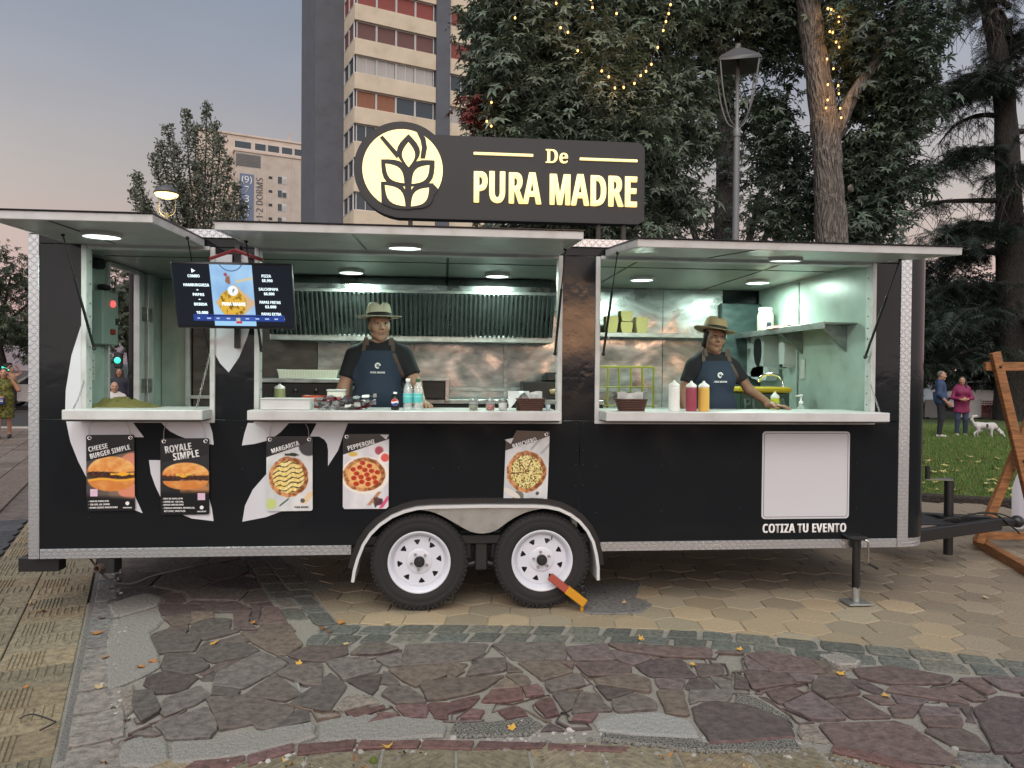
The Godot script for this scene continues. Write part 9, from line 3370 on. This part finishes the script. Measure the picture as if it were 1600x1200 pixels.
	for r in [[17.5, 0.55, "striped"], [18.45, 0.75, "grey panel left of the couple"], [19.95, 0.85, "white panel between the woman and the netting"], [23.6, 0.9, "white panel right of the netting"]]:
		var b := thing("barrier", "red and white striped road barrier beyond the lawn" if r[2] == "striped" else "low barrier, " + r[2], "barrier", Vector3(r[0], 0, -21.75), 0.0, "barriers beyond the lawn")
		s = st()
		bx(s, Vector3(0, 0.4, 0), Vector3(r[1], 0.7, 0.05), 0.01)
		part("panel", s, M("barrier white", Color(0.42, 0.42, 0.43), 0.7) if r[2] != "grey panel left of the couple" else M("barrier grey", Color(0.16, 0.16, 0.17), 0.7), b)
		for e in [-0.4, 0.4]:
			s = st()
			bx(s, Vector3(e * r[1], 0.04, 0), Vector3(0.06, 0.08, 0.4), 0.008)
			part("foot", s, MT["dark steel"], b)
		if r[2] == "striped":
			for q in 3:
				s = st()
				prism(s, v2([-0.22, 0.12 + q * 0.22, 0.22, 0.24 + q * 0.22, 0.22, 0.34 + q * 0.22, -0.22, 0.22 + q * 0.22]), 0.026, 0.03)
				part("stripe", s, M("stripe red", Color(0.35, 0.04, 0.03), 0.6), b)
	# timber trestle at the right edge, with a white cloth
	var wood := M("orange timber", Color(0.36, 0.165, 0.06), 0.6, 0.0, "wood", 2.2)
	var tr := thing("timber_trestle", "orange brown timber trestle frame standing at the right edge", "trestle", Vector3(4.85, 0, -1.3))
	var o0 := Vector3(-4.85, 0, 1.3)
	var beams := [
		["post", Vector3(4.645, 1.83, -1.28), Vector3(5.05, 0.25, -1.24), 0.085, 0.05],
		["rail", Vector3(4.585, 1.703, -1.325), Vector3(5.9, 1.715, -1.2), 0.08, 0.04],
		["leg", Vector3(5.06, 1.2, -1.36), Vector3(4.6, 0.075, -1.385), 0.085, 0.05],
		["foot_beam", Vector3(4.77, 0.04, -1.62), Vector3(4.36, 0.04, -0.42), 0.08, 0.08],
		["cross_rail", Vector3(4.66, 0.125, -1.47), Vector3(5.9, 0.12, -1.39), 0.07, 0.045],
		["post", Vector3(5.75, 1.83, -1.28), Vector3(6.1, 0.06, -1.24), 0.085, 0.05]]
	for b in beams:
		s = st()
		bar(s, b[1] + o0, b[2] + o0, b[3], b[4], 0.004)
		part(b[0], s, wood, tr)
	s = st()
	for k in 3: lathe(s, [Vector2(0.012, 0.0), Vector2(0.01, 0.012), Vector2(0.0, 0.013)], 8, rot_to(Vector3(0, 0, 1), [Vector3(4.68, 1.7, -1.252), Vector3(4.9, 0.85, -1.22), Vector3(4.66, 0.2, -1.355)][k] + o0))
	part("bolt", s, MT["dark steel"], tr)
	var cl := thing("white_cloth", "white cloth hanging inside the timber trestle at the right edge", "cloth", Vector3(5.1, 0, -1.6))
	s = st()
	for i in 20:
		for j in 6:
			var P := func(a: int, b: int) -> Vector3:
				var x := a * 0.045
				var yb := 0.16
				var yt := 1.1 - 0.0 * x
				if x < 0.18: yt = 0.55 + x * 3.0
				var y := lerpf(yb, yt, b / 6.0)
				return Vector3(x, y, 0.03 * sin(a * 1.1) * (1.3 - b / 6.0))
			quad(s, P.call(i, j), P.call(i, j + 1), P.call(i + 1, j + 1), P.call(i + 1, j))
	part("cloth", s, M("cloth white", Color(0.5, 0.51, 0.56), 0.8, 0.0, "cloth", 4.0), cl)
	# hill far off, seen through the doorway; distance haze put into its purple-grey colour
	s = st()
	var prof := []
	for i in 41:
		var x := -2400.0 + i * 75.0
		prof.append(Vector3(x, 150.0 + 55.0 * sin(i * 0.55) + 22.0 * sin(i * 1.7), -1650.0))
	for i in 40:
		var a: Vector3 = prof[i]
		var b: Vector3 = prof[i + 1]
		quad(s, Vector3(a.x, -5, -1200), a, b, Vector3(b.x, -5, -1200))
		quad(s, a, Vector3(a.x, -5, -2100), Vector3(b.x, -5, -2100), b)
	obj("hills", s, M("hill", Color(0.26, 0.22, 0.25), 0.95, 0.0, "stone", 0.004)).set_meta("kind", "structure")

# ---------------------------------------------------------------- fallen leaves and odds and ends on the paving
func build_litter() -> void:
	var protos := []
	for k in 4:
		var s := st()
		s.set_smooth_group(0)
		var lobes: int = [5, 5, 7, 5][k]
		var rim := PackedVector3Array()
		for i in lobes * 2:
			var a := TAU * i / (lobes * 2)
			var r := (0.04 if i % 2 == 0 else 0.023) * (1.0 + 0.2 * sin(i * 2.1 + k))
			var p := Vector3(cos(a) * r, 0, sin(a) * r)
			p.y = 0.004 + 3.6 * r * r * (0.9 + 0.9 * sin(a * 2.0 + k * 1.3)) * (2.2 if k == 2 else 1.0)
			rim.append(p)
		var c := Vector3(0, 0.005, 0)
		for i in rim.size():
			var a := rim[i]
			var b := rim[(i + 1) % rim.size()]
			tri(s, c, a, b)
			tri(s, c - Vector3(0, 0.001, 0), b - Vector3(0, 0.001, 0), a - Vector3(0, 0.001, 0))
		tube(s, PackedVector3Array([c, Vector3(-0.03, 0.008, 0.01), Vector3(-0.055, 0.014, 0.018)]), [0.0015, 0.0012, 0.001], 4)
		s.generate_normals()
		protos.append(s.commit())
	var mats := [M("leaf pale", Color(0.42, 0.32, 0.18), 0.8), M("leaf orange", Color(0.38, 0.16, 0.04), 0.8), M("leaf brown", Color(0.16, 0.075, 0.035), 0.8), M("leaf yellow", Color(0.55, 0.31, 0.05), 0.75)]
	var kinds := ["pale dry", "orange dry", "curled brown", "yellow"]
	var list := [[-310, -29, 0], [-295, -13, 1], [-240, 109, 1], [-250, 4, 2], [-240, 32, 1], [-218, 72, 1], [-204, 112, 0], [-193, 88, 1], [-190, 80, 1], [-165, 54, 3], [-152, 19, 1], [-110, 88, 3], [-101, 40, 2], [-106, 34, 2], [-135, -70, 0], [-96, 23, 1], [-88, 61, 0], [-67, 26, 0], [-55, 183, 3], [-48, 185, 2], [-40, 185, 3], [-32, 186, 1], [-95, 192, 3], [-87, 192, 3], [-68, 192, 2], [-62, 196, 1], [-1, 170, 3], [-5, 188, 3], [10, 194, 2], [9, 193, 1], [42, 191, 1], [61, 198, 1], [62, 202, 3], [87, 65, 3], [105, 105, 3], [140, 85, 3], [180, 123, 3], [188, 151, 3], [128, -40, 1], [94, -5, 0], [86, -30, 2], [359, 0, 0], [-172, 186, 1], [-168, 185, 2], [-127, 193, 0], [91, 210, 3], [104, 208, 1], [119, 211, 2]]
	for r in list:
		var x: float = r[0] / 100.0
		var z: float = r[1] / 100.0
		var place := "on the left kerb strip and ribbed tiles" if x < -1.9 and z < 1.5 else ("by the broken front edge of the paving" if z > 1.65 else ("on the grey green setts" if z > lerp_line(SETT_IN, x) - 0.03 and z < lerp_line(SETT_OUT, x) + 0.02 and x > -1.2 else ("among the flagstones" if z > lerp_line(SETT_OUT, x) or x < -1.1 else "on the hexagonal pavers")))
		var k: int = r[2]
		var o := thing("fallen_leaf", "%s fallen leaf lying %s" % [kinds[k], place], "leaf", Vector3(x, 0.008 if z < 1.85 else -0.012, z), rng.randf() * TAU, "fallen leaves on the paving")
		var m := piece("blade", protos[(k + int(absf(r[0]))) % 4], mats[k], o)
		m.scale = Vector3.ONE * rng.randf_range(0.55, 1.0) * (1.0 if z > 1.6 else 0.85)
		m.rotation = Vector3(rng.randf_range(-0.25, 0.25), 0, rng.randf_range(-0.25, 0.25))
	var pale := M("lawn leaf", Color(0.5, 0.42, 0.16), 0.8)
	var first: Node3D = null
	for i in 150:
		var dist := 7.6 + 9.5 * pow(rng.randf(), 1.1)
		var bear := deg_to_rad(rng.randf_range(28.5, 41.5))
		var p := Vector3(-0.33 + sin(bear) * dist, 0.06, 4.985 - cos(bear) * dist)
		if p.z > -7.4 + 0.53 * minf(p.x, 9.0): continue
		var o: Node3D
		if first == null:
			o = thing("lawn_leaf", "pale yellow fallen leaf lying in the grass of the lawn", "leaf", p, 0.0, "yellow leaves on the lawn")
			piece("blade", protos[3], pale, o)
			first = o
		else:
			o = first.duplicate()
			o.name = nm("lawn_leaf")
			add_child(o)
			o.position = p
		o.rotation = Vector3(rng.randf_range(-0.3, 0.3), rng.randf() * TAU, rng.randf_range(-0.3, 0.3))
		o.scale = Vector3.ONE * rng.randf_range(1.2, 2.1)
	var s := st()
	tube(s, curve3([Vector3(-2.227, 0.02, 1.472), Vector3(-2.2, 0.03, 1.46), Vector3(-2.169, 0.028, 1.452), Vector3(-2.06, 0.022, 1.51), Vector3(-2.05, 0.02, 1.525), Vector3(-2.081, 0.016, 1.584)], 4), 0.0035, 6)
	var wr := obj("bent_wire", s, MT["black paint"])
	tag(wr, "bent piece of black wire lying on the ribbed tiles", "wire")
	s = st()
	ball(s, Vector3(-0.602, 0.004, 1.929), Vector3.ONE * 0.015, 12, 8)
	for i in 40:
		var a := i * 2.39996
		var y := 1.0 - 2.0 * (i + 0.5) / 40.0
		var d := Vector3(cos(a) * sqrt(1 - y * y), y, sin(a) * sqrt(1 - y * y))
		tube(s, PackedVector3Array([Vector3(-0.602, 0.004, 1.929) + d * 0.014, Vector3(-0.602, 0.004, 1.929) + d * 0.02]), [0.0025, 0.0005], 4, false)
	tag(obj("seed_ball", s, M("seed green", Color(0.09, 0.12, 0.02), 0.8)), "small spiky green seed ball by the front paving edge", "seed pod")
	var stone := put("loose_stone", flat_piece(rough_outline(v2([1.79, 1.01, 1.93, 1.0, 1.99, 1.1, 1.94, 1.165, 1.83, 1.17]), 0.04, 0.006), 0.035, 0.06, 0.012), M("white stone", Color(0.5, 0.48, 0.44), 0.9, 0.0, "speck", 3.0, "stone_h", 2.0))
	tag(stone, "loose chunk of white stone lying against the grey setts", "stone")
